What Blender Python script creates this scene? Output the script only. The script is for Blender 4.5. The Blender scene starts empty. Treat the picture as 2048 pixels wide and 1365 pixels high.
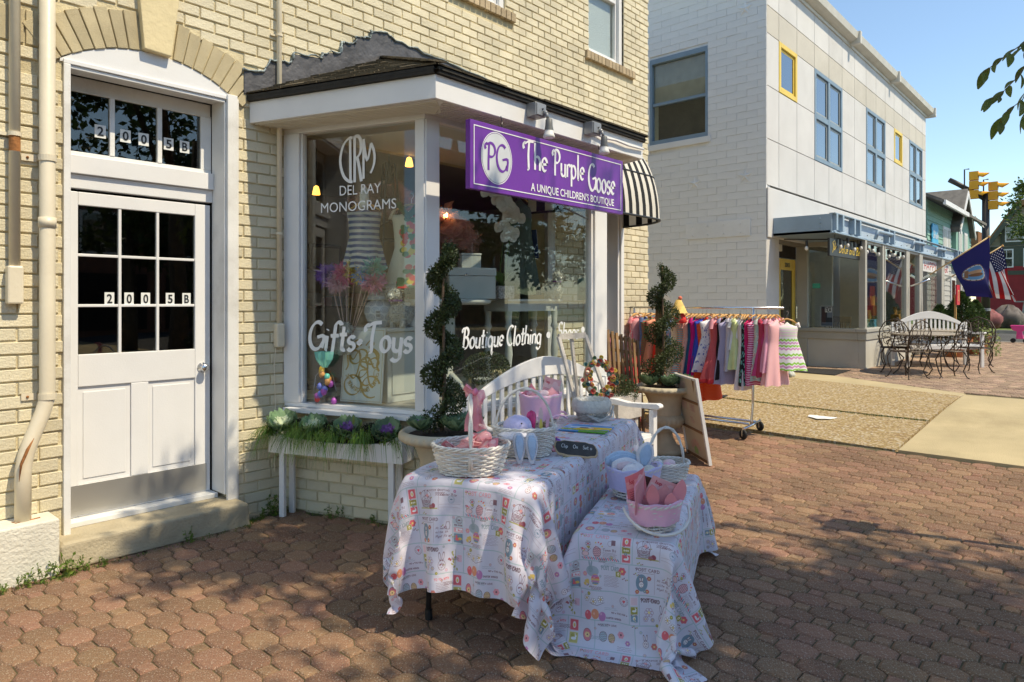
import bpy, math, random
import numpy as np
from mathutils import Vector, Matrix, Euler
random.seed(7); rng=np.random.default_rng(7)
S=bpy.context.scene
C=S.collection
R=math.radians
# ---------------------------------------------------------------- camera, light, exposure
TH=math.atan2(1226,1365)
cam=bpy.data.cameras.new('camera'); camo=bpy.data.objects.new('camera',cam); C.objects.link(camo)
cam.sensor_width=36; cam.lens=36*1365/2048; cam.shift_y=-(682.5-605)/2048
camo.location=(0,0,1.58); camo.rotation_euler=(R(90),0,TH-R(90)); cam.clip_end=600; cam.clip_start=.02
S.camera=camo
S.render.resolution_x=1024; S.render.resolution_y=682
W=bpy.data.worlds.new('World'); S.world=W; W.use_nodes=True
SUN=Vector((.27,-1,1.5)).normalized()          # direction towards the sun
elev=math.asin(SUN.z); azim=math.atan2(SUN.x,SUN.y)   # clockwise from +Y
nt=W.node_tree; bg=nt.nodes['Background']
sky=nt.nodes.new('ShaderNodeTexSky'); sky.sky_type='NISHITA'; sky.sun_disc=False
sky.sun_elevation=elev; sky.sun_rotation=azim; sky.air_density=1.0; sky.dust_density=.15; sky.ozone_density=6.0; sky.altitude=50
nt.links.new(sky.outputs[0],bg.inputs[0]); bg.inputs[1].default_value=.15
sl=bpy.data.lights.new('sun','SUN'); sl.energy=2.8; sl.angle=R(.55); sl.color=(1,.95,.87)
so=bpy.data.objects.new('sun',sl); C.objects.link(so); so.rotation_euler=SUN.to_track_quat('Z','Y').to_euler()
so.location=(0,-20,40)
S.view_settings.view_transform='Standard'; S.view_settings.look='None'; S.view_settings.gamma=1; S.view_settings.exposure=.80
S.view_settings.use_white_balance=True; S.view_settings.white_balance_temperature=8100; S.view_settings.white_balance_tint=6
S.render.engine='CYCLES'
try:
    S.cycles.max_bounces=8; S.cycles.transparent_max_bounces=24
except Exception: pass
# ---------------------------------------------------------------- helpers
def gz(x):
    t=min(max((x-6.0)/5.5,0),1); return .30*t*t*(3-2*t)
def gznp(x):
    t=np.clip((x-6.0)/5.5,0,1); return .30*t*t*(3-2*t)
def proj(x,y,z):
    F=(math.cos(TH),math.sin(TH)); d=x*F[0]+y*F[1]; l=x*F[1]-y*F[0]
    return (1024+1365*l/max(d,.01),605-1365*(z-1.58)/max(d,.01),d)
class MB:
    def __init__(s): s.v=[]; s.f=[]; s.m=[]; s.uv=None
    def add(s,vs,fs,m=0):
        b=len(s.v); s.v.extend([tuple(p) for p in vs]); s.f.extend([tuple(b+i for i in f) for f in fs]); s.m.extend([m]*len(fs)); return s
    def bx(s,x0,x1,y0,y1,z0,z1,m=0):
        return s.add([(x0,y0,z0),(x1,y0,z0),(x1,y1,z0),(x0,y1,z0),(x0,y0,z1),(x1,y0,z1),(x1,y1,z1),(x0,y1,z1)],
          [(0,3,2,1),(4,5,6,7),(0,1,5,4),(1,2,6,5),(2,3,7,6),(3,0,4,7)],m)
    def beam(s,p,q,w,h,up=(0,0,1),m=0):
        p=Vector(p);q=Vector(q);d=(q-p).normalized();u=Vector(up)
        if abs(d.dot(u))>.98: u=Vector((1,0,0)) if abs(d.x)<.9 else Vector((0,1,0))
        a=d.cross(u).normalized()*w/2; b=a.cross(d).normalized()*h/2
        vs=[p-a-b,p+a-b,p+a+b,p-a+b,q-a-b,q+a-b,q+a+b,q-a+b]
        return s.add(vs,[(0,1,2,3),(7,6,5,4),(0,4,5,1),(1,5,6,2),(2,6,7,3),(3,7,4,0)],m)
    def tube(s,pts,r,n=8,closed=False,caps=True,m=0,fl=1.0):
        P=[Vector(p) for p in pts]; k=len(P)
        rr=[r]*k if isinstance(r,(int,float)) else list(r)
        vs=[];prev=None
        for i in range(k):
            if closed: t=P[(i+1)%k]-P[i-1]
            else: t=P[min(i+1,k-1)]-P[max(i-1,0)]
            if t.length<1e-9: t=Vector((0,0,1))
            t.normalize()
            if prev is None:
                a=t.cross(Vector((0,0,1)))
                if a.length<.05: a=t.cross(Vector((1,0,0)))
            else: a=prev-t*prev.dot(t)
            if a.length<1e-6: a=t.orthogonal()
            a.normalize(); prev=a; b=t.cross(a)
            for j in range(n):
                an=2*math.pi*j/n; vs.append(P[i]+a*math.cos(an)*rr[i]+b*math.sin(an)*rr[i]*fl)
        fs=[]
        for i in range(k if closed else k-1):
            i2=(i+1)%k
            for j in range(n): fs.append((i*n+j,i*n+(j+1)%n,i2*n+(j+1)%n,i2*n+j))
        if caps and not closed: fs.append(tuple(range(n))[::-1]); fs.append(tuple(range((k-1)*n,k*n)))
        return s.add(vs,fs,m)
    def cyl(s,p,q,r,n=12,r2=None,m=0): return s.tube([p,q],[r,r if r2 is None else r2],n,m=m)
    def lathe(s,prof,c=(0,0,0),n=24,sx=1,sy=1,m=0,rot=None,mod=None,cap=False):
        vs=[];k=len(prof)
        for i,(r,z) in enumerate(prof):
            for j in range(n):
                a=2*math.pi*j/n; rm=r*(mod(i,a) if mod else 1)
                p=Vector((rm*math.cos(a)*sx,rm*math.sin(a)*sy,z))
                if rot is not None: p=rot@p
                vs.append((p[0]+c[0],p[1]+c[1],p[2]+c[2]))
        fs=[(i*n+j,i*n+(j+1)%n,(i+1)*n+(j+1)%n,(i+1)*n+j) for i in range(k-1) for j in range(n)]
        if cap: fs.append(tuple(range(n))[::-1]); fs.append(tuple(range((k-1)*n,k*n)))
        return s.add(vs,fs,m)
    def ball(s,c,r,n=10,m=0,rot=None):
        if isinstance(r,(int,float)): r=(r,r,r)
        k=max(4,n//2); pr=[(max(math.sin(math.pi*i/k),.01),-math.cos(math.pi*i/k)) for i in range(k+1)]
        vs=[]
        for (a,z) in pr:
            for j in range(n):
                an=2*math.pi*j/n; p=Vector((a*math.cos(an)*r[0],a*math.sin(an)*r[1],z*r[2]))
                if rot is not None: p=rot@p
                vs.append((p[0]+c[0],p[1]+c[1],p[2]+c[2]))
        return s.add(vs,[(i*n+j,i*n+(j+1)%n,(i+1)*n+(j+1)%n,(i+1)*n+j) for i in range(k) for j in range(n)],m)
    def prism(s,poly,o,u,w,d,m=0):
        o=Vector(o);u=Vector(u);w=Vector(w);d=Vector(d); n=len(poly)
        a=[o+u*x+w*y for x,y in poly]; b=[p+d for p in a]
        fs=[tuple(range(n)),tuple(range(n,2*n))[::-1]]+[(i,n+i,n+(i+1)%n,(i+1)%n) for i in range(n)]
        return s.add(a+b,fs,m)
    def quad(s,a,b,c,d,m=0): return s.add([a,b,c,d],[(0,1,2,3)],m)
    def grid(s,fn,nu,nv,m=0):
        vs=[fn(i/nu,j/nv) for j in range(nv+1) for i in range(nu+1)]
        s.add(vs,[(j*(nu+1)+i,j*(nu+1)+i+1,(j+1)*(nu+1)+i+1,(j+1)*(nu+1)+i) for j in range(nv) for i in range(nu)],m)
        return s
    def mesh(s,name,mats,smooth=False,angle=None):
        me=bpy.data.meshes.new(name); me.from_pydata([tuple(p) for p in s.v],[],s.f)
        for mt in (mats if isinstance(mats,(list,tuple)) else [mats]): me.materials.append(mt)
        if any(s.m): me.polygons.foreach_set('material_index',s.m)
        if smooth: me.polygons.foreach_set('use_smooth',[True]*len(s.f))
        if s.uv is not None:
            l=me.uv_layers.new(name='UVMap'); idx=np.empty(len(me.loops),dtype=np.int32); me.loops.foreach_get('vertex_index',idx)
            l.data.foreach_set('uv',np.asarray(s.uv,dtype=np.float32)[idx].ravel())
        me.validate(); me.update(); return me
def link(name,me,parent=None,**k):
    o=bpy.data.objects.new(name,me); C.objects.link(o)
    if parent is not None:
        o.parent=parent
        if parent.get('_w'): o.location=-parent.location
    setp(o,**k); return o
def setp(o,label=None,cat=None,group=None,kind=None):
    if label: o['label']=label
    if cat: o['category']=cat
    if group: o['group']=group
    if kind: o['kind']=kind
def O(name,mb,mats,parent=None,smooth=False,bev=0,label=None,cat=None,group=None,kind=None,sub=0,seg=2):
    me=mb.mesh(name,mats,smooth)
    o=link(name,me,parent,label=label,cat=cat,group=group,kind=kind)
    if bev:
        md=o.modifiers.new('bevel','BEVEL'); md.width=bev; md.segments=seg; md.limit_method='ANGLE'; md.angle_limit=R(40)
    if sub: md=o.modifiers.new('sub','SUBSURF'); md.levels=sub; md.render_levels=sub
    return o
def T(name,loc,label,cat,group=None,world=True,rz=0):
    o=bpy.data.objects.new(name,None); C.objects.link(o); o.location=loc; o.rotation_euler=(0,0,rz); o.empty_display_size=.1
    if world: o['_w']=1
    setp(o,label,cat,group); return o
def kids(o): return [c for c in bpy.data.objects if c.parent==o]
KID={}
def dup(o,parent=None,loc=None,rz=None,label=None,group=None,scale=None):
    c=o.copy(); C.objects.link(c)
    if parent is not None: c.parent=parent
    for ch in kids(o): dup(ch,c)
    if loc is not None: c.location=loc
    if rz is not None: c.rotation_euler[2]=rz
    if scale is not None: c.scale=(scale,)*3 if isinstance(scale,(int,float)) else scale
    setp(c,label,None,group); return c
# ---------------------------------------------------------------- materials
def lin(c): return tuple(c)+(1,)
def M(name,col,rough=.6,var=.12,scale=6,bump=.12,bs=60,metal=0,rnd=.0,hue=None,dirt=0,coat=0,sheen=0,trans=0,sub=0,spec=.5,bd=.004,huer=0):
    m=bpy.data.materials.new(name); m.use_nodes=True; n=m.node_tree.nodes; l=m.node_tree.links; b=n['Principled BSDF']
    b.inputs['Roughness'].default_value=rough; b.inputs['Metallic'].default_value=metal
    b.inputs['Coat Weight'].default_value=coat; b.inputs['Sheen Weight'].default_value=sheen
    b.inputs['Specular IOR Level'].default_value=spec
    tc=n.new('ShaderNodeTexCoord'); no=n.new('ShaderNodeTexNoise'); no.inputs['Scale'].default_value=scale; no.inputs['Detail'].default_value=5
    l.new(tc.outputs['Object'],no.inputs['Vector'])
    mr=n.new('ShaderNodeMapRange'); mr.inputs[1].default_value=.3; mr.inputs[2].default_value=.7; mr.inputs[3].default_value=1-var; mr.inputs[4].default_value=1+var
    l.new(no.outputs['Fac'],mr.inputs[0])
    fac=mr.outputs[0]
    hs=n.new('ShaderNodeHueSaturation'); hs.inputs['Color'].default_value=lin(col)
    if rnd or huer:
        oi=n.new('ShaderNodeObjectInfo'); ge=n.new('ShaderNodeNewGeometry'); ad=n.new('ShaderNodeMath'); ad.operation='ADD'
        l.new(oi.outputs['Random'],ad.inputs[0]); l.new(ge.outputs['Random Per Island'],ad.inputs[1])
        fr=n.new('ShaderNodeMath'); fr.operation='FRACT'; l.new(ad.outputs[0],fr.inputs[0])
        m2=n.new('ShaderNodeMapRange'); m2.inputs[3].default_value=1-rnd; m2.inputs[4].default_value=1+rnd; l.new(fr.outputs[0],m2.inputs[0])
        mu=n.new('ShaderNodeMath'); mu.operation='MULTIPLY'; l.new(fac,mu.inputs[0]); l.new(m2.outputs[0],mu.inputs[1]); fac=mu.outputs[0]
        if huer:
            m3=n.new('ShaderNodeMath'); m3.operation='MULTIPLY_ADD'; m3.inputs[1].default_value=7.31; m3.inputs[2].default_value=0; l.new(fr.outputs[0],m3.inputs[0])
            m4=n.new('ShaderNodeMath'); m4.operation='FRACT'; l.new(m3.outputs[0],m4.inputs[0])
            m5=n.new('ShaderNodeMapRange'); m5.inputs[3].default_value=.5-huer; m5.inputs[4].default_value=.5+huer; l.new(m4.outputs[0],m5.inputs[0]); l.new(m5.outputs[0],hs.inputs['Hue'])
    l.new(fac,hs.inputs['Value'])
    out=hs.outputs[0]
    if dirt:
        n2=n.new('ShaderNodeTexNoise'); n2.inputs['Scale'].default_value=scale*.35; n2.inputs['Detail'].default_value=8; n2.inputs['Roughness'].default_value=.7; l.new(tc.outputs['Object'],n2.inputs['Vector'])
        r2=n.new('ShaderNodeMapRange'); r2.inputs[1].default_value=.52; r2.inputs[2].default_value=.75; r2.inputs[4].default_value=dirt; l.new(n2.outputs['Fac'],r2.inputs[0])
        mx=n.new('ShaderNodeMix'); mx.data_type='RGBA'; mx.inputs[7].default_value=(col[0]*.45,col[1]*.4,col[2]*.32,1); l.new(r2.outputs[0],mx.inputs[0]); l.new(out,mx.inputs[6]); out=mx.outputs[2]
    l.new(out,b.inputs['Base Color'])
    if bump:
        nb=n.new('ShaderNodeTexNoise'); nb.inputs['Scale'].default_value=bs; nb.inputs['Detail'].default_value=6; l.new(tc.outputs['Object'],nb.inputs['Vector'])
        bp=n.new('ShaderNodeBump'); bp.inputs['Strength'].default_value=bump; bp.inputs['Distance'].default_value=bd*5; l.new(nb.outputs['Fac'],bp.inputs['Height']); l.new(bp.outputs[0],b.inputs['Normal'])
    if trans:   # thin translucent sheet: leaves, tulle
        tr=n.new('ShaderNodeBsdfTranslucent'); l.new(out,tr.inputs[0]); ms=n.new('ShaderNodeMixShader'); ms.inputs[0].default_value=trans
        l.new(b.outputs[0],ms.inputs[1]); l.new(tr.outputs[0],ms.inputs[2]); l.new(ms.outputs[0],n['Material Output'].inputs[0])
    m['hs']=hs.name
    return m
def emis(m,col,st):
    b=m.node_tree.nodes['Principled BSDF']; b.inputs['Emission Color'].default_value=lin(col); b.inputs['Emission Strength'].default_value=st; return m
def veil(name,col,alpha,trans=.4):
    m=M(name,col,.9,.05,trans=0,bump=0); n=m.node_tree.nodes; l=m.node_tree.links
    b=n['Principled BSDF']; tp=n.new('ShaderNodeBsdfTransparent'); ms=n.new('ShaderNodeMixShader'); ms.inputs[0].default_value=alpha
    l.new(tp.outputs[0],ms.inputs[1]); l.new(b.outputs[0],ms.inputs[2]); l.new(ms.outputs[0],n['Material Output'].inputs[0]); return m
def glass(name,tint=(.93,.96,.95),ior=1.5,extra=0.0):
    m=bpy.data.materials.new(name); m.use_nodes=True; n=m.node_tree.nodes; l=m.node_tree.links; n.remove(n['Principled BSDF'])
    g=n.new('ShaderNodeBsdfGlossy'); g.inputs['Roughness'].default_value=.01; g.inputs[0].default_value=(1,1,1,1)
    t=n.new('ShaderNodeBsdfTransparent'); t.inputs[0].default_value=lin(tint)
    f=n.new('ShaderNodeLayerWeight'); f.inputs[0].default_value=.5      # Schlick, the same from both sides of the pane
    pw=n.new('ShaderNodeMath'); pw.operation='POWER'; pw.inputs[1].default_value=5; l.new(f.outputs['Facing'],pw.inputs[0])
    r0=((ior-1)/(ior+1))**2
    a=n.new('ShaderNodeMath'); a.operation='MULTIPLY_ADD'; a.inputs[1].default_value=1-r0; a.inputs[2].default_value=r0+extra; a.use_clamp=True
    l.new(pw.outputs[0],a.inputs[0])
    ms=n.new('ShaderNodeMixShader'); l.new(a.outputs[0],ms.inputs[0]); l.new(t.outputs[0],ms.inputs[1]); l.new(g.outputs[0],ms.inputs[2])
    l.new(ms.outputs[0],n['Material Output'].inputs[0]); return m
def IM(name,canvas,rough=.8,bump=.06,bs=400,sheen=0,repeat=True,trans=0,noise=.05):
    h,w=canvas.shape[:2]; im=bpy.data.images.new(name,w,h); a=np.ones((h,w,4),dtype=np.float32); a[...,:3]=np.clip(canvas,0,1)
    im.colorspace_settings.name='sRGB'; im.pixels.foreach_set(a.ravel()); im.update(); im.pack()
    m=M(name,(.8,.8,.8),rough,noise,4,bump,bs,sheen=sheen); n=m.node_tree.nodes; l=m.node_tree.links
    ti=n.new('ShaderNodeTexImage'); ti.image=im; ti.extension='REPEAT' if repeat else 'EXTEND'
    uv=n.new('ShaderNodeUVMap'); l.new(uv.outputs[0],ti.inputs[0]); l.new(ti.outputs[0],n[m['hs']].inputs['Color'])
    if trans:
        b=n['Principled BSDF']; tr=n.new('ShaderNodeBsdfTranslucent'); l.new(ti.outputs[0],tr.inputs[0]); ms=n.new('ShaderNodeMixShader'); ms.inputs[0].default_value=trans
        l.new(b.outputs[0],ms.inputs[1]); l.new(tr.outputs[0],ms.inputs[2]); l.new(ms.outputs[0],n['Material Output'].inputs[0])
    return m
# ---------------------------------------------------------------- pen alphabet (strokes in em units) for painted lettering
def A_(cx,cy,rx,ry,a0,a1,n=10): return [(cx+rx*math.cos(R(a0+(a1-a0)*i/n)),cy+ry*math.sin(R(a0+(a1-a0)*i/n))) for i in range(n+1)]
bowl=A_(.2,.25,.17,.25,0,360,14)
GL={' ':(.3,[]),'.':(.16,[[(.07,.0),(.08,.03)]]),"*":(.3,[A_(.14,.3,.05,.05,0,360,8),A_(.14,.3,.02,.02,0,360,6)]),'&':(.5,[[(.45,.0),(.1,.75),(.2,.95),(.32,.8),(.06,.25),(.15,.0),(.45,.4)]]),
'a':(.44,[bowl,[(.37,.5),(.37,.08),(.44,.0)]]),'b':(.44,[[(.05,1),(.04,.2)],A_(.2,.25,.17,.25,0,360,14)]),
'c':(.38,[A_(.21,.25,.17,.25,40,320)]),'d':(.44,[bowl,[(.37,1),(.37,.06),(.44,.0)]]),
'e':(.4,[[(.04,.26),(.36,.3)]+A_(.2,.27,.16,.24,10,310)]),'f':(.34,[A_(.3,.84,.13,.16,20,180)+[(.16,.5),(.13,-.2)],[(.0,.5),(.34,.52)]]),
'g':(.44,[bowl,[(.37,.5),(.37,-.1)]+A_(.2,-.12,.17,.18,0,-160)]),'h':(.42,[[(.06,1),(.05,0)],[(.05,.25)]+A_(.2,.34,.15,.16,150,0,6)+[(.35,0)]]),
'i':(.2,[[(.09,.5),(.09,.05),(.14,.0)],[(.09,.7),(.1,.74)]]),'l':(.2,[[(.09,1),(.09,.06),(.15,0)]]),
'm':(.64,[[(.06,.5),(.06,0)],[(.06,.3)]+A_(.19,.36,.13,.14,150,0,6)+[(.32,0)],[(.32,.3)]+A_(.45,.36,.13,.14,150,0,6)+[(.58,0)]]),
'n':(.42,[[(.06,.5),(.06,0)],[(.06,.3)]+A_(.2,.35,.15,.15,150,0,6)+[(.35,0)]]),'o':(.42,[bowl]),
'p':(.44,[[(.05,.55),(.04,-.35)],bowl]),'q':(.46,[bowl,[(.37,.5),(.38,-.35),(.46,-.25)]]),
'r':(.32,[[(.07,.5),(.06,0)],[(.06,.3)]+A_(.2,.36,.13,.14,150,30,5)]),'s':(.34,[A_(.17,.37,.12,.12,30,250,7)+A_(.16,.13,.13,.13,80,-150,7)]),
't':(.32,[[(.15,.85),(.14,.1)]+A_(.24,.1,.1,.1,180,300,4),[(.0,.55),(.3,.57)]]),'u':(.42,[[(.06,.5),(.06,.15)]+A_(.2,.15,.14,.15,180,350,6),[(.35,.5),(.35,.04),(.42,.0)]]),
'y':(.42,[[(.06,.5),(.07,.2)]+A_(.2,.15,.13,.13,190,350,6),[(.35,.5),(.35,-.15)]+A_(.18,-.15,.17,.17,0,-150,6)]),
'T':(.6,[A_(.07,.8,.09,.12,240,60,6)+[(.3,.99),(.6,1.02)],[(.33,.99),(.28,.5),(.3,0),(.24,-.02)]]),
'P':(.55,[A_(.07,.82,.08,.11,240,60,6)+[(.2,.96)]+A_(.28,.72,.24,.26,95,-120,8),[(.2,.92),(.17,.4),(.17,-.05)]]),
'G':(.66,[A_(.34,.5,.3,.5,55,330,14)+[(.6,.15)],[(.36,.44),(.64,.48),(.6,.05)]]),
'B':(.56,[[(.14,.95),(.12,0)],A_(.04,.85,.08,.1,240,80,5)+[(.15,.97)]+A_(.22,.75,.2,.23,85,-90,7),[(.14,.53)]+A_(.24,.26,.24,.27,85,-120,8)]),
'C':(.56,[A_(.34,.5,.28,.5,55,310,14)]),'D':(.62,[[(.14,.97),(.12,.0)],[(.02,.9),(.1,1)]+A_(.16,.5,.4,.5,85,-90,10)+[(.04,.0)]]),
'O':(.66,[A_(.33,.5,.28,.5,0,360,16)]),'S':(.48,[A_(.24,.75,.17,.24,30,250,8)+A_(.22,.27,.2,.26,80,-160,8)]),
'R':(.58,[[(.12,.97),(.1,0)],[(.02,.9),(.12,.97)]+A_(.24,.74,.22,.23,85,-90,7)+[(.2,.5),(.5,.0)]]),'A':(.6,[[(.04,0),(.3,1),(.54,0)],[(.14,.38),(.46,.38)]]),
'E':(.46,[[(.42,.97),(.1,.97),(.1,.02),(.43,.02)],[(.1,.5),(.36,.5)]]),'W':(.8,[[(.04,1),(.2,0),(.38,.8),(.56,0),(.74,1)]]),'I':(.22,[[(.1,1),(.1,0)]]),
'H':(.6,[[(.1,1),(.1,0)],[(.48,1),(.48,0)],[(.1,.5),(.48,.5)]]),'Y':(.54,[[(.04,1),(.26,.5),(.26,0)],[(.26,.5),(.5,1)]]),'L':(.44,[[(.1,1),(.1,.02),(.42,.02)]]),'F':(.44,[[(.42,.97),(.1,.97),(.1,0)],[(.1,.5),(.36,.5)]]),
'M':(.72,[[(.06,0),(.12,1),(.35,.2),(.58,1),(.66,0)]]),'N':(.6,[[(.08,0),(.08,1),(.5,0),(.5,1)]]),'V':(.58,[[(.04,1),(.28,0),(.54,1)]])}
def smooth(pl,k=4):
    if len(pl)<3: return pl
    out=[];n=len(pl)
    for i in range(n-1):
        p0=pl[max(i-1,0)];p1=pl[i];p2=pl[i+1];p3=pl[min(i+2,n-1)]
        for j in range(k):
            t=j/k; out.append(tuple(.5*((2*p1[c])+(-p0[c]+p2[c])*t+(2*p0[c]-5*p1[c]+4*p2[c]-p3[c])*t*t+(-p0[c]+3*p1[c]-3*p2[c]+p3[c])*t**3) for c in (0,1)))
    return out+[pl[-1]]
def strokes(txt,slant=0,track=.05,sx=1,rise=0):
    out=[];x=0
    for ch in txt:
        w,pls=GL.get(ch,GL['o'])
        for pl in pls: out.append([((px*sx+x)+slant*py,py+rise*x) for px,py in pl])
        x+=w*sx+track
    return out,x
def ribbon(mb,pl,w,o,u,v,d,thin=.45,ang=40,m=0):
    P=smooth(pl) if len(pl)>2 else pl
    o=Vector(o);u=Vector(u);v=Vector(v);d=Vector(d); L=[];Rr=[];n=len(P)
    for i in range(n):
        a=P[max(i-1,0)];b=P[min(i+1,n-1)];tx,ty=b[0]-a[0],b[1]-a[1];q=math.hypot(tx,ty) or 1;tx/=q;ty/=q
        k=abs(math.sin(math.atan2(ty,tx)-R(ang)+0)); ww=w*(thin+(1-thin)*k)/2
        L.append((P[i][0]-ty*ww,P[i][1]+tx*ww));Rr.append((P[i][0]+ty*ww,P[i][1]-tx*ww))
    vs=[];
    for q in L: vs.append(o+u*q[0]+v*q[1])
    for q in Rr: vs.append(o+u*q[0]+v*q[1])
    top=[p+d for p in vs]; fs=[]
    for i in range(n-1):
        fs.append((2*n+i,2*n+n+i,2*n+n+i+1,2*n+i+1)); fs.append((i,i+1,2*n+i+1,2*n+i)); fs.append((n+i,3*n+i,3*n+i+1,n+i+1))
    fs.append((0,2*n,3*n,n)); fs.append((n-1,2*n-1,4*n-1,3*n-1))
    mb.add(vs+top,fs,m)
def pen(mb,txt,o,u,v,h,width,wt=.1,slant=0,track=.05,d=.002,thin=.45,rise=0,ang=40,m=0,sxx=None):
    st,L=strokes(txt,slant,track,1,rise); sx=(width/L) if width else h
    if sxx: sx=sxx
    nrm=Vector(u).cross(Vector(v)).normalized()
    o=Vector(o)
    for i,pl in enumerate(st):
        ribbon(mb,[(a*sx,b*h) for a,b in pl],wt*h,o+nrm*(.0002*(i%5)),u,v,nrm*d,thin,ang,m)
def font(body,size,o,u,v,width=None,depth=.001,bold=0,align='LEFT',space=1):
    cu=bpy.data.curves.new('lettering','FONT'); cu.body=body; cu.size=size; cu.extrude=depth; cu.offset=bold; cu.align_x=align; cu.space_character=space; cu.resolution_u=3
    ob=bpy.data.objects.new('lettering',cu); C.objects.link(ob)
    dg=bpy.context.evaluated_depsgraph_get(); me=bpy.data.meshes.new_from_object(ob.evaluated_get(dg)); bpy.data.objects.remove(ob); bpy.data.curves.remove(cu)
    co=np.empty(len(me.vertices)*3); me.vertices.foreach_get('co',co); co=co.reshape(-1,3)
    w=co[:,0].max()-co[:,0].min() if len(co) else 1; s=1 if not width else width/w
    if align=='LEFT': co[:,0]-=co[:,0].min()
    u=np.array(Vector(u));v=np.array(Vector(v));n=np.cross(u,v)
    out=np.array(Vector(o))+co[:,:1]*s*u+co[:,1:2]*v+(co[:,2:3]+depth)*n
    me.vertices.foreach_set('co',out.ravel()); me.materials.clear(); me.update(); return me
def FT(name,body,size,o,u,v,mat,parent,**k):
    me=font(body,size,o,u,v,**k); me.materials.append(mat); return link(name,me,parent)
# ---------------------------------------------------------------- picture canvas for printed cloth, flags, posters
class CV:
    def __init__(s,w,h,bg): s.a=np.ones((h,w,3),dtype=np.float32)*np.array(bg,dtype=np.float32); s.w=w; s.h=h
    def _blend(s,x0,x1,y0,y1,mask,col):
        s.a[y0:y1,x0:x1]=s.a[y0:y1,x0:x1]*(1-mask[...,None])+np.array(col,dtype=np.float32)*mask[...,None]
    def box_(s,x0,y0,x1,y1):
        return max(int(x0),0),min(int(x1)+1,s.w),max(int(y0),0),min(int(y1)+1,s.h)
    def rect(s,x0,y0,x1,y1,col,a=1):
        X0,X1,Y0,Y1=s.box_(x0,y0,x1-1,y1-1)
        if X1>X0 and Y1>Y0: s._blend(X0,X1,Y0,Y1,np.full((Y1-Y0,X1-X0),a,dtype=np.float32),col)
    def ell(s,cx,cy,rx,ry,col,a=1,ring=0,rot=0):
        q=max(rx,ry)+2; X0,X1,Y0,Y1=s.box_(cx-q,cy-q,cx+q,cy+q)
        if X1<=X0 or Y1<=Y0: return
        yy,xx=np.mgrid[Y0:Y1,X0:X1]+.0; dx=xx-cx;dy=yy-cy;c,sn=math.cos(rot),math.sin(rot)
        r=np.sqrt(((dx*c+dy*sn)/rx)**2+((-dx*sn+dy*c)/ry)**2); e=(r-1)*min(rx,ry)
        m=np.clip(.5-e,0,1) if not ring else np.clip(.5+ring/2-np.abs(e+ring/2),0,1)
        s._blend(X0,X1,Y0,Y1,(m*a).astype(np.float32),col)
    def line(s,pl,w,col,a=1):
        for (x0,y0),(x1,y1) in zip(pl[:-1],pl[1:]):
            X0,X1,Y0,Y1=s.box_(min(x0,x1)-w-1,min(y0,y1)-w-1,max(x0,x1)+w+1,max(y0,y1)+w+1)
            if X1<=X0 or Y1<=Y0: continue
            yy,xx=np.mgrid[Y0:Y1,X0:X1]+.0; dx=x1-x0;dy=y1-y0;L=dx*dx+dy*dy+1e-6
            t=np.clip(((xx-x0)*dx+(yy-y0)*dy)/L,0,1); dd=np.hypot(xx-x0-t*dx,yy-y0-t*dy)
            s._blend(X0,X1,Y0,Y1,(np.clip(w/2+.5-dd,0,1)*a).astype(np.float32),col)
    def poly(s,pts,col,a=1):
        xs=[p[0] for p in pts];ys=[p[1] for p in pts]; X0,X1,Y0,Y1=s.box_(min(xs),min(ys),max(xs),max(ys))
        if X1<=X0 or Y1<=Y0: return
        yy,xx=np.mgrid[Y0:Y1,X0:X1]+.5; ins=np.zeros(xx.shape,bool); n=len(pts)
        for i in range(n):
            x1,y1=pts[i];x2,y2=pts[(i+1)%n]
            if y1==y2: continue
            c=((yy<y1)!=(yy<y2))&(xx<(x2-x1)*(yy-y1)/(y2-y1)+x1); ins^=c
        s._blend(X0,X1,Y0,Y1,(ins*a).astype(np.float32),col)
    def text(s,t,x,y,h,col,w=1.2,width=None,slant=0,a=1):
        st,L=strokes(t,slant,.08); sx=width/L if width else h
        for pl in st: s.line([(x+p*sx,y+q*h) for p,q in (smooth(pl,2) if len(pl)>2 else pl)],w,col,a)
    def scrib(s,x,y,w,n,dy,col,lw=1,a=.7,amp=1.4):
        for i in range(n):
            ww=w*random.uniform(.75,1); pl=[(x+ww*k/14,y-i*dy+amp*math.sin(k*1.9+i*2)) for k in range(15)]; s.line(pl,lw,col,a)
# ---------------------------------------------------------------- shared materials
m_cream=M('cream_brick_paint',(.72,.635,.45),.62,.12,3,.35,70,rnd=.09,dirt=.4)
def combed(m,sc=260,st=.5,axis='X'):
    n=m.node_tree.nodes; l=m.node_tree.links; b=n['Principled BSDF']
    tc=n.new('ShaderNodeTexCoord'); wv=n.new('ShaderNodeTexWave'); wv.bands_direction=axis; wv.inputs['Scale'].default_value=sc/6.28; wv.inputs['Distortion'].default_value=1.5; wv.inputs['Detail'].default_value=2; wv.inputs['Detail Scale'].default_value=3
    l.new(tc.outputs['Object'],wv.inputs['Vector']); bp=n.new('ShaderNodeBump'); bp.inputs['Strength'].default_value=st; bp.inputs['Distance'].default_value=.004
    l.new(wv.outputs['Fac'],bp.inputs['Height'])
    old=b.inputs['Normal'].links[0].from_socket if b.inputs['Normal'].links else None
    if old: l.new(old,bp.inputs['Normal'])
    l.new(bp.outputs[0],b.inputs['Normal'])
combed(m_cream,300,.45)
m_mort=M('painted_mortar',(.62,.53,.34),.9,.15,6,.4,80,dirt=.5)
m_arch=M('arch_brick_paint',(.60,.50,.31),.7,.12,5,.2,90,rnd=.1,dirt=.3); combed(m_arch,380,.8,'Z')
m_key=M('keystone_paint',(.68,.56,.33),.8,.08,3,.25,30,dirt=.4)
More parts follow.
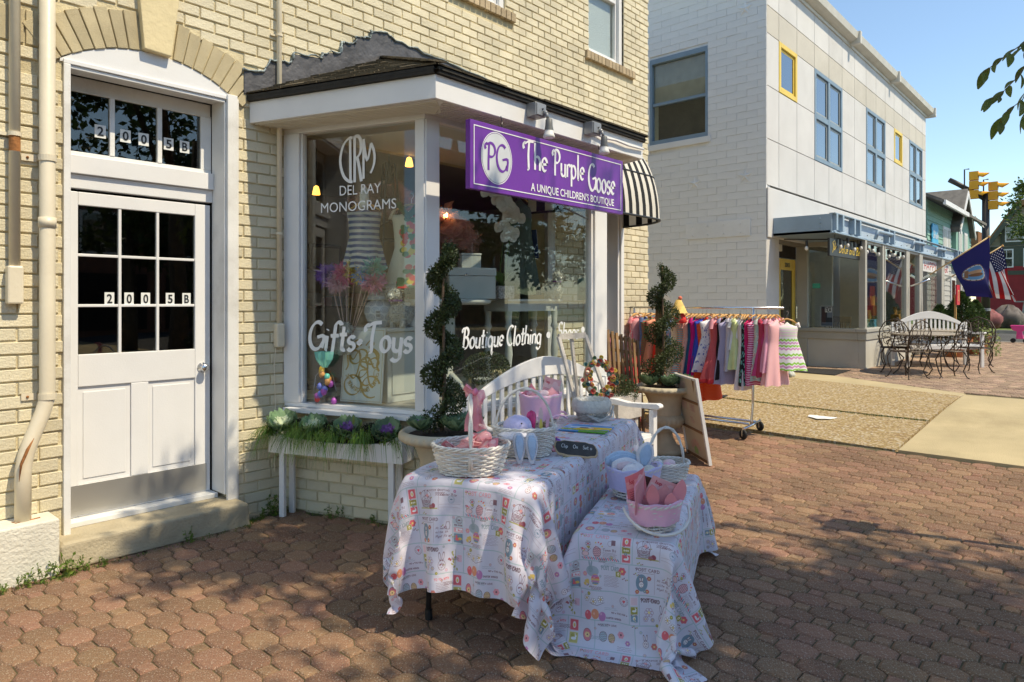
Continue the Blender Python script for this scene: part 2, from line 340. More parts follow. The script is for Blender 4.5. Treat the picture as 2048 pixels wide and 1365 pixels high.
m_white=M('white_paint',(.74,.73,.715),.42,.04,3,.06,120,dirt=.15)
m_oldwhite=M('weathered_white_paint',(.74,.73,.70),.5,.06,5,.12,90,dirt=.45)
m_pipe=M('cream_pipe_paint',(.72,.63,.47),.4,.06,3,.06,60,dirt=.25)
m_rust=M('rust',(.33,.13,.04),.9,.4,20,.3,90)
m_conc=M('step_concrete',(.44,.37,.25),.9,.15,4,.35,60,dirt=.5)
m_plinth=M('painted_plinth_concrete',(.70,.66,.55),.9,.1,4,.5,50,dirt=.55)
m_steel=M('brushed_steel',(.50,.49,.46),.38,.05,2,.03,200,metal=.7)
m_chrome=M('chrome',(.7,.7,.7),.2,.02,3,0,metal=1)
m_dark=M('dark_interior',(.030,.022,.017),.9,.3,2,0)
m_black=M('black_paint',(.015,.015,.016),.45,.1,5,.05,80)
m_glass=glass('window_glass'); m_darkglass=glass('door_glass',(.55,.55,.5),1.5,.03)
m_lead=M('lead_flashing',(.085,.082,.085),.5,.35,7,.5,18,metal=.15,dirt=.3)
m_seal=M('blue_grey_sealant',(.26,.31,.32),.85,.35,12,.9,50)
m_shing=M('brown_shingle',(.125,.10,.065),.95,.3,18,.6,140,rnd=.25)
m_soff=M('soffit_board',(.70,.67,.60),.6,.05,3,.05,60)
# ---------------------------------------------------------------- setting
def sheet(name,xs,ys,zf,mat,**k):
    mb=MB(); nx,ny=len(xs),len(ys)
    vs=[(x,y,zf(x,y)) for y in ys for x in xs]
    mb.add(vs,[(j*nx+i,j*nx+i+1,(j+1)*nx+i+1,(j+1)*nx+i) for j in range(ny-1) for i in range(nx-1)])
    return O(name,mb,mat,kind='structure',smooth=True,**k)
def rngf(a,b,n): return [a+(b-a)*i/n for i in range(n+1)]
ramp=rngf(5,12.5,40)
m_asph=M('asphalt',(.075,.073,.07),.95,.2,1.2,.5,120,dirt=.3)
sheet('ground',[-300,-60,-10,0]+ramp+[16,22,30,60,150,500],[-400,-100,-30,-10,-5,-2,0,2,4,6,10,20,60,400],lambda x,y:gz(x)-.06,m_asph)
m_joint=M('mossy_joint_sand',(.12,.095,.045),1,.5,9,.6,60,huer=0)
sheet('pavement_bed',[-6,-2,0,3]+[x for x in ramp if x<7.75]+[7.76],[-3.2,-1,1,3,4.79],lambda x,y:gz(x)-.011,m_joint)
m_aggr=M('exposed_aggregate',(.54,.38,.18),.95,.22,55,.9,260,dirt=.25,bd=.006)
def speck(m,scale,cols,thr=.0,mixf=.6):
    n=m.node_tree.nodes; l=m.node_tree.links; b=n['Principled BSDF']; src=b.inputs['Base Color'].links[0].from_socket
    tc=n.new('ShaderNodeTexCoord'); vo=n.new('ShaderNodeTexVoronoi'); vo.inputs['Scale'].default_value=scale; l.new(tc.outputs['Object'],vo.inputs['Vector'])
    cr=n.new('ShaderNodeValToRGB'); cr.color_ramp.interpolation='CONSTANT'; e=cr.color_ramp.elements
    e[0].position=0; e[0].color=lin(cols[0][1]); e[1].position=cols[1][0]; e[1].color=lin(cols[1][1])
    for p,c in cols[2:]: q=e.new(p); q.color=lin(c)
    sp=n.new('ShaderNodeSeparateColor'); l.new(vo.outputs['Color'],sp.inputs[0]); l.new(sp.outputs[0],cr.inputs[0])
    mx=n.new('ShaderNodeMix'); mx.data_type='RGBA'; mx.inputs[0].default_value=mixf; l.new(src,mx.inputs[6]); l.new(cr.outputs[0],mx.inputs[7])
    l.new(mx.outputs[2],b.inputs['Base Color'])
speck(m_aggr,48,[(0,(.58,.38,.15)),(.3,(.80,.64,.40)),(.55,(.40,.23,.10)),(.75,(.66,.48,.23)),(.92,(.88,.80,.64))],mixf=.75)
m_slab=M('driveway_concrete',(.47,.375,.215),.95,.14,1.6,.5,90,dirt=.5)
m_grey=M('grey_lane_concrete',(.30,.28,.25),.95,.15,1.5,.4,120,dirt=.4)
def slab(name,poly,mat,z,th=.08):
    mb=MB(); n=14
    def P(a,b):  # bilinear
        p=[poly[0][c]*(1-a)*(1-b)+poly[1][c]*a*(1-b)+poly[2][c]*a*b+poly[3][c]*(1-a)*b for c in (0,1)]
        return p
    g=[[P(i/n,j/2) for i in range(n+1)] for j in range(3)]
    vs=[(x,y,gz(x)+z) for r in g for x,y in r]; fs=[(j*(n+1)+i,j*(n+1)+i+1,(j+1)*(n+1)+i+1,(j+1)*(n+1)+i) for j in range(2) for i in range(n)]
    mb.add(vs,fs); ring=[(i/n,0) for i in range(n+1)]+[(1,.5),(1,1)]+[(i/n,1) for i in range(n-1,-1,-1)]+[(0,.5)]
    R1=[P(a,b) for a,b in ring]; k=len(R1)
    mb.add([(x,y,gz(x)+z) for x,y in R1]+[(x,y,gz(x)+z-th) for x,y in R1],[(i,(i+1)%k,k+(i+1)%k,k+i) for i in range(k)])
    return O(name,mb,mat,kind='structure')
slab('aggregate_driveway',[(7.78,1.74),(9.19,1.72),(9.36,4.75),(7.98,5.0)],m_aggr,.003)
slab('aggregate_driveway_slab',[(9.22,1.72),(11.04,1.66),(11.9,4.72),(9.39,4.75)],m_aggr,.007)
slab('concrete_apron',[(7.70,-2.6),(11.05,-2.6),(11.08,1.63),(7.72,1.70)],m_slab,.022)
slab('concrete_edge_strip',[(11.07,1.66),(11.35,1.66),(13.2,4.78),(11.93,4.78)],m_slab,.001)
slab('side_lane',[(8.2,5.02),(12.2,4.74),(12.2,14),(8.2,14)],m_grey,.0)
# moss line in driveway joint
def tufts(name,pts,n,h,mat,spread=.03,parent=None,w=.004,**k):
    mb=MB()
    for i in range(n):
        a,b=pts[i%(len(pts)-1)],pts[i%(len(pts)-1)+1]; t=random.random(); p=[a[c]*(1-t)+b[c]*t for c in range(3)]
        p[0]+=random.gauss(0,spread);p[1]+=random.gauss(0,spread); an=random.uniform(0,6.28); L=h*random.uniform(.4,1.2)
        dx,dy=math.cos(an),math.sin(an); lean=random.uniform(.1,.8)*L
        mb.add([(p[0]-dy*w,p[1]+dx*w,p[2]),(p[0]+dy*w,p[1]-dx*w,p[2]),(p[0]+dx*lean*.5,p[1]+dy*lean*.5,p[2]+L*.7),(p[0]+dx*lean,p[1]+dy*lean,p[2]+L*.9)],[(0,1,2),(0,2,3),(1,3,2)])
    return O(name,mb,mat,parent,**k)
m_moss=M('moss_and_grass',(.10,.15,.03),.9,.35,20,0,trans=.3,rnd=.3)
tufts('moss',[(9.37,4.4,gz(9.37)),(9.25,3.4,gz(9.25)),(9.2,2.4,gz(9.2)),(9.2,1.75,gz(9.2))],900,.022,m_moss,.025,kind='stuff',label='strip of moss and grass growing in the driveway joint')
mb=MB(); mb.prism([(.17*math.cos(a)*random.uniform(.7,1.15),.17*math.sin(a)*random.uniform(.8,1.1)) for a in [i*.45 for i in range(14)]],(8.84,2.79,gz(8.84)+.006),(1,0,0),(0,1,0),(0,0,.002))
O('paint_spot',mb,M('white_spill',(.8,.8,.76),.7),label='white paint spill on the tan aggregate driveway',cat='paint spill')
# pavers
m_pav=M('paver',(.31,.17,.105),.95,.38,1.3,.9,150,rnd=.38,huer=.02,dirt=.5,bd=.004,spec=.25)
speck(m_pav,240,[(0,(.33,.18,.11)),(.45,(.36,.24,.15)),(.78,(.17,.115,.08)),(.92,(.66,.56,.43))],mixf=.5)
def paver_mesh(poly,ht=.04,be=.009):
    n=len(poly); cx=sum(p[0] for p in poly)/n; cy=sum(p[1] for p in poly)/n
    def ins(p,d):
        L=math.hypot(p[0]-cx,p[1]-cy); k=1-d/L*1.2; return (cx+(p[0]-cx)*k,cy+(p[1]-cy)*k)
    a=[(*p,-ht) for p in poly]; b=[(*p,-be*.9) for p in poly]; c=[(*ins(p,be),0) for p in poly]
    vs=a+b+c; fs=[tuple(range(2*n,3*n))]+[(n+i,n+(i+1)%n,2*n+(i+1)%n,2*n+i) for i in range(n)]+[(i,(i+1)%n,n+(i+1)%n,n+i) for i in range(n)]
    return np.array(vs),fs
PX,PYr=.228,.136; j=.0034
oc=[(.074-j,-.042),(.074-j,.042),(.040,.094-j),(-.040,.094-j),(-.074+j,.042),(-.074+j,-.042),(-.040,-.094+j),(.040,-.094+j)]
sq=[(.040-j,-.042+j),(.040-j,.042-j),(-.040+j,.042-j),(-.040+j,-.042+j)]
PM=[paver_mesh(oc),paver_mesh(sq)]
def paving(x0,x1,y0,y1,excl=None):
    cells=[]
    r0=int(math.floor(y0/PYr)); r1=int(math.ceil(y1/PYr))
    for r in range(r0,r1):
        y=r*PYr+.03
        for i in range(int(x0/PX)-2,int(x1/PX)+2):
            for kind,off in ((0,0),(1,.5)):
                x=(i+off+(r%2)*.5)*PX
                if x0<x<x1 and y0<y<y1 and not (excl and excl(x,y)):
                    cells.append((x,y,kind))
    return cells
def bayfoot(x,y):
    if y>4.74: return True
    if 2.70<x<6.1 and y>3.6:
        yl=4.8-(x-2.73)*(1.16/.41); yr=3.64+(x-5.36)*(1.16/.64)
        return y>max(3.62,yl,yr)-.02
    return False
cells=[]
for c in paving(-.6,7.72,-3.1,4.78,bayfoot):
    u,v,d=proj(c[0],c[1],0)
    if d<-3: continue
    if u>-400: cells.append((d,c))
cells.sort(key=lambda t:t[0])
vm=[bpy.data.meshes.new('paver') for _ in PM]
for me,(vs,fs) in zip(vm,PM): me.from_pydata([tuple(p) for p in vs],[],fs); me.materials.append(m_pav)
pavement=bpy.data.objects.new('brick_pavement',None); C.objects.link(pavement); setp(pavement,kind='structure')
def jit(): return random.gauss(0,.0016),random.gauss(0,.010),random.gauss(0,.010),random.gauss(0,.012)
vis=[c for c in cells if c[0]>.5 and proj(c[1][0],c[1][1],0)[1]<1385 and -30<proj(c[1][0],c[1][1],0)[0]<2075]
first=set(id(c[1]) for c in vis[:300])
def stuffpav(cl,name,parent,mat):
    V=[];F=[];b=0
    for x,y,k in cl:
        vs,fs=PM[k]; dz,rx,ry,rz=jit(); c,s=math.cos(rz),math.sin(rz)
        p=vs.copy(); q=np.empty_like(p); q[:,0]=p[:,0]*c-p[:,1]*s+x+random.gauss(0,.001); q[:,1]=p[:,0]*s+p[:,1]*c+y; q[:,2]=p[:,2]+dz+p[:,0]*ry+p[:,1]*rx+gznp(q[:,0])
        V.append(q); F+= [tuple(i+b for i in f) for f in fs]; b+=len(q)
    me=bpy.data.meshes.new(name); me.from_pydata([tuple(p) for p in np.vstack(V)],[],F); me.materials.append(mat); me.update()
    return link(name,me,parent,kind='stuff')
for d,c in cells:
    if id(c) in first:
        o=link('paver',vm[c[2]],pavement); dz,rx,ry,rz=jit(); o.location=(c[0],c[1],dz+gz(c[0])); o.rotation_euler=(rx,ry,rz)
stuffpav([c for d,c in cells if id(c) not in first],'pavers',pavement,m_pav)
m_pav2=M('far_paver',(.36,.245,.17),.9,.25,3,.6,170,rnd=.28,huer=.01,dirt=.3)
sheet('far_pavement_bed',rngf(11.12,27,20),[-3,-1,1,3,4.79],lambda x,y:gz(x)-.012,m_joint)
far=bpy.data.objects.new('brick_sidewalk',None); C.objects.link(far); setp(far,kind='structure')
stuffpav(paving(11.4,26.8,-1.5,4.75,lambda x,y:(y-1.66>(x-11.35)*1.69-.05) or (x>14.3 and y>3.75)),'pavers',far,m_pav2)
# side street, kerbs and verge far away
sheet('side_street',[27,30,33,35.4],[-60,-4,4,4.8,60],lambda x,y:.262,m_asph)
m_kerb=M('kerb_concrete',(.42,.38,.31),.9,.1,2,.3,60)
for nm,a,b,z0 in (('kerb',26.8,27.0,.31),('kerb',35.4,35.6,.40)):
    mb=MB().bx(a,b,-60,60,-.1,z0); O(nm,mb,m_kerb,kind='structure')
m_grass=M('verge_grass',(.10,.15,.03),1,.35,6,.5,50)
sheet('grass_verge',[35.6,37,39.6],[-60,-20,0,20,60],lambda x,y:.39,m_grass)
sheet('far_sidewalk',[39.6,42],[-60,0,60],lambda x,y:.395,m_slab)
sheet('grass_lawn',[42,60,120],[-60,0,60],lambda x,y:.38,m_grass)
# ---------------------------------------------------------------- brick laying
def unitbrick(L=.2,H=.068,D=.06,b=.004):
    vs=[];x,z=L/2,H/2
    for (dx,dz,y) in ((0,0,D),(0,0,b),(b,b,0)): vs+=[(-x+dx,y,-z+dz),(x-dx,y,-z+dz),(x-dx,y,z-dz),(-x+dx,y,z-dz)]
    fs=[(8,9,10,11)]+[(4+i,4+(i+1)%4,8+(i+1)%4,8+i) for i in range(4)]+[(i,(i+1)%4,4+(i+1)%4,4+i) for i in range(4)]
    return np.array(vs),fs
def lay(o,u,x0,x1,z0,z1,L,H,jt,holes=(),rej=None,row0=0):
    """cells on the vertical plane through o with direction u: (centre s, centre z, length)"""
    out=[];r=0;z=z0+H/2
    while z+H/2<=z1+.03:
        off=(r+row0)%2*(L+jt)/2; s=x0-off
        while s<x1:
            a,b=max(s,x0),min(s+L,x1)
            segs=[(a,b)]
            for hx0,hx1,hz0,hz1 in holes:
                if z+H/2>hz0+.004 and z-H/2<hz1-.004:
                    ns=[]
                    for p,q in segs:
                        if q<=hx0 or p>=hx1: ns.append((p,q))
                        else:
                            if p<hx0: ns.append((p,hx0))
                            if q>hx1: ns.append((hx1,q))
                    segs=ns
            for p,q in segs:
                if q-p>.02 and not (rej and rej((p+q)/2,z)): out.append(((p+q)/2,z,q-p))
            s+=L+jt
        z+=H+jt; r+=1
    return out
def bricks(parent,groups,mat,L,H,D,b,name='brick',many='brickwork',jz=.0015,limit=300,margin=60):
    """groups: list of (origin,u,cells); u runs to the right seen from outside"""
    vs0,fs=unitbrick(L,H,D,b); allc=[]
    for o,u,cl in groups:
        for c in cl:
            p=(o[0]+u[0]*c[0],o[1]+u[1]*c[0],c[1]); U=proj(*p); 
            if U[2]<.3: continue
            onv=-margin<U[0]<2048+margin and -margin<U[1]<1365+margin
            nf=abs((p[0]*u[1]-p[1]*u[0]))/math.hypot(p[0],p[1])
            allc.append((-(nf/U[2]**2*c[2]) if onv else 0,o,u,c,onv))
    allc.sort(key=lambda t:t[0]); me=bpy.data.meshes.new(name); me.from_pydata([tuple(p) for p in vs0],[],fs); me.materials.append(mat)
    V=[];F=[];bb=0
    for i,(k,o,u,c,onv) in enumerate(allc):
        ang=math.atan2(u[1],u[0]); pr=random.gauss(0,jz); rz=random.gauss(0,.010); ry=random.gauss(0,.007)
        if i<limit and onv:
            ob=link(name,me,parent); pl=parent.location if parent.get('_w') else Vector((0,0,0))
            ob.location=Vector((o[0]+u[0]*c[0]+u[1]*pr,o[1]+u[1]*c[0]-u[0]*pr,c[1]))-pl; ob.rotation_euler=(0,ry,ang+rz); ob.scale=(c[2]/L,1,1)
        else:
            q=vs0.copy(); q[:,0]*=c[2]/L; x=q[:,0]; y=q[:,1]+pr+x*rz; z=q[:,2]-x*ry
            V.append(np.stack([o[0]+u[0]*(c[0]+x)-u[1]*y,o[1]+u[1]*(c[0]+x)+u[0]*y,c[1]+z],1)); F+=[tuple(a+bb for a in f) for f in fs]; bb+=len(q)
    if V:
        m2=bpy.data.meshes.new(many); m2.from_pydata([tuple(p) for p in np.vstack(V)],[],F); m2.materials.append(mat); m2.update(); link(many,m2,parent,kind='stuff')
# ---------------------------------------------------------------- the cream brick shop building
shop=T('shop_building',(1,4.8,0),'cream painted brick shop building with white door and projecting bay shopfront','building')
YW=4.8
OD=(1.262,2.30,-.2,3.10); OB=(2.80,5.98,.85,2.95); OS=(6.68,7.42,-.2,3.0); OA=(4.48,5.25,4.62,6.1); OW=(6.731,7.503,4.60,6.15)
def wallgrid(mb,x0,x1,z0,z1,y0,y1,holes):
    xs=sorted(set([x0,x1]+[h for q in holes for h in q[:2]])); zs=sorted(set([z0,z1]+[min(max(h,z0),z1) for q in holes for h in q[2:]]))
    for i in range(len(xs)-1):
        for k in range(len(zs)-1):
            cx=(xs[i]+xs[i+1])/2; cz=(zs[k]+zs[k+1])/2
            if any(h[0]<cx<h[1] and h[2]<cz<h[3] for h in holes): continue
            mb.bx(xs[i],xs[i+1],y0,y1,zs[k],zs[k+1])
mb=MB(); wallgrid(mb,-1.5,8.11,-.2,7.4,YW+.012,YW+.26,[OD,OB,OS,OA,OW]); mb.bx(7.87,8.108,YW+.262,15,-.2,7.4); mb.bx(-1.5,8.1,9.6,9.8,-.2,7.4)
O('wall',mb,m_mort,shop)
AC=(1.781,2.30); Ri,Ro=.93,1.175
def archrej(x,z): return z>2.9 and (math.hypot(x-AC[0],z-AC[1])<Ro+.02 and 1.12<x<2.44 or (x<1.16 and 3.09<z<3.32))
cl=lay((0,YW),(1,0),.3,8.11,.33,7.3,.2,.068,.011,[(OD[0],OD[1],-.3,3.05),(OB[0]-.05,OB[1]+.02,0,3.0),OS,(OA[0],OA[1],OA[2]-.145,9 if 0 else OA[3]),(OW[0],OW[1],OW[2]-.12,OW[3]),(OA[0]-.04,OA[1]+.12,OA[2]-.145,OA[2]-.0),(OW[0]-.08,OW[1]+.22,OW[2]-.13,OW[2])],archrej)
cl+=lay((0,YW),(1,0),2.31,2.72,.02,.32,.2,.068,.011,[],None)
W0,P0,P1,W1=(2.73,4.8),(3.14,3.64),(5.36,3.64),(6.0,4.8)
def dirn(a,b): L=math.hypot(b[0]-a[0],b[1]-a[1]); return ((b[0]-a[0])/L,(b[1]-a[1])/L),L
uL,LL=dirn(W0,P0); uR,LR=dirn(P1,W1)
gl=[((0,YW),(1,0),cl),(W0,uL,lay(0,0,0,LL,.01,.74,.2,.068,.011)),(P0,(1,0),lay(0,0,0,P1[0]-P0[0],.01,.74,.2,.068,.011)),(P1,uR,lay(0,0,0,LR,.01,.74,.2,.068,.011))]
mc=lay(0,0,0,.24,.1,7.3,.2,.068,.011)
bricks(shop,gl,m_cream,.2,.068,.05,.004)
mb=MB()
def seg(mb,a,b,th,z0,z1,off=0,m=0):   # wall segment, outer face on a-b moved inward by off
    (ux,uy),L=dirn(a,b); nx,ny=-uy,ux
    p=[(a[0]+nx*off,a[1]+ny*off),(b[0]+nx*off,b[1]+ny*off),(b[0]+nx*(off+th),b[1]+ny*(off+th)),(a[0]+nx*(off+th),a[1]+ny*(off+th))]
    mb.add([(x,y,z0) for x,y in p]+[(x,y,z1) for x,y in p],[(0,3,2,1),(4,5,6,7),(0,1,5,4),(1,2,6,5),(2,3,7,6),(3,0,4,7)],m)
for a,b in ((W0,P0),(P0,P1),(P1,W1)): seg(mb,a,b,.12,-.1,.745,.012)
O('bay_base_wall',mb,m_mort,shop)
# arch, keystone, soldier bricks
for k in range(19):
    a0=R(90+38.5-k*4.2+0); a1=R(90+38.5-(k+1)*4.2+.45)
    mid=math.degrees((a0+a1)/2)
    if 84<mid<96.5: continue
    mb=MB(); ri=Ri+random.uniform(0,.006); ro=Ro+random.uniform(-.012,.012)
    poly=[(ri*math.cos(a0),ri*math.sin(a0)),(ri*math.cos(a1),ri*math.sin(a1)),(ro*math.cos(a1),ro*math.sin(a1)),(ro*math.cos(a0),ro*math.sin(a0))]
    y=YW-.006-random.uniform(0,.004); mb.prism(poly,(AC[0],y,AC[1]),(1,0,0),(0,0,1),(0,.055,0)); O('arch_brick',mb,m_arch,shop,bev=.003,seg=1)
for k in range(8):
    x=1.14-k*.073-.035; mb=MB().bx(x-.031,x+.031,YW-.004,YW+.05,3.1+random.uniform(-.004,.004),3.3); O('arch_brick',mb,m_arch,shop,bev=.003,seg=1)
mb=MB().prism([(-.072,.935),(.098,.925),(.185,1.62),(-.135,1.62)],(AC[0],YW-.05,AC[1]),(1,0,0),(0,0,1),(0,.1,0)); O('keystone',mb,m_key,shop,bev=.006)
# lunette board above the door head
mb=MB(); pl=[(Ri*math.cos(R(a)),Ri*math.sin(R(a))) for a in range(125,54,-5)]
mb.prism([( -.535,.745)]+pl[0:]+[(.53,.745)],(AC[0],YW+.002,AC[1]),(1,0,0),(0,0,1),(0,.009,0)); O('lunette_board',mb,m_white,shop)
mb=MB().bx(1.262,2.31,YW-.012,YW+.2,3.035,3.062); mb.bx(1.262,2.31,YW+.0,YW+.03,3.012,3.034); O('door_head',mb,m_white,shop,bev=.003)
# door case
mb=MB(); mb.bx(1.262,1.30,YW-.015,YW+.205,.06,3.034); mb.bx(2.272,2.345,YW-.03,YW-.001,.03,3.07); mb.bx(2.262,2.29,YW,YW+.205,.2,3.034); mb.bx(2.345,2.36,YW-.018,YW+.0,.03,3.05)
mb.bx(1.301,2.261,5.02,5.06,2.945,3.034); O('door_frame',mb,m_oldwhite,shop,bev=.004)
mb=MB().bx(1.301,2.261,4.99,5.05,2.31,2.40); mb.bx(1.301,2.261,4.965,5.05,2.402,2.52); O('transom_bar',mb,m_white,shop,bev=.004)
tr=O('transom_window',MB().bx(1.301,2.261,5.01,5.05,2.521,2.55).bx(1.301,2.261,5.01,5.05,2.935,2.944).bx(1.301,1.335,5.01,5.05,2.551,2.934).bx(2.185,2.261,5.01,5.05,2.551,2.934).bx(1.585,1.615,5.005,5.045,2.551,2.934).bx(1.885,1.915,5.005,5.045,2.551,2.934),m_oldwhite,shop,bev=.003)
for a,b in ((1.336,1.584),(1.616,1.884),(1.916,2.184)): O('pane',MB().bx(a,b,5.025,5.028,2.551,2.934),m_darkglass,tr)
m_plate=M('number_plate_white',(.78,.78,.74),.4,.03,3,0)
def numplate(ch,x,z,w,h,par,y):
    p=O('number_plate',MB().bx(x-w/2,x+w/2,y-.002,y,z-h/2,z+h/2),m_plate,par); me=font(ch,h*.98,(x-w*.27,y-.0035,z-h*.33),(1,0,0),(0,0,1),width=w*.56,depth=.0005,bold=.0016); me.materials.append(m_black); link('numeral',me,par)
for ch,x in zip('2005B',(1.533,1.685,1.80,1.965,2.075)): numplate(ch,x,2.70-.02*(x-1.8),.066,.085,tr,5.0245)
door=O('door',MB(),m_white,shop)
mb=MB(); y0,y1=4.998,5.04
mb.bx(1.345,1.398,y0,y1,.20,2.29); mb.bx(2.139,2.247,y0,y1,.20,2.29); mb.bx(1.3985,2.1385,y0,y1,2.205,2.29); mb.bx(1.3985,2.1385,y0,y1,1.035,1.243); mb.bx(1.3985,2.1385,y0,y1,.20,.405); mb.bx(1.712,1.823,y0,y1,.4055,1.0345)
me=mb.mesh('door',[m_white]); door.data=me; md=door.modifiers.new('bevel','BEVEL'); md.width=.004; md.segments=2
px=[1.398,1.636,1.654,1.876,1.894,2.139]; pz=[1.243,1.549,1.567,1.876,1.894,2.205]
mb=MB(); 
for k in (1,3): mb.bx(px[k],px[k+1],y0+.004,y1-.004,1.2435,2.2045); 
for k in (1,3): mb.bx(1.3985,2.1385,y0+.008,y1-.008,pz[k],pz[k+1])
O('glazing_bars',mb,m_white,door,bev=.003)
for i in (0,2,4):
    for k in (0,2,4): O('pane',MB().bx(px[i],px[i+1],5.018,5.021,pz[k],pz[k+1]),m_darkglass,door)
for a,b in ((1.3985,1.7115),(1.8235,2.1385)):
    mb=MB(); mb.bx(a,b,5.012,5.03,.4055,1.0345); mb.prism([(a+.03,.44),(b-.03,.44),(b-.03,1.0),(a+.03,1.0)],(0,5.012,0),(1,0,0),(0,0,1),(0,-.006,0)); O('panel',mb,m_white,door,bev=.006)
O('kick_plate',MB().bx(1.35,2.218,4.992,4.9965,.212,.405),m_steel,door)
mb=MB(); mb.lathe([(.036,0),(.036,.006),(.012,.012),(.012,.03),(.024,.036),(.030,.05),(.026,.064),(.006,.068)],(2.189,4.998,1.107),18,rot=Matrix.Rotation(R(90),3,'X'),cap=True); O('knob',mb,m_chrome,door,smooth=True)
for ch,x in zip('2005B',(1.585,1.705,1.81,1.972,2.085)): numplate(ch,x,1.603,.058,.086,door,5.0175)
# small notice on the transom and dust
O('threshold',MB().bx(1.301,2.261,4.90,5.05,.165,.198),m_oldwhite,shop,bev=.004)
mb=MB().prism([(1.2,0),(2.36,0),(2.36,.0),(2.36,.15),(2.33,.165),(1.22,.165),(1.2,.15)],(0,4.62,0),(1,0,0),(0,0,1),(0,.5,0)); O('doorstep',mb,m_conc,shop,bev=.02,seg=3)
mb=MB().bx(-1.5,1.195,4.60,4.86,-.1,.325); O('plinth',mb,m_plinth,shop,bev=.012,seg=3)
O('footing',MB().bx(2.365,2.73,4.74,4.83,-.1,.02),m_conc,shop)
# upper windows
m_sill=M('sill_brick',(.42,.32,.20),.85,.2,6,.4,70,rnd=.15,dirt=.4)
m_blind=M('white_blind',(.55,.56,.54),.7,.04,2,0)
def slats_mat(m,sc,axis='Z',st=.8):
    combed(m,sc,st,axis)
slats_mat(m_blind,160)
for (x0,x1,z0,z1),(s0,s1) in ((OA,(4.36,5.376)),(OW,(6.649,7.731))):
    w=O('window',MB().bx(x0,x0+.05,4.84,4.93,z0,z1).bx(x1-.07,x1,4.83,4.93,z0,z1).bx(x0+.0505,x1-.0705,4.84,4.93,z0,z0+.05).bx(x0+.0505,x1-.0705,4.84,4.93,z1-.05,z1).bx(x0+.051,x0+.08,4.87,4.92,z0+.051,z1-.051).bx(x1-.1,x1-.071,4.87,4.92,z0+.051,z1-.051).bx(x0+.081,x1-.101,4.87,4.92,z0+.051,z0+.09).bx(x0+.081,x1-.101,4.86,4.92,z0+.8,z0+.84),m_white,shop,bev=.004)
    O('pane',MB().bx(x0+.08,x1-.1,4.90,4.903,z0+.09,z1-.05),m_glass,w)
    O('blind',MB().bx(x0+.06,x1-.08,4.935,4.94,z0+.09,z1-.05),m_blind,w)
    n=int((s1-s0)/.075)
    for k in range(n):
        a=s0+(s1-s0)*k/n; O('sill_brick',MB().bx(a+.004,a+(s1-s0)/n-.004,YW-.035,YW+.1,z0-.10,z0-.004+random.uniform(-.003,.003)),m_sill,w,bev=.004,seg=1)
# ---- bay shopfront
bay=O('bay_window',MB(),m_white,shop)
mb=MB(); ZS,ZT=.818,2.862
def post(mb,a,b,s0,s1,th,z0,z1,off=-.01):
    (ux,uy),L=dirn(a,b); nx,ny=-uy,ux
    p0=(a[0]+ux*s0,a[1]+uy*s0); p1=(a[0]+ux*s1,a[1]+uy*s1); seg(mb,p0,p1,th,z0,z1,off)
seg(mb,(W0[0]-.03,W0[1]-.05),(P0[0]-.03,P0[1]-.03),.16,.75,.785,-.02); seg(mb,(P0[0]-.04,P0[1]-.03),(P1[0]+.02,P1[1]-.03),.16,.7505,.7855,-.02); seg(mb,(P1[0],P1[1]-.03),(W1[0]+.02,W1[1]-.05),.16,.751,.786,-.02)
for a,b in ((W0,P0),(P0,P1),(P1,W1)):
    seg(mb,a,b,.09,.787,ZS-.001,-.002); seg(mb,a,b,.09,ZT+.001,2.90,-.002)
post(mb,W0,P0,0,.145,.09,ZS,ZT); post(mb,W0,P0,LL-.075,LL-.0,.09,ZS,ZT,-.008)
post(mb,W0,P0,.1455,.165,.05,ZS,ZT,.01)
mb.bx(3.143,3.269,3.628,3.74,ZS,ZT); mb.bx(5.185,5.38,3.628,3.74,ZS,ZT); mb.bx(5.155,5.1845,3.65,3.7,ZS,ZT)
post(mb,P1,W1,.02,.08,.09,ZS,ZT); post(mb,P1,W1,LR-.1,LR,.09,ZS,ZT)
bay.data=mb.mesh('bay_window',[m_white]); md=bay.modifiers.new('bevel','BEVEL'); md.width=.004; md.segments=2; md.limit_method='ANGLE'
def pln(a,b,s0,s1,z0,z1,off,th=.005):
    mb=MB(); (ux,uy),L=dirn(a,b); seg(mb,(a[0]+ux*s0,a[1]+uy*s0),(a[0]+ux*s1,a[1]+uy*s1),th,z0,z1,off); return mb
O('shop_glass',pln(W0,P0,.165,LL-.075,ZS,ZT,.04),m_glass,bay); O('shop_glass',pln(P0,P1,.13,2.015,ZS,ZT,.04),m_glass,bay); O('shop_glass',pln(P1,W1,.08,LR-.1,ZS,ZT,.04),m_glass,bay)
m_floor=M('display_floor',(.30,.27,.23),.5,.15,3,.1,30)
mb=MB(); mb.prism([(W0[0]+.08,W0[1]+.3),(P0[0]+.06,P0[1]+.07),(P1[0]-.05,P1[1]+.07),(W1[0]-.05,W1[1]+.3)],(0,0,.79),(1,0,0),(0,1,0),(0,0,.022)); O('display_floor',mb,m_floor,bay)
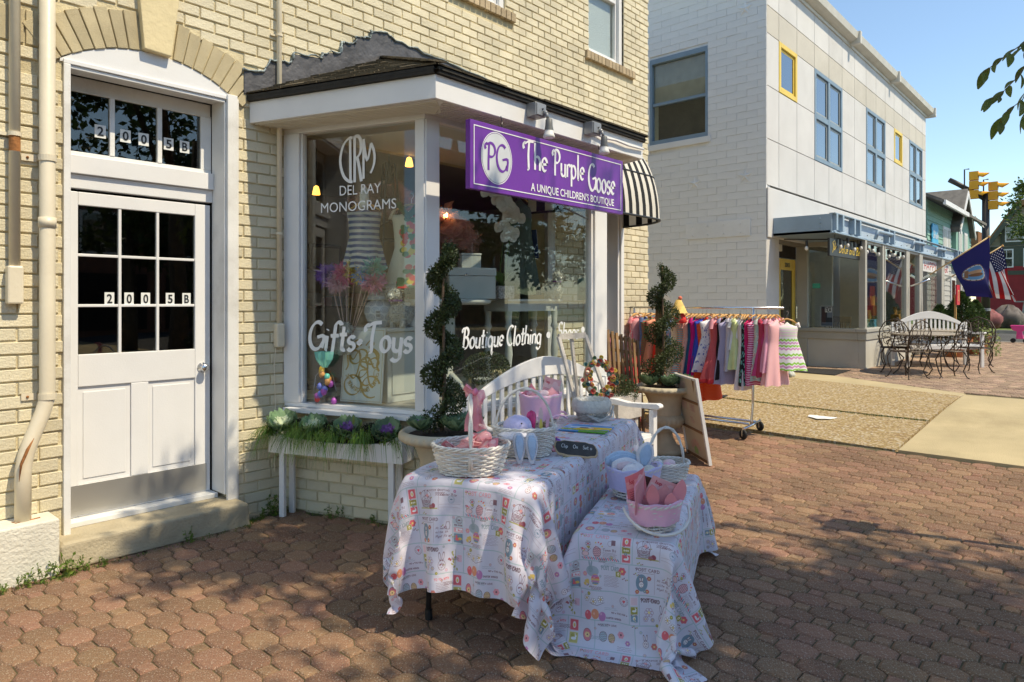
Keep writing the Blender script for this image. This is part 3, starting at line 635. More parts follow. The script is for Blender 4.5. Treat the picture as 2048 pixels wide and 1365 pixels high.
# soffit with boards and fascia
FA,FB,FC,FD=(2.45,4.8),(2.95,3.31),(5.49,3.31),(6.02,4.8)
mb=MB(); mb.prism([(FA[0]+.02,4.79),(FB[0]+.03,3.34),(FC[0]-.03,3.34),(FD[0]-.02,4.79)],(0,0,2.901),(1,0,0),(0,1,0),(0,0,.02))
for k in range(1,9):
    t=k/9*.9; seg(mb,(FA[0]+.06*k*.62,4.79),(FB[0]+.045*k*.6+.03,3.345+.036*k*.6),.004,2.893,2.9,0)
for k in range(9): mb.bx(FB[0]+.1+.02*k,FC[0]-.1,3.36+k*.033,3.364+k*.033,2.893,2.9)
O('soffit',mb,m_soff,bay)
mb=MB(); seg(mb,FA,FB,.025,2.90,3.055); seg(mb,(FB[0],FB[1]),FC,.025,2.8995,3.055,.001); seg(mb,FC,FD,.025,2.90,3.055)
O('fascia',mb,m_white,bay,bev=.003)
mb=MB(); 
for a,b in ((FA,FB),(FB,FC),(FC,FD)): seg(mb,(a[0],a[1]),(b[0],b[1]),.06,3.056,3.10,-.03)
m_drip=M('black_drip_edge',(.02,.017,.013),.8,.3,10,.3,60); O('drip_edge',mb,m_drip,bay)
K1=Vector((3.69,4.79,3.70)); K2=Vector((5.45,4.79,3.66)); e=3.105
EA=Vector((2.42,4.79,3.11)); EB=Vector((2.93,3.27,e)); EC=Vector((5.52,3.27,e)); ED=Vector((6.05,4.79,3.11))
mb=MB(); 
for q in ((EA,EB,K1),(EB,EC,K2,K1),(EC,ED,K2)): mb.add([p for p in q],[tuple(range(len(q)))]); mb.add([p-Vector((0,0,.03)) for p in q],[tuple(range(len(q)))[::-1]])
O('roof_deck',mb,m_drip,bay)
def facet(mb,a,b,c,d,rows,tab):
    n=(b-a).cross(d-a).normalized()
    if n.z<0: n=-n
    for r in range(rows):
        t0,t1=r/rows,min((r+1.15)/rows,1); p0,p1=a.lerp(d,t0),b.lerp(c,t0); q0,q1=a.lerp(d,t1),b.lerp(c,t1); L=(p1-p0).length
        k=max(1,int(L/tab)); s=-(r%2)*.5
        while s<k:
            f0,f1=max(s,0)/k,min(s+1,k)/k
            if f1-f0>.01:
                g=.003/L; P=[p0.lerp(p1,f0+g),p0.lerp(p1,f1-g),q0.lerp(q1,f1-g),q0.lerp(q1,f0+g)]; h=random.uniform(.009,.016); w=Vector((random.gauss(0,.003),random.gauss(0,.003),0))
                up=[P[0]+n*h+w,P[1]+n*h+w,P[2]+n*.003,P[3]+n*.003]; lo=[P[0]+w,P[1]+w,P[2],P[3]]
                mb.add(lo+up,[(4,5,6,7),(0,1,5,4),(1,2,6,5),(3,0,4,7)])
            s+=1
mb=MB(); facet(mb,EA,EB,K1,K1,12,.16); facet(mb,EB,EC,K2,K1,14,.2); facet(mb,EC,ED,K2,K2,12,.16)
O('shingles',mb,m_shing,bay,kind='stuff')
# hip ridge caps
mb=MB()
for k in range(9):
    a=EB.lerp(K1,k/9); b=EB.lerp(K1,(k+1.2)/9 if k<8 else 1); mb.beam(a+Vector((0,0,.02)),b+Vector((0,0,.012)),.12,.012)
O('ridge_caps',mb,m_shing,bay)
# lead flashing stepped on the wall
fl=[(2.40,3.28),(2.55,3.30),(2.60,3.40),(2.78,3.43),(2.80,3.50),(3.03,3.53),(3.06,3.58),(3.22,3.62),(3.24,3.72),(3.36,3.74),(3.38,3.80),(3.52,3.82),(3.53,3.90),(3.70,3.92),(3.78,3.885),(4.25,3.86),(4.8,3.83),(5.33,3.80),(5.47,3.72)]
low=[(5.47,3.62),(4.5,3.64),(3.69,3.66),(3.2,3.42),(2.40,3.10)]
mb=MB().prism(fl+low,(0,4.782,0),(1,0,0),(0,0,1),(0,.016,0)); 
O('flashing',mb,m_lead,bay,bev=.003,seg=1)
mb=MB(); pts=[]
for (a,b) in zip(fl[:-1],fl[1:]):
    for k in range(6): t=k/6; pts.append((a[0]+(b[0]-a[0])*t+random.gauss(0,.006),4.78,a[1]+(b[1]-a[1])*t+random.gauss(0,.007)))
mb.tube(pts,[random.uniform(.006,.022) for _ in pts],7,fl=.5); O('sealant',mb,m_seal,bay,smooth=True)
m_drips=M('white_drips',(.6,.6,.57),.7)
mb=MB()
for x in (4.35,4.42,4.75,4.83,4.98,5.0,5.1,5.18):
    z=3.70+random.uniform(-.02,.04); mb.bx(x,x+random.uniform(.008,.016),4.779,4.781,z-random.uniform(.03,.09),z+.03)
O('drip_stain',mb,m_drips,bay)
# shop door recess on the right
sd=O('shop_door_frame',MB().bx(6.62,6.70,4.775,4.80,.05,2.78).bx(7.40,7.47,4.775,4.80,.05,2.78).bx(6.70,7.40,4.98,5.02,2.36,2.44).bx(7.36,7.40,4.80,5.15,.1,2.98).bx(6.70,6.74,4.80,5.15,.1,2.98).bx(6.62,7.47,4.77,4.80,2.78,2.86),m_white,shop,bev=.004)
O('shop_door',MB().bx(6.74,6.84,5.0,5.04,.1,2.36).bx(7.27,7.36,5.0,5.04,.1,2.36).bx(6.84,7.27,5.0,5.04,2.2,2.36).bx(6.84,7.27,5.0,5.04,.1,.4),m_white,shop,bev=.004)
O('shop_door_pane',MB().bx(6.84,7.27,5.018,5.022,.4,2.2),m_darkglass,shop); O('shop_door_transom',MB().bx(6.74,7.36,5.0,5.006,2.44,2.98),m_darkglass,shop)
# interior shell
m_in=M('shop_wall_inside',(.30,.24,.19),.9,.15,1.5,0); m_infl=M('shop_floor_wood',(.12,.075,.045),.5,.2,4,0)
mb=MB(); mb.bx(2.5,7.85,8.2,8.3,.1,3.1); mb.bx(2.42,2.52,5.07,8.2,.1,3.1); O('interior_wall',mb,m_in,shop)
O('interior_ceiling',MB().bx(2.42,7.86,5.065,8.2,3.05,3.1),m_in,shop); O('interior_floor',MB().bx(2.42,7.86,5.065,8.2,.15,.2),m_infl,shop)
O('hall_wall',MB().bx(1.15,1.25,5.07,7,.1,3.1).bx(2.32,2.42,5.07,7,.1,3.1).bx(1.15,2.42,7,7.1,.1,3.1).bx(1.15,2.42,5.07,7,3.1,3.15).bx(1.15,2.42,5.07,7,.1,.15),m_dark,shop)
O('awning_wall',MB(),m_white,None) if 0 else None
# ---------------------------------------------------------------- pipes
def pipe(name,pts,r,label,brk,mat=m_pipe,extra=None):
    t=T(name,(pts[-1][0],pts[-1][1],pts[-1][2]),label,name.replace('_',' '))
    O('pipe',MB().tube(pts,r,20),mat,t,smooth=True)
    for z in brk:
        x=[p for p in pts][0][0]; y=pts[0][1]
        mb=MB(); mb.lathe([(r+.001,-.018),(r+.006,-.018),(r+.006,.018),(r+.001,.018)],(x,y,z),20); mb.bx(x-r-.075,x-r,YW-.012,YW-.006,z-.02,z+.02); O('bracket',mb,mat,t); O('screw',MB().ball((x-r-.045,YW-.014,z),.008,8),m_rust,t)
    return t
PB=[(1.165,4.74,7.3),(1.165,4.74,1.02)]+[(1.165-.135*s,4.74-.03*math.sin(s*3.14),1.02-.32*s) for s in [i/10 for i in range(1,10)]]
PB=[(1.165,4.735,7.3),(1.165,4.735,1.06),(1.160,4.735,1.0),(1.140,4.73,.93),(1.085,4.72,.79),(1.055,4.715,.70),(1.042,4.715,.62),(1.040,4.715,.32)]
t=pipe('drainpipe',PB,.041,'thick cream downpipe beside the white door with a kinked rusty foot','' and [] or [1.025,2.43])
O('pipe_joint',MB().lathe([(.0415,-.03),(.046,-.03),(.046,.03),(.0415,.03)],(1.165,4.735,2.05),20),m_pipe,t,smooth=True)
mb=MB(); mb.tube([(1.082,4.66,.80),(1.05,4.655,.74),(1.02,4.66,.66),(1.012,4.668,.56)],[.002,.014,.012,.002],8,fl=.5); mb.tube([(1.12,4.70,.325),(1.0,4.68,.322),(.99,4.72,.322)],.006,6); O('rust_streak',mb,m_rust,t,smooth=True)
t=pipe('electrical_conduit',[(1.012,4.765,7.3),(1.012,4.765,1.78)],.028,'narrow cream conduit pipe at the far left ending in a small box',[])
O('junction_box',MB().bx(.972,1.05,4.73,4.80,1.57,1.79),m_pipe,t,bev=.01); O('rust_band',MB().lathe([(.0286,-.05),(.0288,0),(.0286,.05)],(1.012,4.765,2.5),16),m_rust,t)
O('clamp',MB().lathe([(.0285,-.012),(.034,-.012),(.034,.012),(.0285,.012)],(1.012,4.765,2.55),16).bx(.93,.985,4.785,4.799,2.54,2.56),m_pipe,t)
t=pipe('wall_conduit',[(2.668,4.765,7.3),(2.668,4.765,1.42)],.019,'thin cream conduit running down the brick beside the bay window',[])
O('switch_box',MB().bx(2.635,2.70,4.735,4.80,1.24,1.42),m_pipe,t,bev=.012)
O('cable',MB().tube([(2.655,4.79,1.24),(2.64,4.79,1.1),(2.65,4.79,.8),(2.645,4.79,.3)],.004,6),m_pipe,t)
for z in (3.6,2.1): O('clamp',MB().lathe([(.0195,-.008),(.025,-.008),(.025,.008),(.0195,.008)],(2.668,4.765,z),14).bx(2.61,2.65,4.785,4.799,z-.006,z+.006),m_pipe,t)
mb=MB(); mb.ball((.93,4.74,3.03),(.03,.03,.06),10); O('wall_hook',mb,m_black,None,label='dark bell shape mounted on the brick at the far left edge',cat='hook') if 0 else None
# ---------------------------------------------------------------- printed postcard cloth
def postcard_print():
    random.seed(11)
    w,h=640,660; c=CV(w,h,(.87,.85,.89)); _l=c.line; c.line=lambda pl,w_,col,a=1:_l(pl,w_*1.4,col,a); pk=(.93,.42,.45); pk2=(.95,.62,.66); gr=(.60,.66,.68); br=(.50,.33,.36); ol=(.66,.62,.28); bl=(.50,.60,.66); li=(.72,.78,.79); pu=(.80,.52,.70); ye=(.93,.78,.42); or_=(.93,.60,.45)
    def stamp(x,y,a,b,col,kind):
        c.rect(x,y,x+a,y+b,col); c.rect(x+3,y+3,x+a-3,y+b-3,col); c.line([(x+1.5,y+1.5),(x+a-2,y+1.5),(x+a-2,y+b-2),(x+1.5,y+b-2),(x+1.5,y+1.5)],1,(.96,.95,.95))
        cx,cy=x+a/2,y+b/2
        if kind==0: c.ell(cx,cy,a*.2,b*.3,(.95,.93,.88)); c.ell(cx,cy-2,a*.1,b*.16,ye)
        if kind==1:
            for k in (-1,0,1): c.ell(cx+k*a*.22,cy,a*.09,b*.16,(.95,.92,.85))
        if kind==2: c.ell(cx,cy-b*.08,a*.3,b*.14,(.96,.95,.94)); c.ell(cx+a*.22,cy+b*.12,a*.1,b*.12,(.96,.95,.94)); c.line([(cx+a*.2,cy+b*.15),(cx+a*.12,cy+b*.36)],3,(.96,.95,.94))
        if kind==3: c.ell(cx-a*.1,cy-b*.12,a*.24,b*.16,pk); c.ell(cx+a*.18,cy-b*.05,a*.2,b*.14,ye); c.ell(cx-a*.2,cy+b*.15,a*.09,b*.16,pk)
    def flower(x,y,r,col,cc=None,ring=0):
        for k in range(6):
            a=k*1.047; c.ell(x+math.cos(a)*r*.6,y+math.sin(a)*r*.6,r*.42,r*.42,col,.95,ring)
        c.ell(x,y,r*.28,r*.28,cc or (.98,.9,.6))
    def egg(x,y,r,col,ln=None):
        c.ell(x,y,r,r*1.25,col)
        if ln:
            for k in (-2,-1,0,1,2): 
                yy=y+k*r*.42; q=r*math.sqrt(max(0,1-(k*.42/1.25)**2))*.92
                c.line([(x-q+2*q*i/8,yy+(r*.12 if i%2 else -r*.12)) for i in range(9)],1.3,ln)
            c.ell(x,y,r,r*1.25,ln,1,1.6)
    def rabbit(x,y,s,col,fill=None,ln=1.3):
        if fill: c.ell(x,y,s*.42,s*.5,fill); c.ell(x-s*.2,y+s*.85,s*.13,s*.45,fill,1,0,.15); c.ell(x+s*.18,y+s*.85,s*.13,s*.45,fill,1,0,-.2)
        c.ell(x,y,s*.42,s*.5,col,1,ln); c.ell(x-s*.2,y+s*.85,s*.13,s*.45,col,1,ln,.15); c.ell(x+s*.18,y+s*.85,s*.13,s*.45,col,1,ln,-.2)
        c.ell(x-s*.16,y+s*.08,s*.06,s*.07,col); c.ell(x+s*.16,y+s*.08,s*.06,s*.07,col); c.line([(x-s*.08,y-s*.2),(x,y-s*.26),(x+s*.08,y-s*.2)],1.2,col)
        for k in range(9): a=random.uniform(0,6.28); q=s*random.uniform(.1,.4); c.line([(x+q*math.cos(a),y+q*math.sin(a)),(x+q*math.cos(a)+2,y+q*math.sin(a)-5)],.8,col,.6)
    def postmark(x,y,r,col,heart=True):
        c.ell(x,y,r,r,col,1,1.4); c.ell(x,y,r*.68,r*.68,col,1,1)
        for k in range(12): a=k*.52; c.ell(x+math.cos(a)*r*.84,y+math.sin(a)*r*.84,1.5,1.5,col)
        if heart: c.ell(x-r*.16,y+r*.08,r*.2,r*.2,pk); c.ell(x+r*.16,y+r*.08,r*.2,r*.2,pk); c.poly([(x-r*.34,y),(x+r*.34,y),(x,y-r*.4)],pk)
        else: c.ell(x,y,r*.4,r*.2,col)
    # rows (y up): 4 rows of 165 px
    for y in (0,165,330,495): c.rect(0,y,w,y+6,li)
    for x,ya,yb in ((250,495,660),(318,495,660),(0,495,660),(300,330,495),(568,330,495),(0,165,330),(300,165,330),(360,165,330),(90,0,165),(330,0,165),(560,0,165)): c.rect(x,ya,x+5,yb,li)
    # row A (top)
    c.text('POST CARD',14,628,22,pk2,2.4,170); flower(60,590,17,br,pk,1.5); c.line([(60,575),(60,548),(45,565)],1.4,br); c.line([(60,550),(76,566)],1.4,br)
    for k in range(10): c.ell(random.uniform(20,210),random.uniform(535,610),4.5,4.5,random.choice([pk,ye,or_,pk2]))
    egg(112,548,24,(.95,.75,.77),br); c.ell(40,535,22,14,(.94,.8,.8)); c.ell(40,535,22,14,br,1,1.4); c.line([(24,545),(14,566),(24,568)],1.4,br); c.ell(26,562,6,6,pk)
    c.rect(198,592,222,622,br,.85); c.ell(190,600,14,16,br,1,1); c.text('Tomm Bit',146,556,14,br,1,80,.2); c.scrib(146,546,88,5,7,br,.9)
    for k in range(19): c.line([(18+k*12,516),(26+k*12,506)],4,(pk if k%2 else bl))
    stamp(260,596,50,56,pk,0); stamp(260,555,50,36,ol,1); stamp(260,506,50,44,pk,2)
    c.text('EASTER GREETING',400,636,9,br,1,150); c.ell(385,575,36,34,br,1,1.6); c.ell(385,600,40,44,br,1,1.8); rabbit(388,590,40,br)
    for k in range(6): c.line([(352,548+k*7),(420,548+k*7)],1.3,br)
    for k in range(9): c.line([(354+k*8,544),(354+k*8,586)],1.1,br)
    c.ell(442,552,15,15,(.62,.30,.36)); c.ell(425,546,13,13,(.70,.34,.38)); c.line([(345,538),(470,538)],5,ol,.7)
    c.line([(478,650),(478,530)],1.2,br,.7); c.text('Easter Bite',486,610,15,br,1.1,110,.3); postmark(560,590,22,bl,False); c.line([(486,560),(620,566)],1,br,.5); c.line([(486,545),(620,545)],1,br,.5)
    # row B
    c.ell(80,440,40,30,(.62,.68,.70),.75); rabbit(70,450,36,(.60,.66,.68),(.62,.68,.70)); egg(98,395,25,(.93,.78,.45),None)
    for k,cc in enumerate((bl,pu,ye,pk,pu)): 
        q=24*math.sqrt(max(0,1-((k-2)*.45)**2/1.5)); c.line([(98-q+2*q*i/10,375+k*10+(4 if i%2 else -4)) for i in range(11)],4,cc)
    for k in range(7): c.ell(38+12*math.cos(k),372+12*math.sin(k*1.3),8,8,ye,.9)
    c.text('POST CARD',135,452,22,gr,2.6,110); flower(262,455,22,pk,(.98,.85,.5)); stamp(222,420,32,32,ol,0); c.scrib(150,418,100,8,8,br,.9); flower(30,420,14,pk2)
    c.text('POST CARD',340,468,16,br,1.8,140); c.scrib(350,458,110,1,8,br,1.2); c.ell(376,402,34,48,bl); rabbit(374,392,34,br,(.95,.93,.92)); flower(350,352,12,(.85,.45,.35)); flower(408,356,12,(.85,.45,.35)); flower(418,430,13,(.75,.42,.38))
    c.line([(450,470),(450,345)],1,br,.6); c.text('Mi name',462,420,13,br,1,70,.2); c.text('alite th',462,398,13,br,1,80,.2); c.text('Myst fit a',462,374,13,br,1,90,.2); c.line([(530,460),(548,460),(552,440),(548,418),(530,418),(526,440),(530,460)],1.4,br); c.ell(548,352,8,6,(.85,.4,.35))
    c.rect(574,335,640,492,(.80,.85,.86),.6)
    for k in range(7): c.line([(574,478-k*4),(640,478-k*4)],.8,bl,.6)
    postmark(612,474,22,br,False); c.text('PAR AVION',580,440,8,br,1.1,54); c.rect(578,404,636,428,(.95,.93,.94)); c.line([(578,404),(636,404),(636,428),(578,428),(578,404)],1.4,pk); c.text('R',582,408,15,pk,2); c.text('No 02',604,410,10,pk,1.2,28); stamp(576,340,62,58,bl,3)
    # row C
    for k in range(3):
        for q in (0,): flower(40+k*44,285-(k%2)*14,19,(.96,.95,.94),ye); flower(40+k*44,285-(k%2)*14,19,br,ye,1.3)
    c.line([(60,262),(105,250),(150,268)],1.4,br); egg(50,192,21,pk); egg(94,202,23,or_); egg(136,190,21,pu)
    for x in (50,94,136): c.ell(x-6,204,5,7,(.98,.85,.86),.5)
    c.text('EASTER WISHES',160,180,9,br,1.2,90); c.scrib(150,240,90,2,9,gr,1.2); c.text('NO 2 THE FOR 1',190,212,8,br,1.1,100); postmark(270,290,26,br)
    stamp(310,276,44,46,(.93,.80,.82),9); stamp(310,228,44,42,ol,2); stamp(310,186,44,38,bl,0)
    c.text('POST CARD',372,296,20,(.40,.27,.29),2.4,110); rabbit(500,215,58,br,None,1.6); flower(420,240,26,(.68,.45,.52),None,1.8); flower(400,205,16,(.68,.45,.52),None,1.6); flower(440,200,12,br,None,1.5)
    for k in range(8): c.ell(585+random.uniform(-18,18),185+k*14,5,9,ol,.8,0,random.uniform(-1,1))
    c.line([(585,178),(590,300)],1.4,ol); c.ell(548,245,8,5,(.75,.4,.4),1,0,.6); c.ell(556,240,6,8,(.75,.4,.4),1,0,.6); c.rect(600,230,630,270,pk2,.5)
    # row D
    c.ell(45,80,26,36,pk,.75); c.ell(45,80,26,36,br,1,1.6); flower(45,80,16,(.97,.85,.6),br); c.text('MADE WITH LOVE',110,140,9,br,1.1,110)
    egg(140,80,23,(.75,.83,.86),br); egg(190,75,20,(.94,.82,.6),br); flower(245,100,20,pk2,br); flower(285,60,15,pu); c.scrib(225,35,90,3,9,br)
    rabbit(392,70,40,br,(.93,.88,.88)); flower(440,60,18,(.88,.5,.45)); c.text('TO YOU WITH',450,130,12,pk,1.5,100); c.scrib(460,115,90,6,9,br); stamp(575,90,54,62,pk,0); stamp(575,20,54,62,(.80,.75,.45),2)
    for k in range(46):
        x,y=random.uniform(0,w),random.uniform(0,h); q=random.choice([0,0,1,2])
        if q==0: flower(x,y,random.uniform(7,11),random.choice([pk2,(.75,.55,.60),pu,ol,bl]),None,random.choice([0,1.4]))
        elif q==1: c.scrib(x,y,random.uniform(40,80),3,7,random.choice([br,gr]),1.6,.8)
        else:
            for j in range(4): c.ell(x+j*9,y+6*math.sin(j*2),5,3,random.choice([ol,(.6,.35,.4)]),.8,0,j)
    random.seed(7); return c.a
m_cloth=IM('postcard_print_cloth',postcard_print(),.72,.35,13,sheen=.2,trans=.12,noise=.03)
# ---------------------------------------------------------------- cloth draping by relaxation
def drape(cx,cy,ux,uy,L,Wd,hz,over,sp,boxes,steps=130,iters=18,seed=1,fl=0.004,shift=(0,0)):
    """boxes: (cx,cy,angle,halfL,halfW,top) oriented boxes; returns vertices, faces, uv"""
    rs=np.random.default_rng(seed)
    oL0,oL1,oW0,oW1=over; nx=int(round((L+oL0+oL1)/sp)); ny=int(round((Wd+oW0+oW1)/sp))
    s=np.linspace(-L/2-oL0,L/2+oL1,nx+1); t=np.linspace(-Wd/2-oW0,Wd/2+oW1,ny+1); Sx,Ty=np.meshgrid(s,t)
    X=np.zeros((ny+1,nx+1,3)); X[...,0]=cx+Sx*ux-Ty*uy; X[...,1]=cy+Sx*uy+Ty*ux; X[...,2]=hz+.02+rs.normal(0,.0015,Sx.shape)
    # start with the overhang bent part-way down
    ex=np.maximum(np.abs(Sx)-L/2,0); ey=np.maximum(np.abs(Ty)-Wd/2,0); X[...,2]-=np.hypot(ex,ey)*.93; 
    Sc=np.clip(Sx,-L/2,L/2)+np.sign(Sx)*ex*.22; Tc=np.clip(Ty,-Wd/2,Wd/2)+np.sign(Ty)*ey*.22
    X[...,0]=cx+Sc*ux-Tc*uy; X[...,1]=cy+Sc*uy+Tc*ux
    V=np.zeros_like(X); dx=s[1]-s[0]; dy=t[1]-t[0]; dd=math.hypot(dx,dy); dt=.022
    sl=[]
    def add(a,b,r,k): sl.append((a,b,r,k))
    def par(ax,step,r,k):
        for o in range(step*2 if step==1 else 4):
            pass
    def corr(A,B,r,k):
        d=B-A; l=np.linalg.norm(d,axis=-1,keepdims=True)+1e-9; c=d*(.5*k*(l-r)/l); A+=c; B-=c
    for it in range(steps):
        V[...,2]-=2.6*dt; V*=.985; P=X+V*dt
        for q in range(iters):
            for o in (0,1):
                n=(P.shape[1]-o)//2; corr(P[:,o:o+2*n:2],P[:,o+1:o+2*n:2],dx,1)
                n=(P.shape[0]-o)//2; corr(P[o:o+2*n:2],P[o+1:o+2*n:2],dy,1)
            for o in (0,1):
                n=(P.shape[0]-o)//2; A=P[o:o+2*n:2]; B=P[o+1:o+2*n:2]
                for p in (0,1):
                    m=(P.shape[1]-p)//2
                    corr(A[:,p:p+2*m:2],B[:,p+1:p+2*m:2],dd,.35); corr(A[:,p+1:p+2*m:2],B[:,p:p+2*m:2],dd,.35)
            for o in (0,1,2,3):
                n=(P.shape[1]-o)//4; 
                if n>0: corr(P[:,o:o+4*n:4],P[:,o+2:o+4*n:4],dx*2,.05)
                n=(P.shape[0]-o)//4
                if n>0: corr(P[o:o+4*n:4],P[o+2:o+4*n:4],dy*2,.05)
            for bx,by,ang,hl,hw,top in boxes:
                c,sn=math.cos(ang),math.sin(ang); lx=(P[...,0]-bx)*c+(P[...,1]-by)*sn; ly=-(P[...,0]-bx)*sn+(P[...,1]-by)*c
                px=hl-np.abs(lx); py=hw-np.abs(ly); pz=top-P[...,2]; ins=(px>0)&(py>0)&(pz>0)
                mn=np.minimum(np.minimum(px,py),pz*.9)
                up=ins&(pz*.9<=mn+1e-9); sx_=ins&~up&(px<=py); sy_=ins&~up&~sx_
                P[...,2]=np.where(up,top,P[...,2]); lx=np.where(sx_,np.sign(lx)*hl,lx); ly=np.where(sy_,np.sign(ly)*hw,ly)
                ch=sx_|sy_; P[...,0]=np.where(ch,bx+lx*c-ly*sn,P[...,0]); P[...,1]=np.where(ch,by+lx*sn+ly*c,P[...,1])
                P[...,:2]=np.where(up[...,None],P[...,:2]*.6+X[...,:2]*.4,P[...,:2])
            g=P[...,2]<fl; P[...,2]=np.where(g,fl,P[...,2]); P[...,:2]=np.where(g[...,None],P[...,:2]*.8+X[...,:2]*.2,P[...,:2])
        V=(P-X)/dt; sp_=np.linalg.norm(V,axis=-1,keepdims=True); V*=np.minimum(1,2.5/(sp_+1e-6)); X=P
    uv=np.stack([(-Ty+shift[1])/.50,(Sx+shift[0])/.515],-1).reshape(-1,2)
    n1=nx+1; F=[(j*n1+i,j*n1+i+1,(j+1)*n1+i+1,(j+1)*n1+i) for j in range(ny) for i in range(nx)]
    return X.reshape(-1,3),F,uv
AT=math.atan2(.326,.946); tu=(math.cos(AT),math.sin(AT)); tL,tW=2.05,.72
tc0=(2.33+tu[0]*tL/2-tu[1]*tW/2,1.945+tu[1]*tL/2+tu[0]*tW/2)
A2=math.atan2(.518,1.268); u2=(math.cos(A2),math.sin(A2)); L2,W2=1.36,.50
tc2=(2.74+u2[0]*L2/2-u2[1]*W2/2,1.47+u2[1]*L2/2+u2[0]*W2/2)
b1=(tc0[0],tc0[1],AT,tL/2,tW/2,.742); b2=(tc2[0],tc2[1],A2,L2/2+.01,W2/2+.01,.512)
b2s=(tc2[0]+.085*math.sin(A2),tc2[1]-.085*math.cos(A2),A2,L2/2+.012,W2/2-.04,.522)
def clothobj(name,V,F,uv,label,cat,group):
    me=bpy.data.meshes.new(name); me.from_pydata([tuple(p) for p in V],[],F); me.materials.append(m_cloth)
    l=me.uv_layers.new(name='UVMap'); idx=np.empty(len(me.loops),dtype=np.int32); me.loops.foreach_get('vertex_index',idx); l.data.foreach_set('uv',uv.astype(np.float32)[idx].ravel())
    me.polygons.foreach_set('use_smooth',[True]*len(F)); me.update()
    o=link(name,me,None,label=label,cat=cat,group=group); md=o.modifiers.new('sub','SUBSURF'); md.levels=2; md.render_levels=2; return o
V,F,uv=drape(tc2[0],tc2[1],u2[0],u2[1],L2,W2,.512,(.545,.34,.42,.30),.034,[(tc2[0],tc2[1],A2,L2/2,W2/2,.502)],seed=3,shift=(.12,.2))
clothobj('tablecloth',V,F,uv,'postcard print tablecloth on the lower table, its hem bunched on the pavers','tablecloth','postcard print tablecloths')
V,F,uv=drape(tc0[0],tc0[1],tu[0],tu[1],tL,tW,.742,(.47,.42,.47,.42),.031,[b1,b2s],seed=5,shift=(0,0))
clothobj('tablecloth',V,F,uv,'postcard print tablecloth on the taller table, corners hanging in points','tablecloth','postcard print tablecloths')
# tag on the cloth
# ---------------------------------------------------------------- folding tables
m_top=M('table_top_plastic',(.55,.54,.50),.5,.05,4,.05,60); m_leg=M('grey_table_leg',(.045,.045,.045),.4,.1,5,.05,60,metal=.3); m_rub=M('black_rubber',(.012,.012,.012),.7)
def ftable(cx,cy,ang,L,Wd,h,label):
    t=T('folding_table',(cx,cy,0),label,'table','tables under postcard print cloths',world=False,rz=ang)
    O('tabletop',MB().bx(-L/2+.03,L/2-.03,-Wd/2+.03,Wd/2-.03,h-.05,h-.008),m_top,t,bev=.012)
    for sx in (-1,1):
        x=sx*(L/2-.16)
        for sy in (-1,1):
            y=sy*(Wd/2-.09)
            lg=O('leg',MB().tube([(x,y*.62,h-.05),(x,y*.66,h-.13),(x+sx*.015,y*.9,h-.25),(x+sx*.02,y,h-.34),(x+sx*.02,y,.02)],.0145,10),m_leg,t,smooth=True)
            O('foot_cap',MB().cyl((x+sx*.02,y,0),(x+sx*.02,y,.05),.019,10),m_rub,lg)
        O('crossbar',MB().cyl((x,-Wd/2+.14,h-.09),(x,Wd/2-.14,h-.09),.012,8),m_leg,t)
        O('brace',MB().cyl((x,0,h-.09),(x-sx*.42,0,h-.05),.009,8),m_leg,t)
    return t
ftable(tc0[0],tc0[1],AT,tL,tW,.742,'taller grey legged folding table under the postcard cloth')
ftable(tc2[0],tc2[1],A2,L2,W2,.502,'lower folding table hidden under the cloth that reaches the ground')
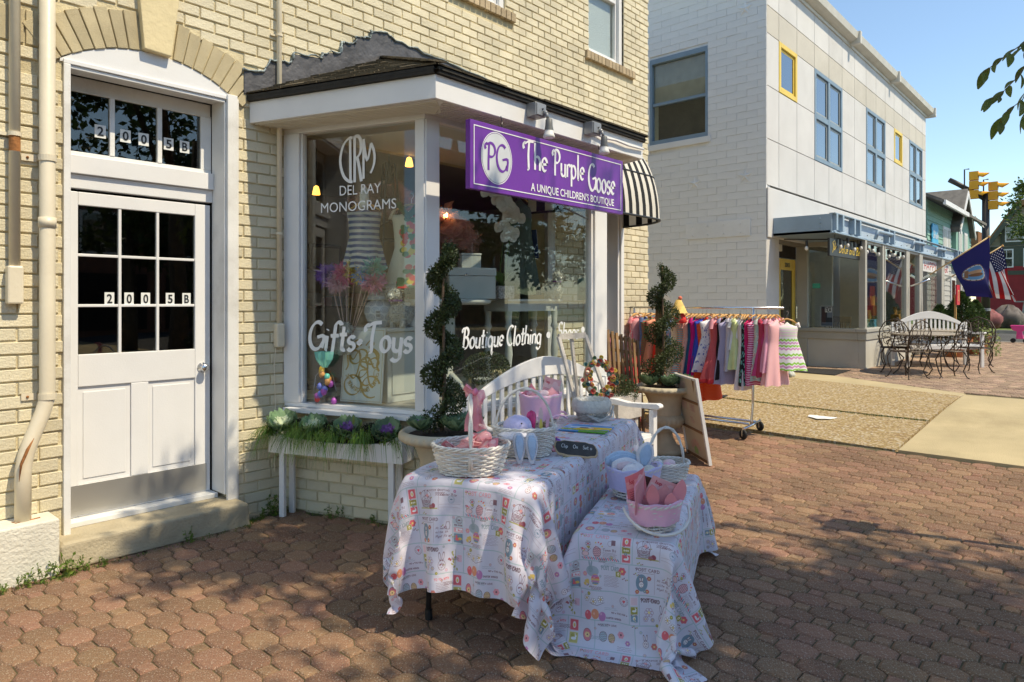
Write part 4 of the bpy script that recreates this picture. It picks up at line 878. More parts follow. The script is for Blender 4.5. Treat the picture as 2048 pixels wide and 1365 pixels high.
# ---------------------------------------------------------------- baskets
m_wick=M('white_wicker',(.74,.70,.63),.55,.12,14,.25,120,rnd=.06,dirt=.3); m_wick2=M('grey_wicker',(.50,.47,.42),.6,.15,14,.25,120,dirt=.3)
def basket(name,loc,rx,ry,h,flare,label,rows=11,stakes=26,rz=0,handle=None,hdir=0,mat=None,group='wicker baskets',hw=None,tilt=0,thick=.0055):
    mat=mat or m_wick
    t=T(name,loc,label,'basket',group,world=False,rz=rz)
    mb=MB(); N=stakes*4
    for k in range(rows):
        z=.008+(h-.015)*k/(rows-1); f=1-flare*(1-z/h)**1.3; ph=math.pi*(k%2)
        mb.tube([((rx*f+.0045*math.cos(stakes/2*a+ph))*math.cos(a),(ry*f+.0045*math.cos(stakes/2*a+ph))*math.sin(a),z+.0015*math.sin(3*a+k)) for a in [2*math.pi*i/N for i in range(N)]],thick,5,closed=True)
    O('woven_side',mb,mat,t,smooth=True)
    mb=MB()
    for i in range(stakes):
        a=2*math.pi*i/stakes; mb.tube([(rx*(1-flare*max(1-q,0)**1.3)*math.cos(a),ry*(1-flare*max(1-q,0)**1.3)*math.sin(a),q*h) for q in (0,.33,.66,1.02)],.0035,5)
    O('stakes',mb,mat,t)
    O('basket_floor',MB().lathe([(.001,.006),(1-flare,.006)],(0,0,0),24,rx,ry),mat,t)
    mb=MB()
    for q in range(3):
        mb.tube([((rx+.006*math.cos(9*a+q*2.09))*math.cos(a)*1.01,(ry+.006*math.cos(9*a+q*2.09))*math.sin(a)*1.01,h+.002+.007*math.sin(9*a+q*2.09)) for a in [2*math.pi*i/90 for i in range(90)]],.0058,6,closed=True)
    O('rim',mb,mat,t,smooth=True)
    if handle:
        mb=MB(); hw=hw or rx
        for q in range(2):
            pts=[]
            for i in range(25):
                b=math.pi*i/24; w=hw*1.0*math.cos(b)*(1.0 if abs(math.cos(b))<.9 else 1); z=h*.3+(handle-h*.3)*max(math.sin(b),0)**.8
                off=.006*math.cos(b*7+q*math.pi); tx=tilt*math.sin(b)
                pts.append((math.cos(hdir)*w-math.sin(hdir)*(off+tx),math.sin(hdir)*w+math.cos(hdir)*(off+tx),z+.004*math.sin(b*7+q*math.pi)))
            mb.tube(pts,.0065,7)
        O('handle',mb,mat,t,smooth=True)
    return t
def noisy_blob(rx,ry,rz_,n=28,amp=.1,seed=0,fr=4):
    rs=random.Random(seed); ph=[rs.uniform(0,6.28) for _ in range(6)]
    mb=MB(); k=n//2; vs=[]
    for i in range(k+1):
        th=math.pi*i/k
        for j_ in range(n):
            a=2*math.pi*j_/n; r=1+amp*(math.sin(fr*a+ph[0])*math.sin(th*2+ph[1])+.6*math.sin((fr+2)*a+ph[2])*math.sin(3*th+ph[3]))
            vs.append((rx*r*math.sin(th)*math.cos(a),ry*r*math.sin(th)*math.sin(a),-rz_*r*math.cos(th)))
    mb.add(vs,[(i*n+j_,i*n+(j_+1)%n,(i+1)*n+(j_+1)%n,(i+1)*n+j_) for i in range(k) for j_ in range(n)]); return mb
m_pinkp=M('pink_packaging',(.80,.36,.38),.35,.15,12,.1,40,rnd=.15,huer=.02); m_pinkw=M('pale_pink_card',(.86,.62,.62),.5,.1,12,.1,40,rnd=.1); m_tulle=veil('pink_tulle',(.95,.35,.42),.55); m_ribbon=M('pink_ribbon',(.90,.25,.38),.5)
m_blue=M('pale_blue_plush',(.42,.56,.72),.95,.12,20,.5,200,sheen=.6); m_whpl=M('white_plush',(.80,.77,.80),.95,.08,18,.5,200,sheen=.6); m_kraft=M('kraft_card',(.50,.34,.20),.8); m_hot=M('hot_pink_foil',(.85,.06,.22),.3,.2,20,.2,40); m_yel=M('yellow_card',(.80,.62,.12),.5); m_brown=M('brown_card',(.09,.035,.025),.6); m_ltpink=M('light_pink_gingham',(.85,.46,.60),.85,.06,10,.08,60,sheen=.3); m_lilac=M('lilac_cotton',(.58,.54,.78),.85,.06,8,.25,60,sheen=.3)
def card(w,h,bend=.1,th=.002,n=5):
    mb=MB(); vs=[]
    for s_ in (0,1):
        for i in range(n+1):
            for q in (0,1):
                x=-w/2+w*i/n; vs.append((x,bend*w*((2*i/n-1)**2)+s_*th,q*h))
    m_=(n+1)*2; fs=[]
    for i in range(n): fs.append((i*2,i*2+2,i*2+3,i*2+1)); fs.append((m_+i*2,m_+i*2+1,m_+i*2+3,m_+i*2+2)); fs.append((i*2,m_+i*2,m_+i*2+2,i*2+2)); fs.append((i*2+1,i*2+3,m_+i*2+3,m_+i*2+1))
    fs.append((0,1,m_+1,m_)); fs.append((n*2,m_+n*2,m_+n*2+1,n*2+1)); mb.add(vs,fs); return mb
def cardprint(seed,base=(.92,.55,.58)):
    random.seed(seed); c=CV(128,128,base)
    for k in range(4): c.rect(random.uniform(0,90),random.uniform(0,90),random.uniform(40,128),random.uniform(30,128),random.choice([(.96,.75,.76),(.9,.4,.45),(.97,.86,.84)]),.7)
    c.scrib(12,60,70,5,9,(.6,.25,.3),1.5,.8); c.ell(90,90,20,24,(.98,.85,.85),.8); c.text('hop',20,92,20,(.8,.25,.3),3); random.seed(7); return c.a
m_pk1=IM('printed_pink_pack',cardprint(1),.3,0,repeat=False); m_pk2=IM('printed_pale_pack',cardprint(2,(.95,.72,.72)),.3,0,repeat=False)
def cuv(mb):
    v=np.array([tuple(p) for p in mb.v]); x=v[:,0];z=v[:,2]; mb.uv=np.stack([(x-x.min())/max(np.ptp(x),1e-6),(z-z.min())/max(np.ptp(z),1e-6)],1); return mb
def place(o,loc,rot,par=None):
    o.location=loc; o.rotation_euler=rot; return o
zt=.745
# 1: big oval basket of pink packets at the near end of the taller table
bk=basket('wicker_basket',(2.368,2.40,zt),.185,.155,.135,.22,'oval white wicker basket full of pink packets at the near table corner',rz=AT-1.15,handle=.40,hdir=R(92),hw=.15,rows=12,tilt=.0)
random.seed(21)
for i in range(17):
    a=random.uniform(0,6.28); r=random.uniform(0,.75); w=random.uniform(.07,.12); h=random.uniform(.06,.10)
    mb=cuv(card(w,h,random.uniform(-.12,.2))); p=O('gift_packet',mb,random.choice([m_pk1,m_pk2,m_pinkp,m_pk1]),None,label=None)
    L=Vector((2.368,2.40,zt))+Vector((math.cos(a)*.15*r,math.sin(a)*.13*r,.085+random.uniform(0,.035)))
    place(p,L,(random.uniform(-1.3,-.5) if i%3 else random.uniform(.4,1.2),random.uniform(-.5,.5),random.uniform(0,6.28)))
    setp(p,'small pink printed packet in the heap filling the oval basket below the tulle bow','packet','pink packets in the bow basket')
e_=O('plastic_egg',noisy_blob(.03,.03,.04,16,0),m_pinkp,None,smooth=True,label='glossy pink plastic egg lying on the pink packets',cat='egg'); place(e_,(2.42,2.36,zt+.165),(1.2,.3,.8)); 
O('basket_filling',noisy_blob(.155,.13,.05,24,.08,3),m_pinkw,bk,smooth=True).location=(0,0,.07)
# tulle bow on its handle
bw=T('tulle_bow',(2.35,2.33,zt+.40),'sheer pink tulle bow tied to the top of the oval basket handle','bow')
def loopfan(a0,L,wd,drop,n=12,m=6,tw=0):
    def fn(u,v):
        r=math.sin(u*math.pi)*wd; q=(v-.5)*2
        x=L*math.sin(u*math.pi*.5*1.6)*(1-.25*abs(q)); y=r*q; z=drop*u+.35*L*math.sin(u*math.pi)*(1-q*q)+.006*math.sin(9*v*3.14+u*5)
        return (x*math.cos(a0)-y*math.sin(a0)*.6,x*math.sin(a0)+y*math.cos(a0)*.6,z+y*.8)
    mb=MB(); mb.grid(fn,n,m); return mb
B0=Vector((2.345,2.345,zt+.40))
for a0,L,wd,dr in ((R(140),.06,.04,.0),(R(100),.055,.036,.012),(R(-50),.05,.034,-.05),(R(-70),.045,.03,-.06)):
    o=O('bow_loop',loopfan(a0,L,wd,dr),m_tulle,bw,smooth=True); o.location=B0-bw.location
for a0,dx in ((R(140),-.03),(R(-50),.03),(R(-20),.02)):
    mb=MB(); mb.grid(lambda u,v:(dx*u+ (v-.5)*.05*math.cos(a0)*(.4+u), (v-.5)*.05*math.sin(a0)*(.4+u)+.01*math.sin(u*7+v*3), -.19*u+.01*math.sin(v*9)),8,4); o=O('bow_tail',mb,m_tulle,bw,smooth=True); o.location=B0-bw.location
o=O('bow_knot',noisy_blob(.014,.014,.018,14,.15),m_ribbon,bw,smooth=True); o.location=B0-bw.location
# 2: basket with bunny hat, sticks
bk2=basket('wicker_basket',(2.84,2.46,zt),.17,.135,.15,.18,'tall handled white wicker basket holding a bunny eared hat',rz=R(-46),handle=.36,hdir=0,hw=.165,rows=13)
hat=T('bunny_hat',(2.76,2.40,zt),'lilac white plush sun hat with long blue lined bunny ears','hat')
def at(o,x,y,z): o.location=Vector((x,y,z))-hat.location
o=O('hat_crown',noisy_blob(.082,.078,.062,30,.03,2),m_lilac,hat,smooth=True); at(o,2.80,2.475,zt+.155)
mb=MB(); 
def brim(u,v):
    a=u*2*math.pi; r=.075+.05*v; return (r*math.cos(a),r*.9*math.sin(a),-.03*v+.008*math.sin(5*a)*v)
mb.grid(brim,30,4); o=O('hat_brim',mb,m_whpl,hat,smooth=True); at(o,2.775,2.44,zt+.145); md=o.modifiers.new('th','SOLIDIFY'); md.thickness=.008
def ear(mb,L,w,th,path):
    n=12;vs=[]
    for i in range(n+1):
        t=i/n; ww=w*max(math.sin(math.pi*min(t*.86+.12,1)),.04)**.7; c,d=path(t)
        for q in range(8):
            a=2*math.pi*q/8; vs.append(c+d*ww*math.cos(a)+Vector((.6,-.7,.2)).normalized()*th*math.sin(a)*(1 if ww>.004 else .3))
    mb.add(vs,[(i*8+q,i*8+(q+1)%8,(i+1)*8+(q+1)%8,(i+1)*8+q) for i in range(n) for q in range(8)]+[tuple(range(8))[::-1],tuple(range(n*8,n*8+8))])
for k,(bx_,by_) in enumerate(((2.665,2.345),(2.705,2.295))):
    def path(t,bx_=bx_,by_=by_,k=k): 
        z=zt+.155-.15*t+ (.02*math.sin(t*3.1)); c=Vector((bx_-.03*math.sin(t*1.57)-.005,by_-.035*math.sin(t*1.57),z)); return c,Vector((.74,-.66,.03 if k else -.1)).normalized()
    e1=MB(); ear(e1,.19,.034,.008,path); e=O('ear',e1,m_whpl,hat,smooth=True)
    def path2(t,bx_=bx_,by_=by_): 
        c,d=path(.1+.8*t); return c+Vector((-.35,-.5,0)).normalized()*.0075,d
    e2=MB(); ear(e2,.15,.023,.003,path2); O('ear_lining',e2,m_blue,e,smooth=True)
o=O('hat_eye',MB().ball((0,0,0),.005,8),m_black,hat); at(o,2.755,2.405,zt+.185)
random.seed(5)
def stick(name,x,y,z,h,w,mat,label,cat,lean=(0,0),grp=None,tip=True):
    n=9; pts=[]; 
    poly=[(-w*.35,0),(-w*.45,h*.5),(-w*.5,h*.8),(-w*.2,h*.98),(0,h),(w*.2,h*.98),(w*.5,h*.8),(w*.45,h*.5),(w*.35,0)]
    mb=MB().prism(poly,(0,0,0),(.75,-.66,0),(lean[0],lean[1],1),(.003,.003,0)); o=O(name,mb,mat,None,bev=.001,label=label,cat=cat,group=grp); o.location=(x,y,z); return o
stick('bunny_wand',2.93,2.42,zt+.05,.20,.028,m_pinkw,'tall pale pink bunny ear stick standing in the basket with the hat','wand',(.05,.02))
stick('bunny_wand',2.955,2.40,zt+.05,.185,.02,m_ltpink,'narrow pink bunny ear stick beside the kraft card','wand',(.12,.0))
stick('kraft_card',2.975,2.42,zt+.05,.13,.06,m_kraft,'brown kraft card tucked against the basket handle','card',(.25,0))
stick('yellow_wand',2.915,2.40,zt+.04,.15,.02,m_yel,'yellow stick standing between pink foil and kraft card','wand',(.0,.02))
o=O('foil_pick',noisy_blob(.028,.024,.05,20,.35,8),m_hot,None,smooth=True,label='crumpled hot pink foil pick in the basket with the hat',cat='foil pick'); o.location=(2.90,2.46,zt+.17)
# raffia and chalkboard tag hanging at that basket
m_raf=M('raffia',(.42,.31,.18),.9); mb=MB(); H0=Vector((2.99,2.42,zt+.13))
for q in range(3): mb.tube([(H0.x+.02*math.cos(a+q),H0.y+.015*math.sin(a*1.3),H0.z+.03*math.sin(a)+.01*q-.02) for a in [i*.5 for i in range(12)]],.003,5)
mb.tube([(H0.x,H0.y,H0.z),(3.0,2.36,zt+.06),(2.97,2.31,zt+.02)],.002,5)
O('raffia_bow',mb,m_raf,None,label='raffia bow tied on the basket handle beside the chalkboard tag',cat='bow')
tag_=T('chalkboard_tag',(3.02,2.24,zt+.025),'small scalloped chalkboard tag with kraft edge on the near table','chalkboard tag',world=False,rz=R(-42))
pl=[(-.115,-.028),(-.105,-.042),(-.08,-.045),(-.06,-.052),(0,-.050),(.06,-.052),(.08,-.045),(.105,-.042),(.115,-.028),(.122,0),(.115,.028),(.105,.042),(.08,.045),(.06,.052),(0,.05),(-.06,.052),(-.08,.045),(-.105,.042),(-.115,.028),(-.122,0)]
O('kraft_back',MB().prism(pl,(0,0,0),(1,0,-.12),(0,.75,.66),(0,0,.006)),m_kraft,tag_)
bd=O('chalk_face',MB().prism([(x*.94,y*.86) for x,y in pl],(0,0,.0062),(1,0,-.12),(0,.75,.66),(0,0,.003)),M('chalkboard',(.05,.045,.042),.8,.3,20),tag_)
mb=MB(); 
for i,(tx,xx,zz) in enumerate((('Clip',-.085,.006),('On',-.02,-.004),('Set 8',.035,-.012))): pen(mb,tx,Vector((xx,-.012,.0100-.12*xx)),Vector((1,0,-.12)),Vector((0,.75,.66)),.024,None,.09,.2,.05,.0006,.7)
O('chalk_lettering',mb,M('chalk',(.75,.75,.72),.9),bd,kind=None)
# hanging tulle filler by tag and small bits
o=O('gift_packet',cuv(card(.09,.07,.2)),m_pk1,None,label='pink printed packet lying behind the chalkboard tag',cat='packet'); place(o,(3.06,2.36,zt+.008),(-1.3,0,.4))
o=O('flower_pick',noisy_blob(.02,.02,.018,16,.4,4),M('violet_foil',(.25,.06,.5),.4),None,smooth=True,label='small violet flower pick between raffia bow and pink packet',cat='flower pick'); o.location=(3.05,2.40,zt+.045)
# 3: tall pink lined basket
def linedbasket(loc,rx,ry,h,label,mat,lin_,ruffle=True,hang=.7,rz=0,group='fabric lined baskets'):
    t=basket('lined_basket',loc,rx,ry,h,.28,label,rows=9,stakes=22,rz=rz,group=group)
    mb=MB(); N=72
    def fn(u,v):
        a=u*2*math.pi; 
        if v<.12: z=h+.015; r=.93
        else:
            w=(v-.12)/.88; z=h+.018-w*h*hang; r=1.10-.22*w*hang*.9+.015*math.sin(11*a)*w+(.02*math.sin(26*a)*w if ruffle and w>.75 else 0)
        if v<.12: r=.93+.12*v/.12; z=h+.008+.012*v/.12
        return (rx*r*math.cos(a),ry*r*math.sin(a),z+.004*math.sin(7*a))
    mb.grid(fn,N,14); o=O('fabric_cover',mb,mat,t,smooth=True)
    mb=MB(); mb.grid(lambda u,v:(rx*(.95-.35*v)*math.cos(u*6.2832),ry*(.95-.35*v)*math.sin(u*6.2832),h*(1.03-.75*v)),36,6); mb.lathe([(.001,.28*h),(.6,.28*h)],(0,0,0),24,rx,ry); O('lining',mb,lin_,t,smooth=True)
    return t
t3=linedbasket((3.60,2.97,zt),.15,.125,.20,'tall basket covered in lilac pink cotton with pink packs sticking out',m_ltpink,m_lilac,hang=.85)
mb=MB(); mb.tube([(.16*math.cos(a),-.1+.05*math.sin(a),.06+.02*math.sin(3*a)) for a in [i*.3 for i in range(20)]],.008,6); o=O('cover_bow',mb,m_ltpink,t3,smooth=True)
for x,y,w,h,ry_,rz_,mt,lb in ((3.55,2.99,.12,.10,-.7,.3,m_pk1,'pink card poking out of the left of the lilac basket'),(3.66,2.95,.12,.15,.25,-.5,m_pk2,'tall pink printed bag standing in the lilac basket'),(3.60,2.90,.10,.08,.8,.1,m_pinkp,'flat pink pack lying over the rim of the lilac basket')):
    o=O('gift_pack',cuv(card(w,h,.1)),mt,None,label=lb,cat='gift pack'); place(o,(x,y,zt+.17),(.15,ry_,rz_-.7))
o=O('plastic_egg',noisy_blob(.028,.028,.038,16,0),m_pinkw,None,smooth=True,label='pearly pink egg resting in the lilac cotton basket',cat='egg'); place(o,(3.57,2.92,zt+.215),(1.3,.3,.8))
# fur lined basket
m_fur=M('cream_fur',(.90,.86,.77),1,.1,30,.4,90,sheen=.4,bd=.006,trans=.3)
fb=basket('fur_basket',(4.0,2.83,zt),.135,.115,.09,.22,'pink brown wicker basket with a thick cream fur rim',rows=7,stakes=20,rz=.4,mat=m_wick2,group='fabric lined baskets')
mb=MB(); 
def furf(u,v):
    a=u*6.2832; b=v*6.2832; R0=.138; return ((R0+.022*math.cos(b)+.004*math.sin(a*17+b*3))*math.cos(a),(R0-.02+.022*math.cos(b))*math.sin(a),.105+.042*math.sin(b)+.004*math.sin(a*23))
mb.grid(furf,60,12); O('fur_rim',mb,m_fur,fb,smooth=True)
mb=MB(); mb.grid(lambda u,v:(.13*(1-v*.9)*math.cos(u*6.2832),.11*(1-v*.9)*math.sin(u*6.2832),.115-.05*math.sin(v*1.57)),30,5); O('fur_lining',mb,m_fur,fb,smooth=True)
mb=MB()
random.seed(17)
for i in range(5200):
    a=random.uniform(0,6.2832); b=random.uniform(-1.9,3.6); R0=.138
    p=Vector(((R0+.022*math.cos(b))*math.cos(a),(R0-.02+.022*math.cos(b))*math.sin(a),.105+.040*math.sin(b))); nn=Vector((math.cos(a)*math.cos(b),math.sin(a)*math.cos(b),math.sin(b)))
    d_=(nn+Vector((random.gauss(0,.5),random.gauss(0,.5),random.gauss(0,.5)-.3))).normalized()*random.uniform(.007,.016); s_=d_.cross(Vector((.3,.2,.9))).normalized()*.0009
    mb.add([p-s_,p+s_,p+d_],[(0,1,2)])
O('fur_hairs',mb,m_fur,fb,kind='stuff')
mb=MB(); mb.tube([(-.14,.0,.05),(-.13,-.08,.01),(-.03,-.14,.03),(.03,-.15,.09)],.007,7); mb.tube([(-.14,.0,.055),(-.12,-.09,.018),(-.02,-.145,.04),(.04,-.15,.10)],.006,7); O('handle',mb,m_wick2,fb,smooth=True)
O('price_tag',MB().bx(-.02,.02,-.158,-.156,.02,.065),m_plate,fb)
mb=MB(); mb.grid(lambda u,v:(.12+.05*u+.01*math.sin(v*9),-.10-.02*math.sin(v*5)+(u-.5)*.01,.10-.11*v),3,8); O('ribbon',mb,m_blue,fb,smooth=True)
# picture book
c=CV(256,200,(.35,.65,.88)); c.rect(0,0,256,70,(.35,.62,.15)); c.poly([(110,200-60),(256,150),(256,90),(90,40),(60,60)],(.95,.78,.08)); c.ell(90,120,60,26,(.75,.88,.95)); c.ell(120,105,34,16,(.45,.28,.15)); c.ell(150,112,16,12,(.9,.85,.8)); c.rect(150,0,256,36,(.30,.60,.10)); c.ell(170,90,16,8,(.9,.3,.2)); c.rect(0,0,110,24,(.1,.5,.75))
m_book=IM('picture_book_cover',c.a,.25,0,repeat=False); mb=MB().bx(-.155,.155,-.115,.115,0,.007); v=np.array(mb.v); mb.uv=np.stack([(v[:,0]+.155)/.31,(v[:,1]+.115)/.23],1)
o=O('picture_book',mb,m_book,None,label='bright blue and green picture book lying flat on the tall table',cat='book'); place(o,(3.66,2.63,zt+.002),(0,0,R(-72)))
# 4: lower table baskets
z2=.515
lb=linedbasket((3.27,2.03,z2),.16,.135,.15,'lilac lined basket on the lower table holding folded plush bunny ears',m_lilac,m_lilac,hang=.8,ruffle=False)
def earobj(name,p,L,w,d,bend,lab,lining,mat=m_whpl):
    t=T(name,p,lab,'plush toy')
    d=Vector(d).normalized(); side=d.cross(Vector((.74,.67,0))).normalized(); nrm=side.cross(d)
    def mk(w_,th,o0,k0,k1):
        mb=MB(); n=12;vs=[]
        for i in range(n+1):
            t_=k0+(k1-k0)*i/n; c=d*L*t_+nrm*bend*math.sin(t_*2.6)-Vector((0,0,1))*abs(bend)*t_*t_; ww=w_*max(math.sin(math.pi*min(i/n*.9+.06,1)),.05)**.7
            for q in range(10): a=6.283*q/10; vs.append(c+side*ww*math.cos(a)+nrm*(th*math.sin(a)*ww/w_+o0))
        mb.add(vs,[(i*10+q,i*10+(q+1)%10,(i+1)*10+(q+1)%10,(i+1)*10+q) for i in range(n) for q in range(10)]+[tuple(range(10))[::-1],tuple(range(n*10,n*10+10))]); return mb
    for nm,w_,th,o0,k0,k1,mt in (('plush_ear',w,.018,0,0,1,mat),('ear_lining',w*.68,.008,-.014,.12,.9,lining)):
        ob=O(nm,mk(w_,th,o0,k0,k1),mt,t,smooth=True); ob.location=(0,0,0); 
    return t
m_pinkpl=M('pink_plush',(.80,.60,.62),.95,.1,20,.5,200,sheen=.6)
earobj('plush_bunny_ear',(3.30,1.99,z2+.14),.17,.05,(.25,-.1,1),.02,'upright pale blue plush ear rising from the lilac basket',m_blue)
earobj('plush_bunny_ear',(3.10,2.06,z2+.185),.23,.055,(.7,-.75,-.15),.06,'long pink lined plush ear flopped over the lilac basket',m_pinkpl)
earobj('plush_bunny_ear',(3.14,2.13,z2+.19),.25,.05,(.75,-.6,.05),.05,'pale blue plush ear folded behind the pink one',m_blue,m_blue)
for p,r,mt,lb_ in (((3.27,1.93,z2+.145),(.04,.035,.03),m_fur,'fluffy cream plush ball on the near rim of the lilac basket'),((3.20,1.99,z2+.15),(.07,.06,.04),m_whpl,'white plush bundle in the middle of the lilac basket')):
    o=O('plush_bundle',noisy_blob(*r,20,.12,int(p[0]*100)),mt,None,smooth=True,label=lb_,cat='plush toy'); o.location=p
wb=basket('wicker_basket',(3.68,2.06,z2),.14,.11,.10,.18,'small white wicker egg basket at the far end of the lower table',rz=R(-35),handle=.31,hdir=0,hw=.12,rows=10,stakes=22)
random.seed(3)
for (x,y,r,mt,lb_) in ((3.59,2.06,.033,M('mint_egg',(.25,.60,.55),.4),'mint green egg in the small wicker egg basket'),(3.66,2.10,.03,M('speckled_egg',(.72,.66,.60),.5,.3,60,0),'cream speckled egg in the small wicker egg basket'),(3.70,2.05,.032,m_pinkw,'pale pink egg by the handle of the small egg basket'),(3.63,2.02,.028,m_ltpink,'lilac egg at the front of the small egg basket')):
    o=O('easter_egg',noisy_blob(r,r,r*1.3,16,0),mt,None,smooth=True,label=lb_,cat='egg'); place(o,(x,y,z2+.085),(1.2,random.uniform(0,1),random.uniform(0,3)))
# 5: pink gingham basket in front
gb=linedbasket((2.86,1.66,z2),.135,.115,.125,'pink gingham skirted basket stuffed with scissors and cards near the edge',m_ltpink,m_ltpink,hang=.84)
mb=MB(); 
for q in range(2): mb.tube([(.155*math.cos(a),(.14+.008*q)*math.sin(a)-.02,.10-.085*math.sin(-a)**1.0 if a<0 else .1) for a in [-math.pi*i/20 for i in range(21)]],.0065,7)
o=O('handle',mb,m_wick,gb,smooth=True); o.rotation_euler=(0,0,R(-42))
n=Vector((-.74,-.67,0)).normalized(); tg=T('monogram_tag',(2.77,1.575,z2+.085),'round paper tag with black monogram on the gingham basket','tag')
o=O('paper_disc',MB().cyl((0,0,0),tuple(n*.003),.026,24),m_plate,tg)
mb=MB(); pen(mb,'cps',n*.0032+Vector((-.014*.67,.014*.74,-.008)),Vector((.67,-.74,0)),Vector((0,0,1)),.022,None,.09,.1,-.02,.0006,.5); O('monogram',mb,m_black,tg)
m_coral=M('coral_foam',(.80,.28,.30),.55,.06,8,.05,80)
random.seed(13)
for i,(dx,dy,w,h,mt,rx,rz_,lb_,nm) in enumerate(((-.09,.02,.10,.15,m_pinkp,-.5,.2,'tall coral pack leaning left out of the gingham basket','gift_pack'),(-.05,.05,.09,.13,m_pk1,-.3,-.4,'printed pink envelope in the gingham basket','gift_pack'),(.04,.04,.17,.085,m_brown,.25,-.8,'torn edged dark brown card in the gingham basket','gift_card'),(.02,0,.12,.09,m_pk2,.4,-.6,'pale printed pack in the middle of the gingham basket','gift_pack'),(-.02,-.05,.12,.06,m_pinkp,-.6,-.9,'coral strip lying on the front rim of the gingham basket','gift_pack'))):
    o=O(nm,cuv(card(w,h,.08)),mt,None,label=lb_,cat='gift pack'); place(o,(2.86+dx,1.66+dy,z2+.11),(.2,rx,rz_)); o.scale=(1.25,1,1.3)
for k,(x,y,z,h,w,l) in enumerate(((2.78,1.62,.11,.12,.062,(-.1,.0)),(2.84,1.57,.10,.085,.058,(0,-.1)),(2.90,1.57,.10,.13,.066,(.3,-.1)))):
    poly=[(w/2*max(math.sin(math.pi*t),.0)**.75*s_,h*t) for s_,ts in ((1,[i/10 for i in range(11)]),(-1,[i/10 for i in range(9,0,-1)])) for t in ts]
    o=O('foam_petal',MB().prism(poly,(0,0,0),(.70,-.71,0),(l[0],l[1],1),(-.004,-.004,0)),m_coral,None,bev=.002,label=('left','small front','tall right')[k]+' coral foam ear standing in the gingham basket',cat='foam ear'); o.location=(x,y,z2+z)
stick('paper_cone',2.77,1.70,z2+.12,.11,.03,m_ltpink,'thin pale paper spike at the back of the gingham basket','paper spike')
# ---------------------------------------------------------------- foliage helpers
m_box=M('boxwood_leaf',(.055,.075,.022),.5,.25,9,0,trans=.25,rnd=.45,huer=.02); m_bark=M('bark',(.16,.10,.06),.9,.3,20,.6,60)
m_dkbush=M('dark_mum_leaf',(.026,.036,.012),.6,.3,9,0,trans=.2,rnd=.5); m_kale=M('kale_leaf',(.19,.30,.16),.55,.2,14,.3,90,trans=.25,rnd=.3,huer=.02)
m_kalew=M('kale_heart_white',(.72,.78,.56),.6,.15,20,.3,90,trans=.25,rnd=.15); m_kalep=M('kale_heart_purple',(.34,.14,.38),.6,.3,20,.3,90,trans=.2,rnd=.4)
m_blade=M('grass_blade',(.13,.24,.04),.5,.2,9,0,trans=.35,rnd=.4,huer=.02); m_soil=M('potting_soil',(.03,.02,.013),1,.4,30,.8,80)
m_weed=M('weed_leaf',(.13,.20,.03),.6,.25,12,0,trans=.3,rnd=.35,huer=.02)
def leafcloud(pts,size,asp=.55,jit_=.9,fold=True,up=.0):
    """pts: list of (pos, outward) -> mesh builder of small pointed leaves"""
    mb=MB()
    for p,n in pts:
        d=(n*(1-jit_*.4)+Vector((random.gauss(0,jit_*.6),random.gauss(0,jit_*.6),random.gauss(0,jit_*.6)+up))).normalized()
        s=size*random.uniform(.6,1.25); r=d.cross(Vector((random.gauss(0,1),random.gauss(0,1),random.gauss(0,1))))
        if r.length<1e-3: continue
        r=r.normalized()*s*asp*.5; q=d.cross(r).normalized()*s*.10
        mb.add([p,p+d*s*.5+r+q,p+d*s,p+d*s*.5-r+q],[(0,1,2),(0,2,3)])
    return mb
def topiary(loc,h,r0,r1,turns,ph,label,n=9000,lean=(0,0),trunk_r=.012,tube_r=.075):
    t=T('spiral_topiary',loc,label,'topiary','spiral topiaries in urns',world=False)
    O('trunk',MB().tube([(lean[0]*z+.012*math.sin(z*7),lean[1]*z+.01*math.cos(z*5),z*h) for z in [i/12 for i in range(13)]],[trunk_r*(1-.5*i/12) for i in range(13)],8),m_bark,t,smooth=True)
    pts=[]
    for i in range(n):
        s=random.random()**.9; z=h*(.05+.93*s); a=ph+turns*2*math.pi*s; R_=(r0*(1-s)+r1*s); tr=tube_r*(1-.35*s)
        th=random.uniform(0,6.283); rr=tr*random.uniform(.45,1)**.5; st=random.gauss(0,.15)
        c=Vector((math.cos(a+st)*R_+lean[0]*s,math.sin(a+st)*R_+lean[1]*s,z+random.gauss(0,.012)))
        o=Vector((math.cos(a+st)*math.cos(th),math.sin(a+st)*math.cos(th),math.sin(th)*.85)); pts.append((c+o*rr,o))
        if i%5==0:
            q=random.random(); c2=Vector((math.cos(a)*R_*q+lean[0]*s,math.sin(a)*R_*q+lean[1]*s,z+random.gauss(0,.02))); pts.append((c2,o))
    O('foliage',leafcloud(pts,.021,.62),m_box,t)
    mb=MB()
    for i in range(60):
        s=i/60; a=ph+turns*2*math.pi*s; R_=(r0*(1-s)+r1*s); z=h*(.05+.93*s); mb.tube([(lean[0]*s,lean[1]*s,z),(math.cos(a)*R_*.9+lean[0]*s,math.sin(a)*R_*.9+lean[1]*s,z+.01)],.0025,4)
    O('twigs',mb,m_bark,t)
    return t
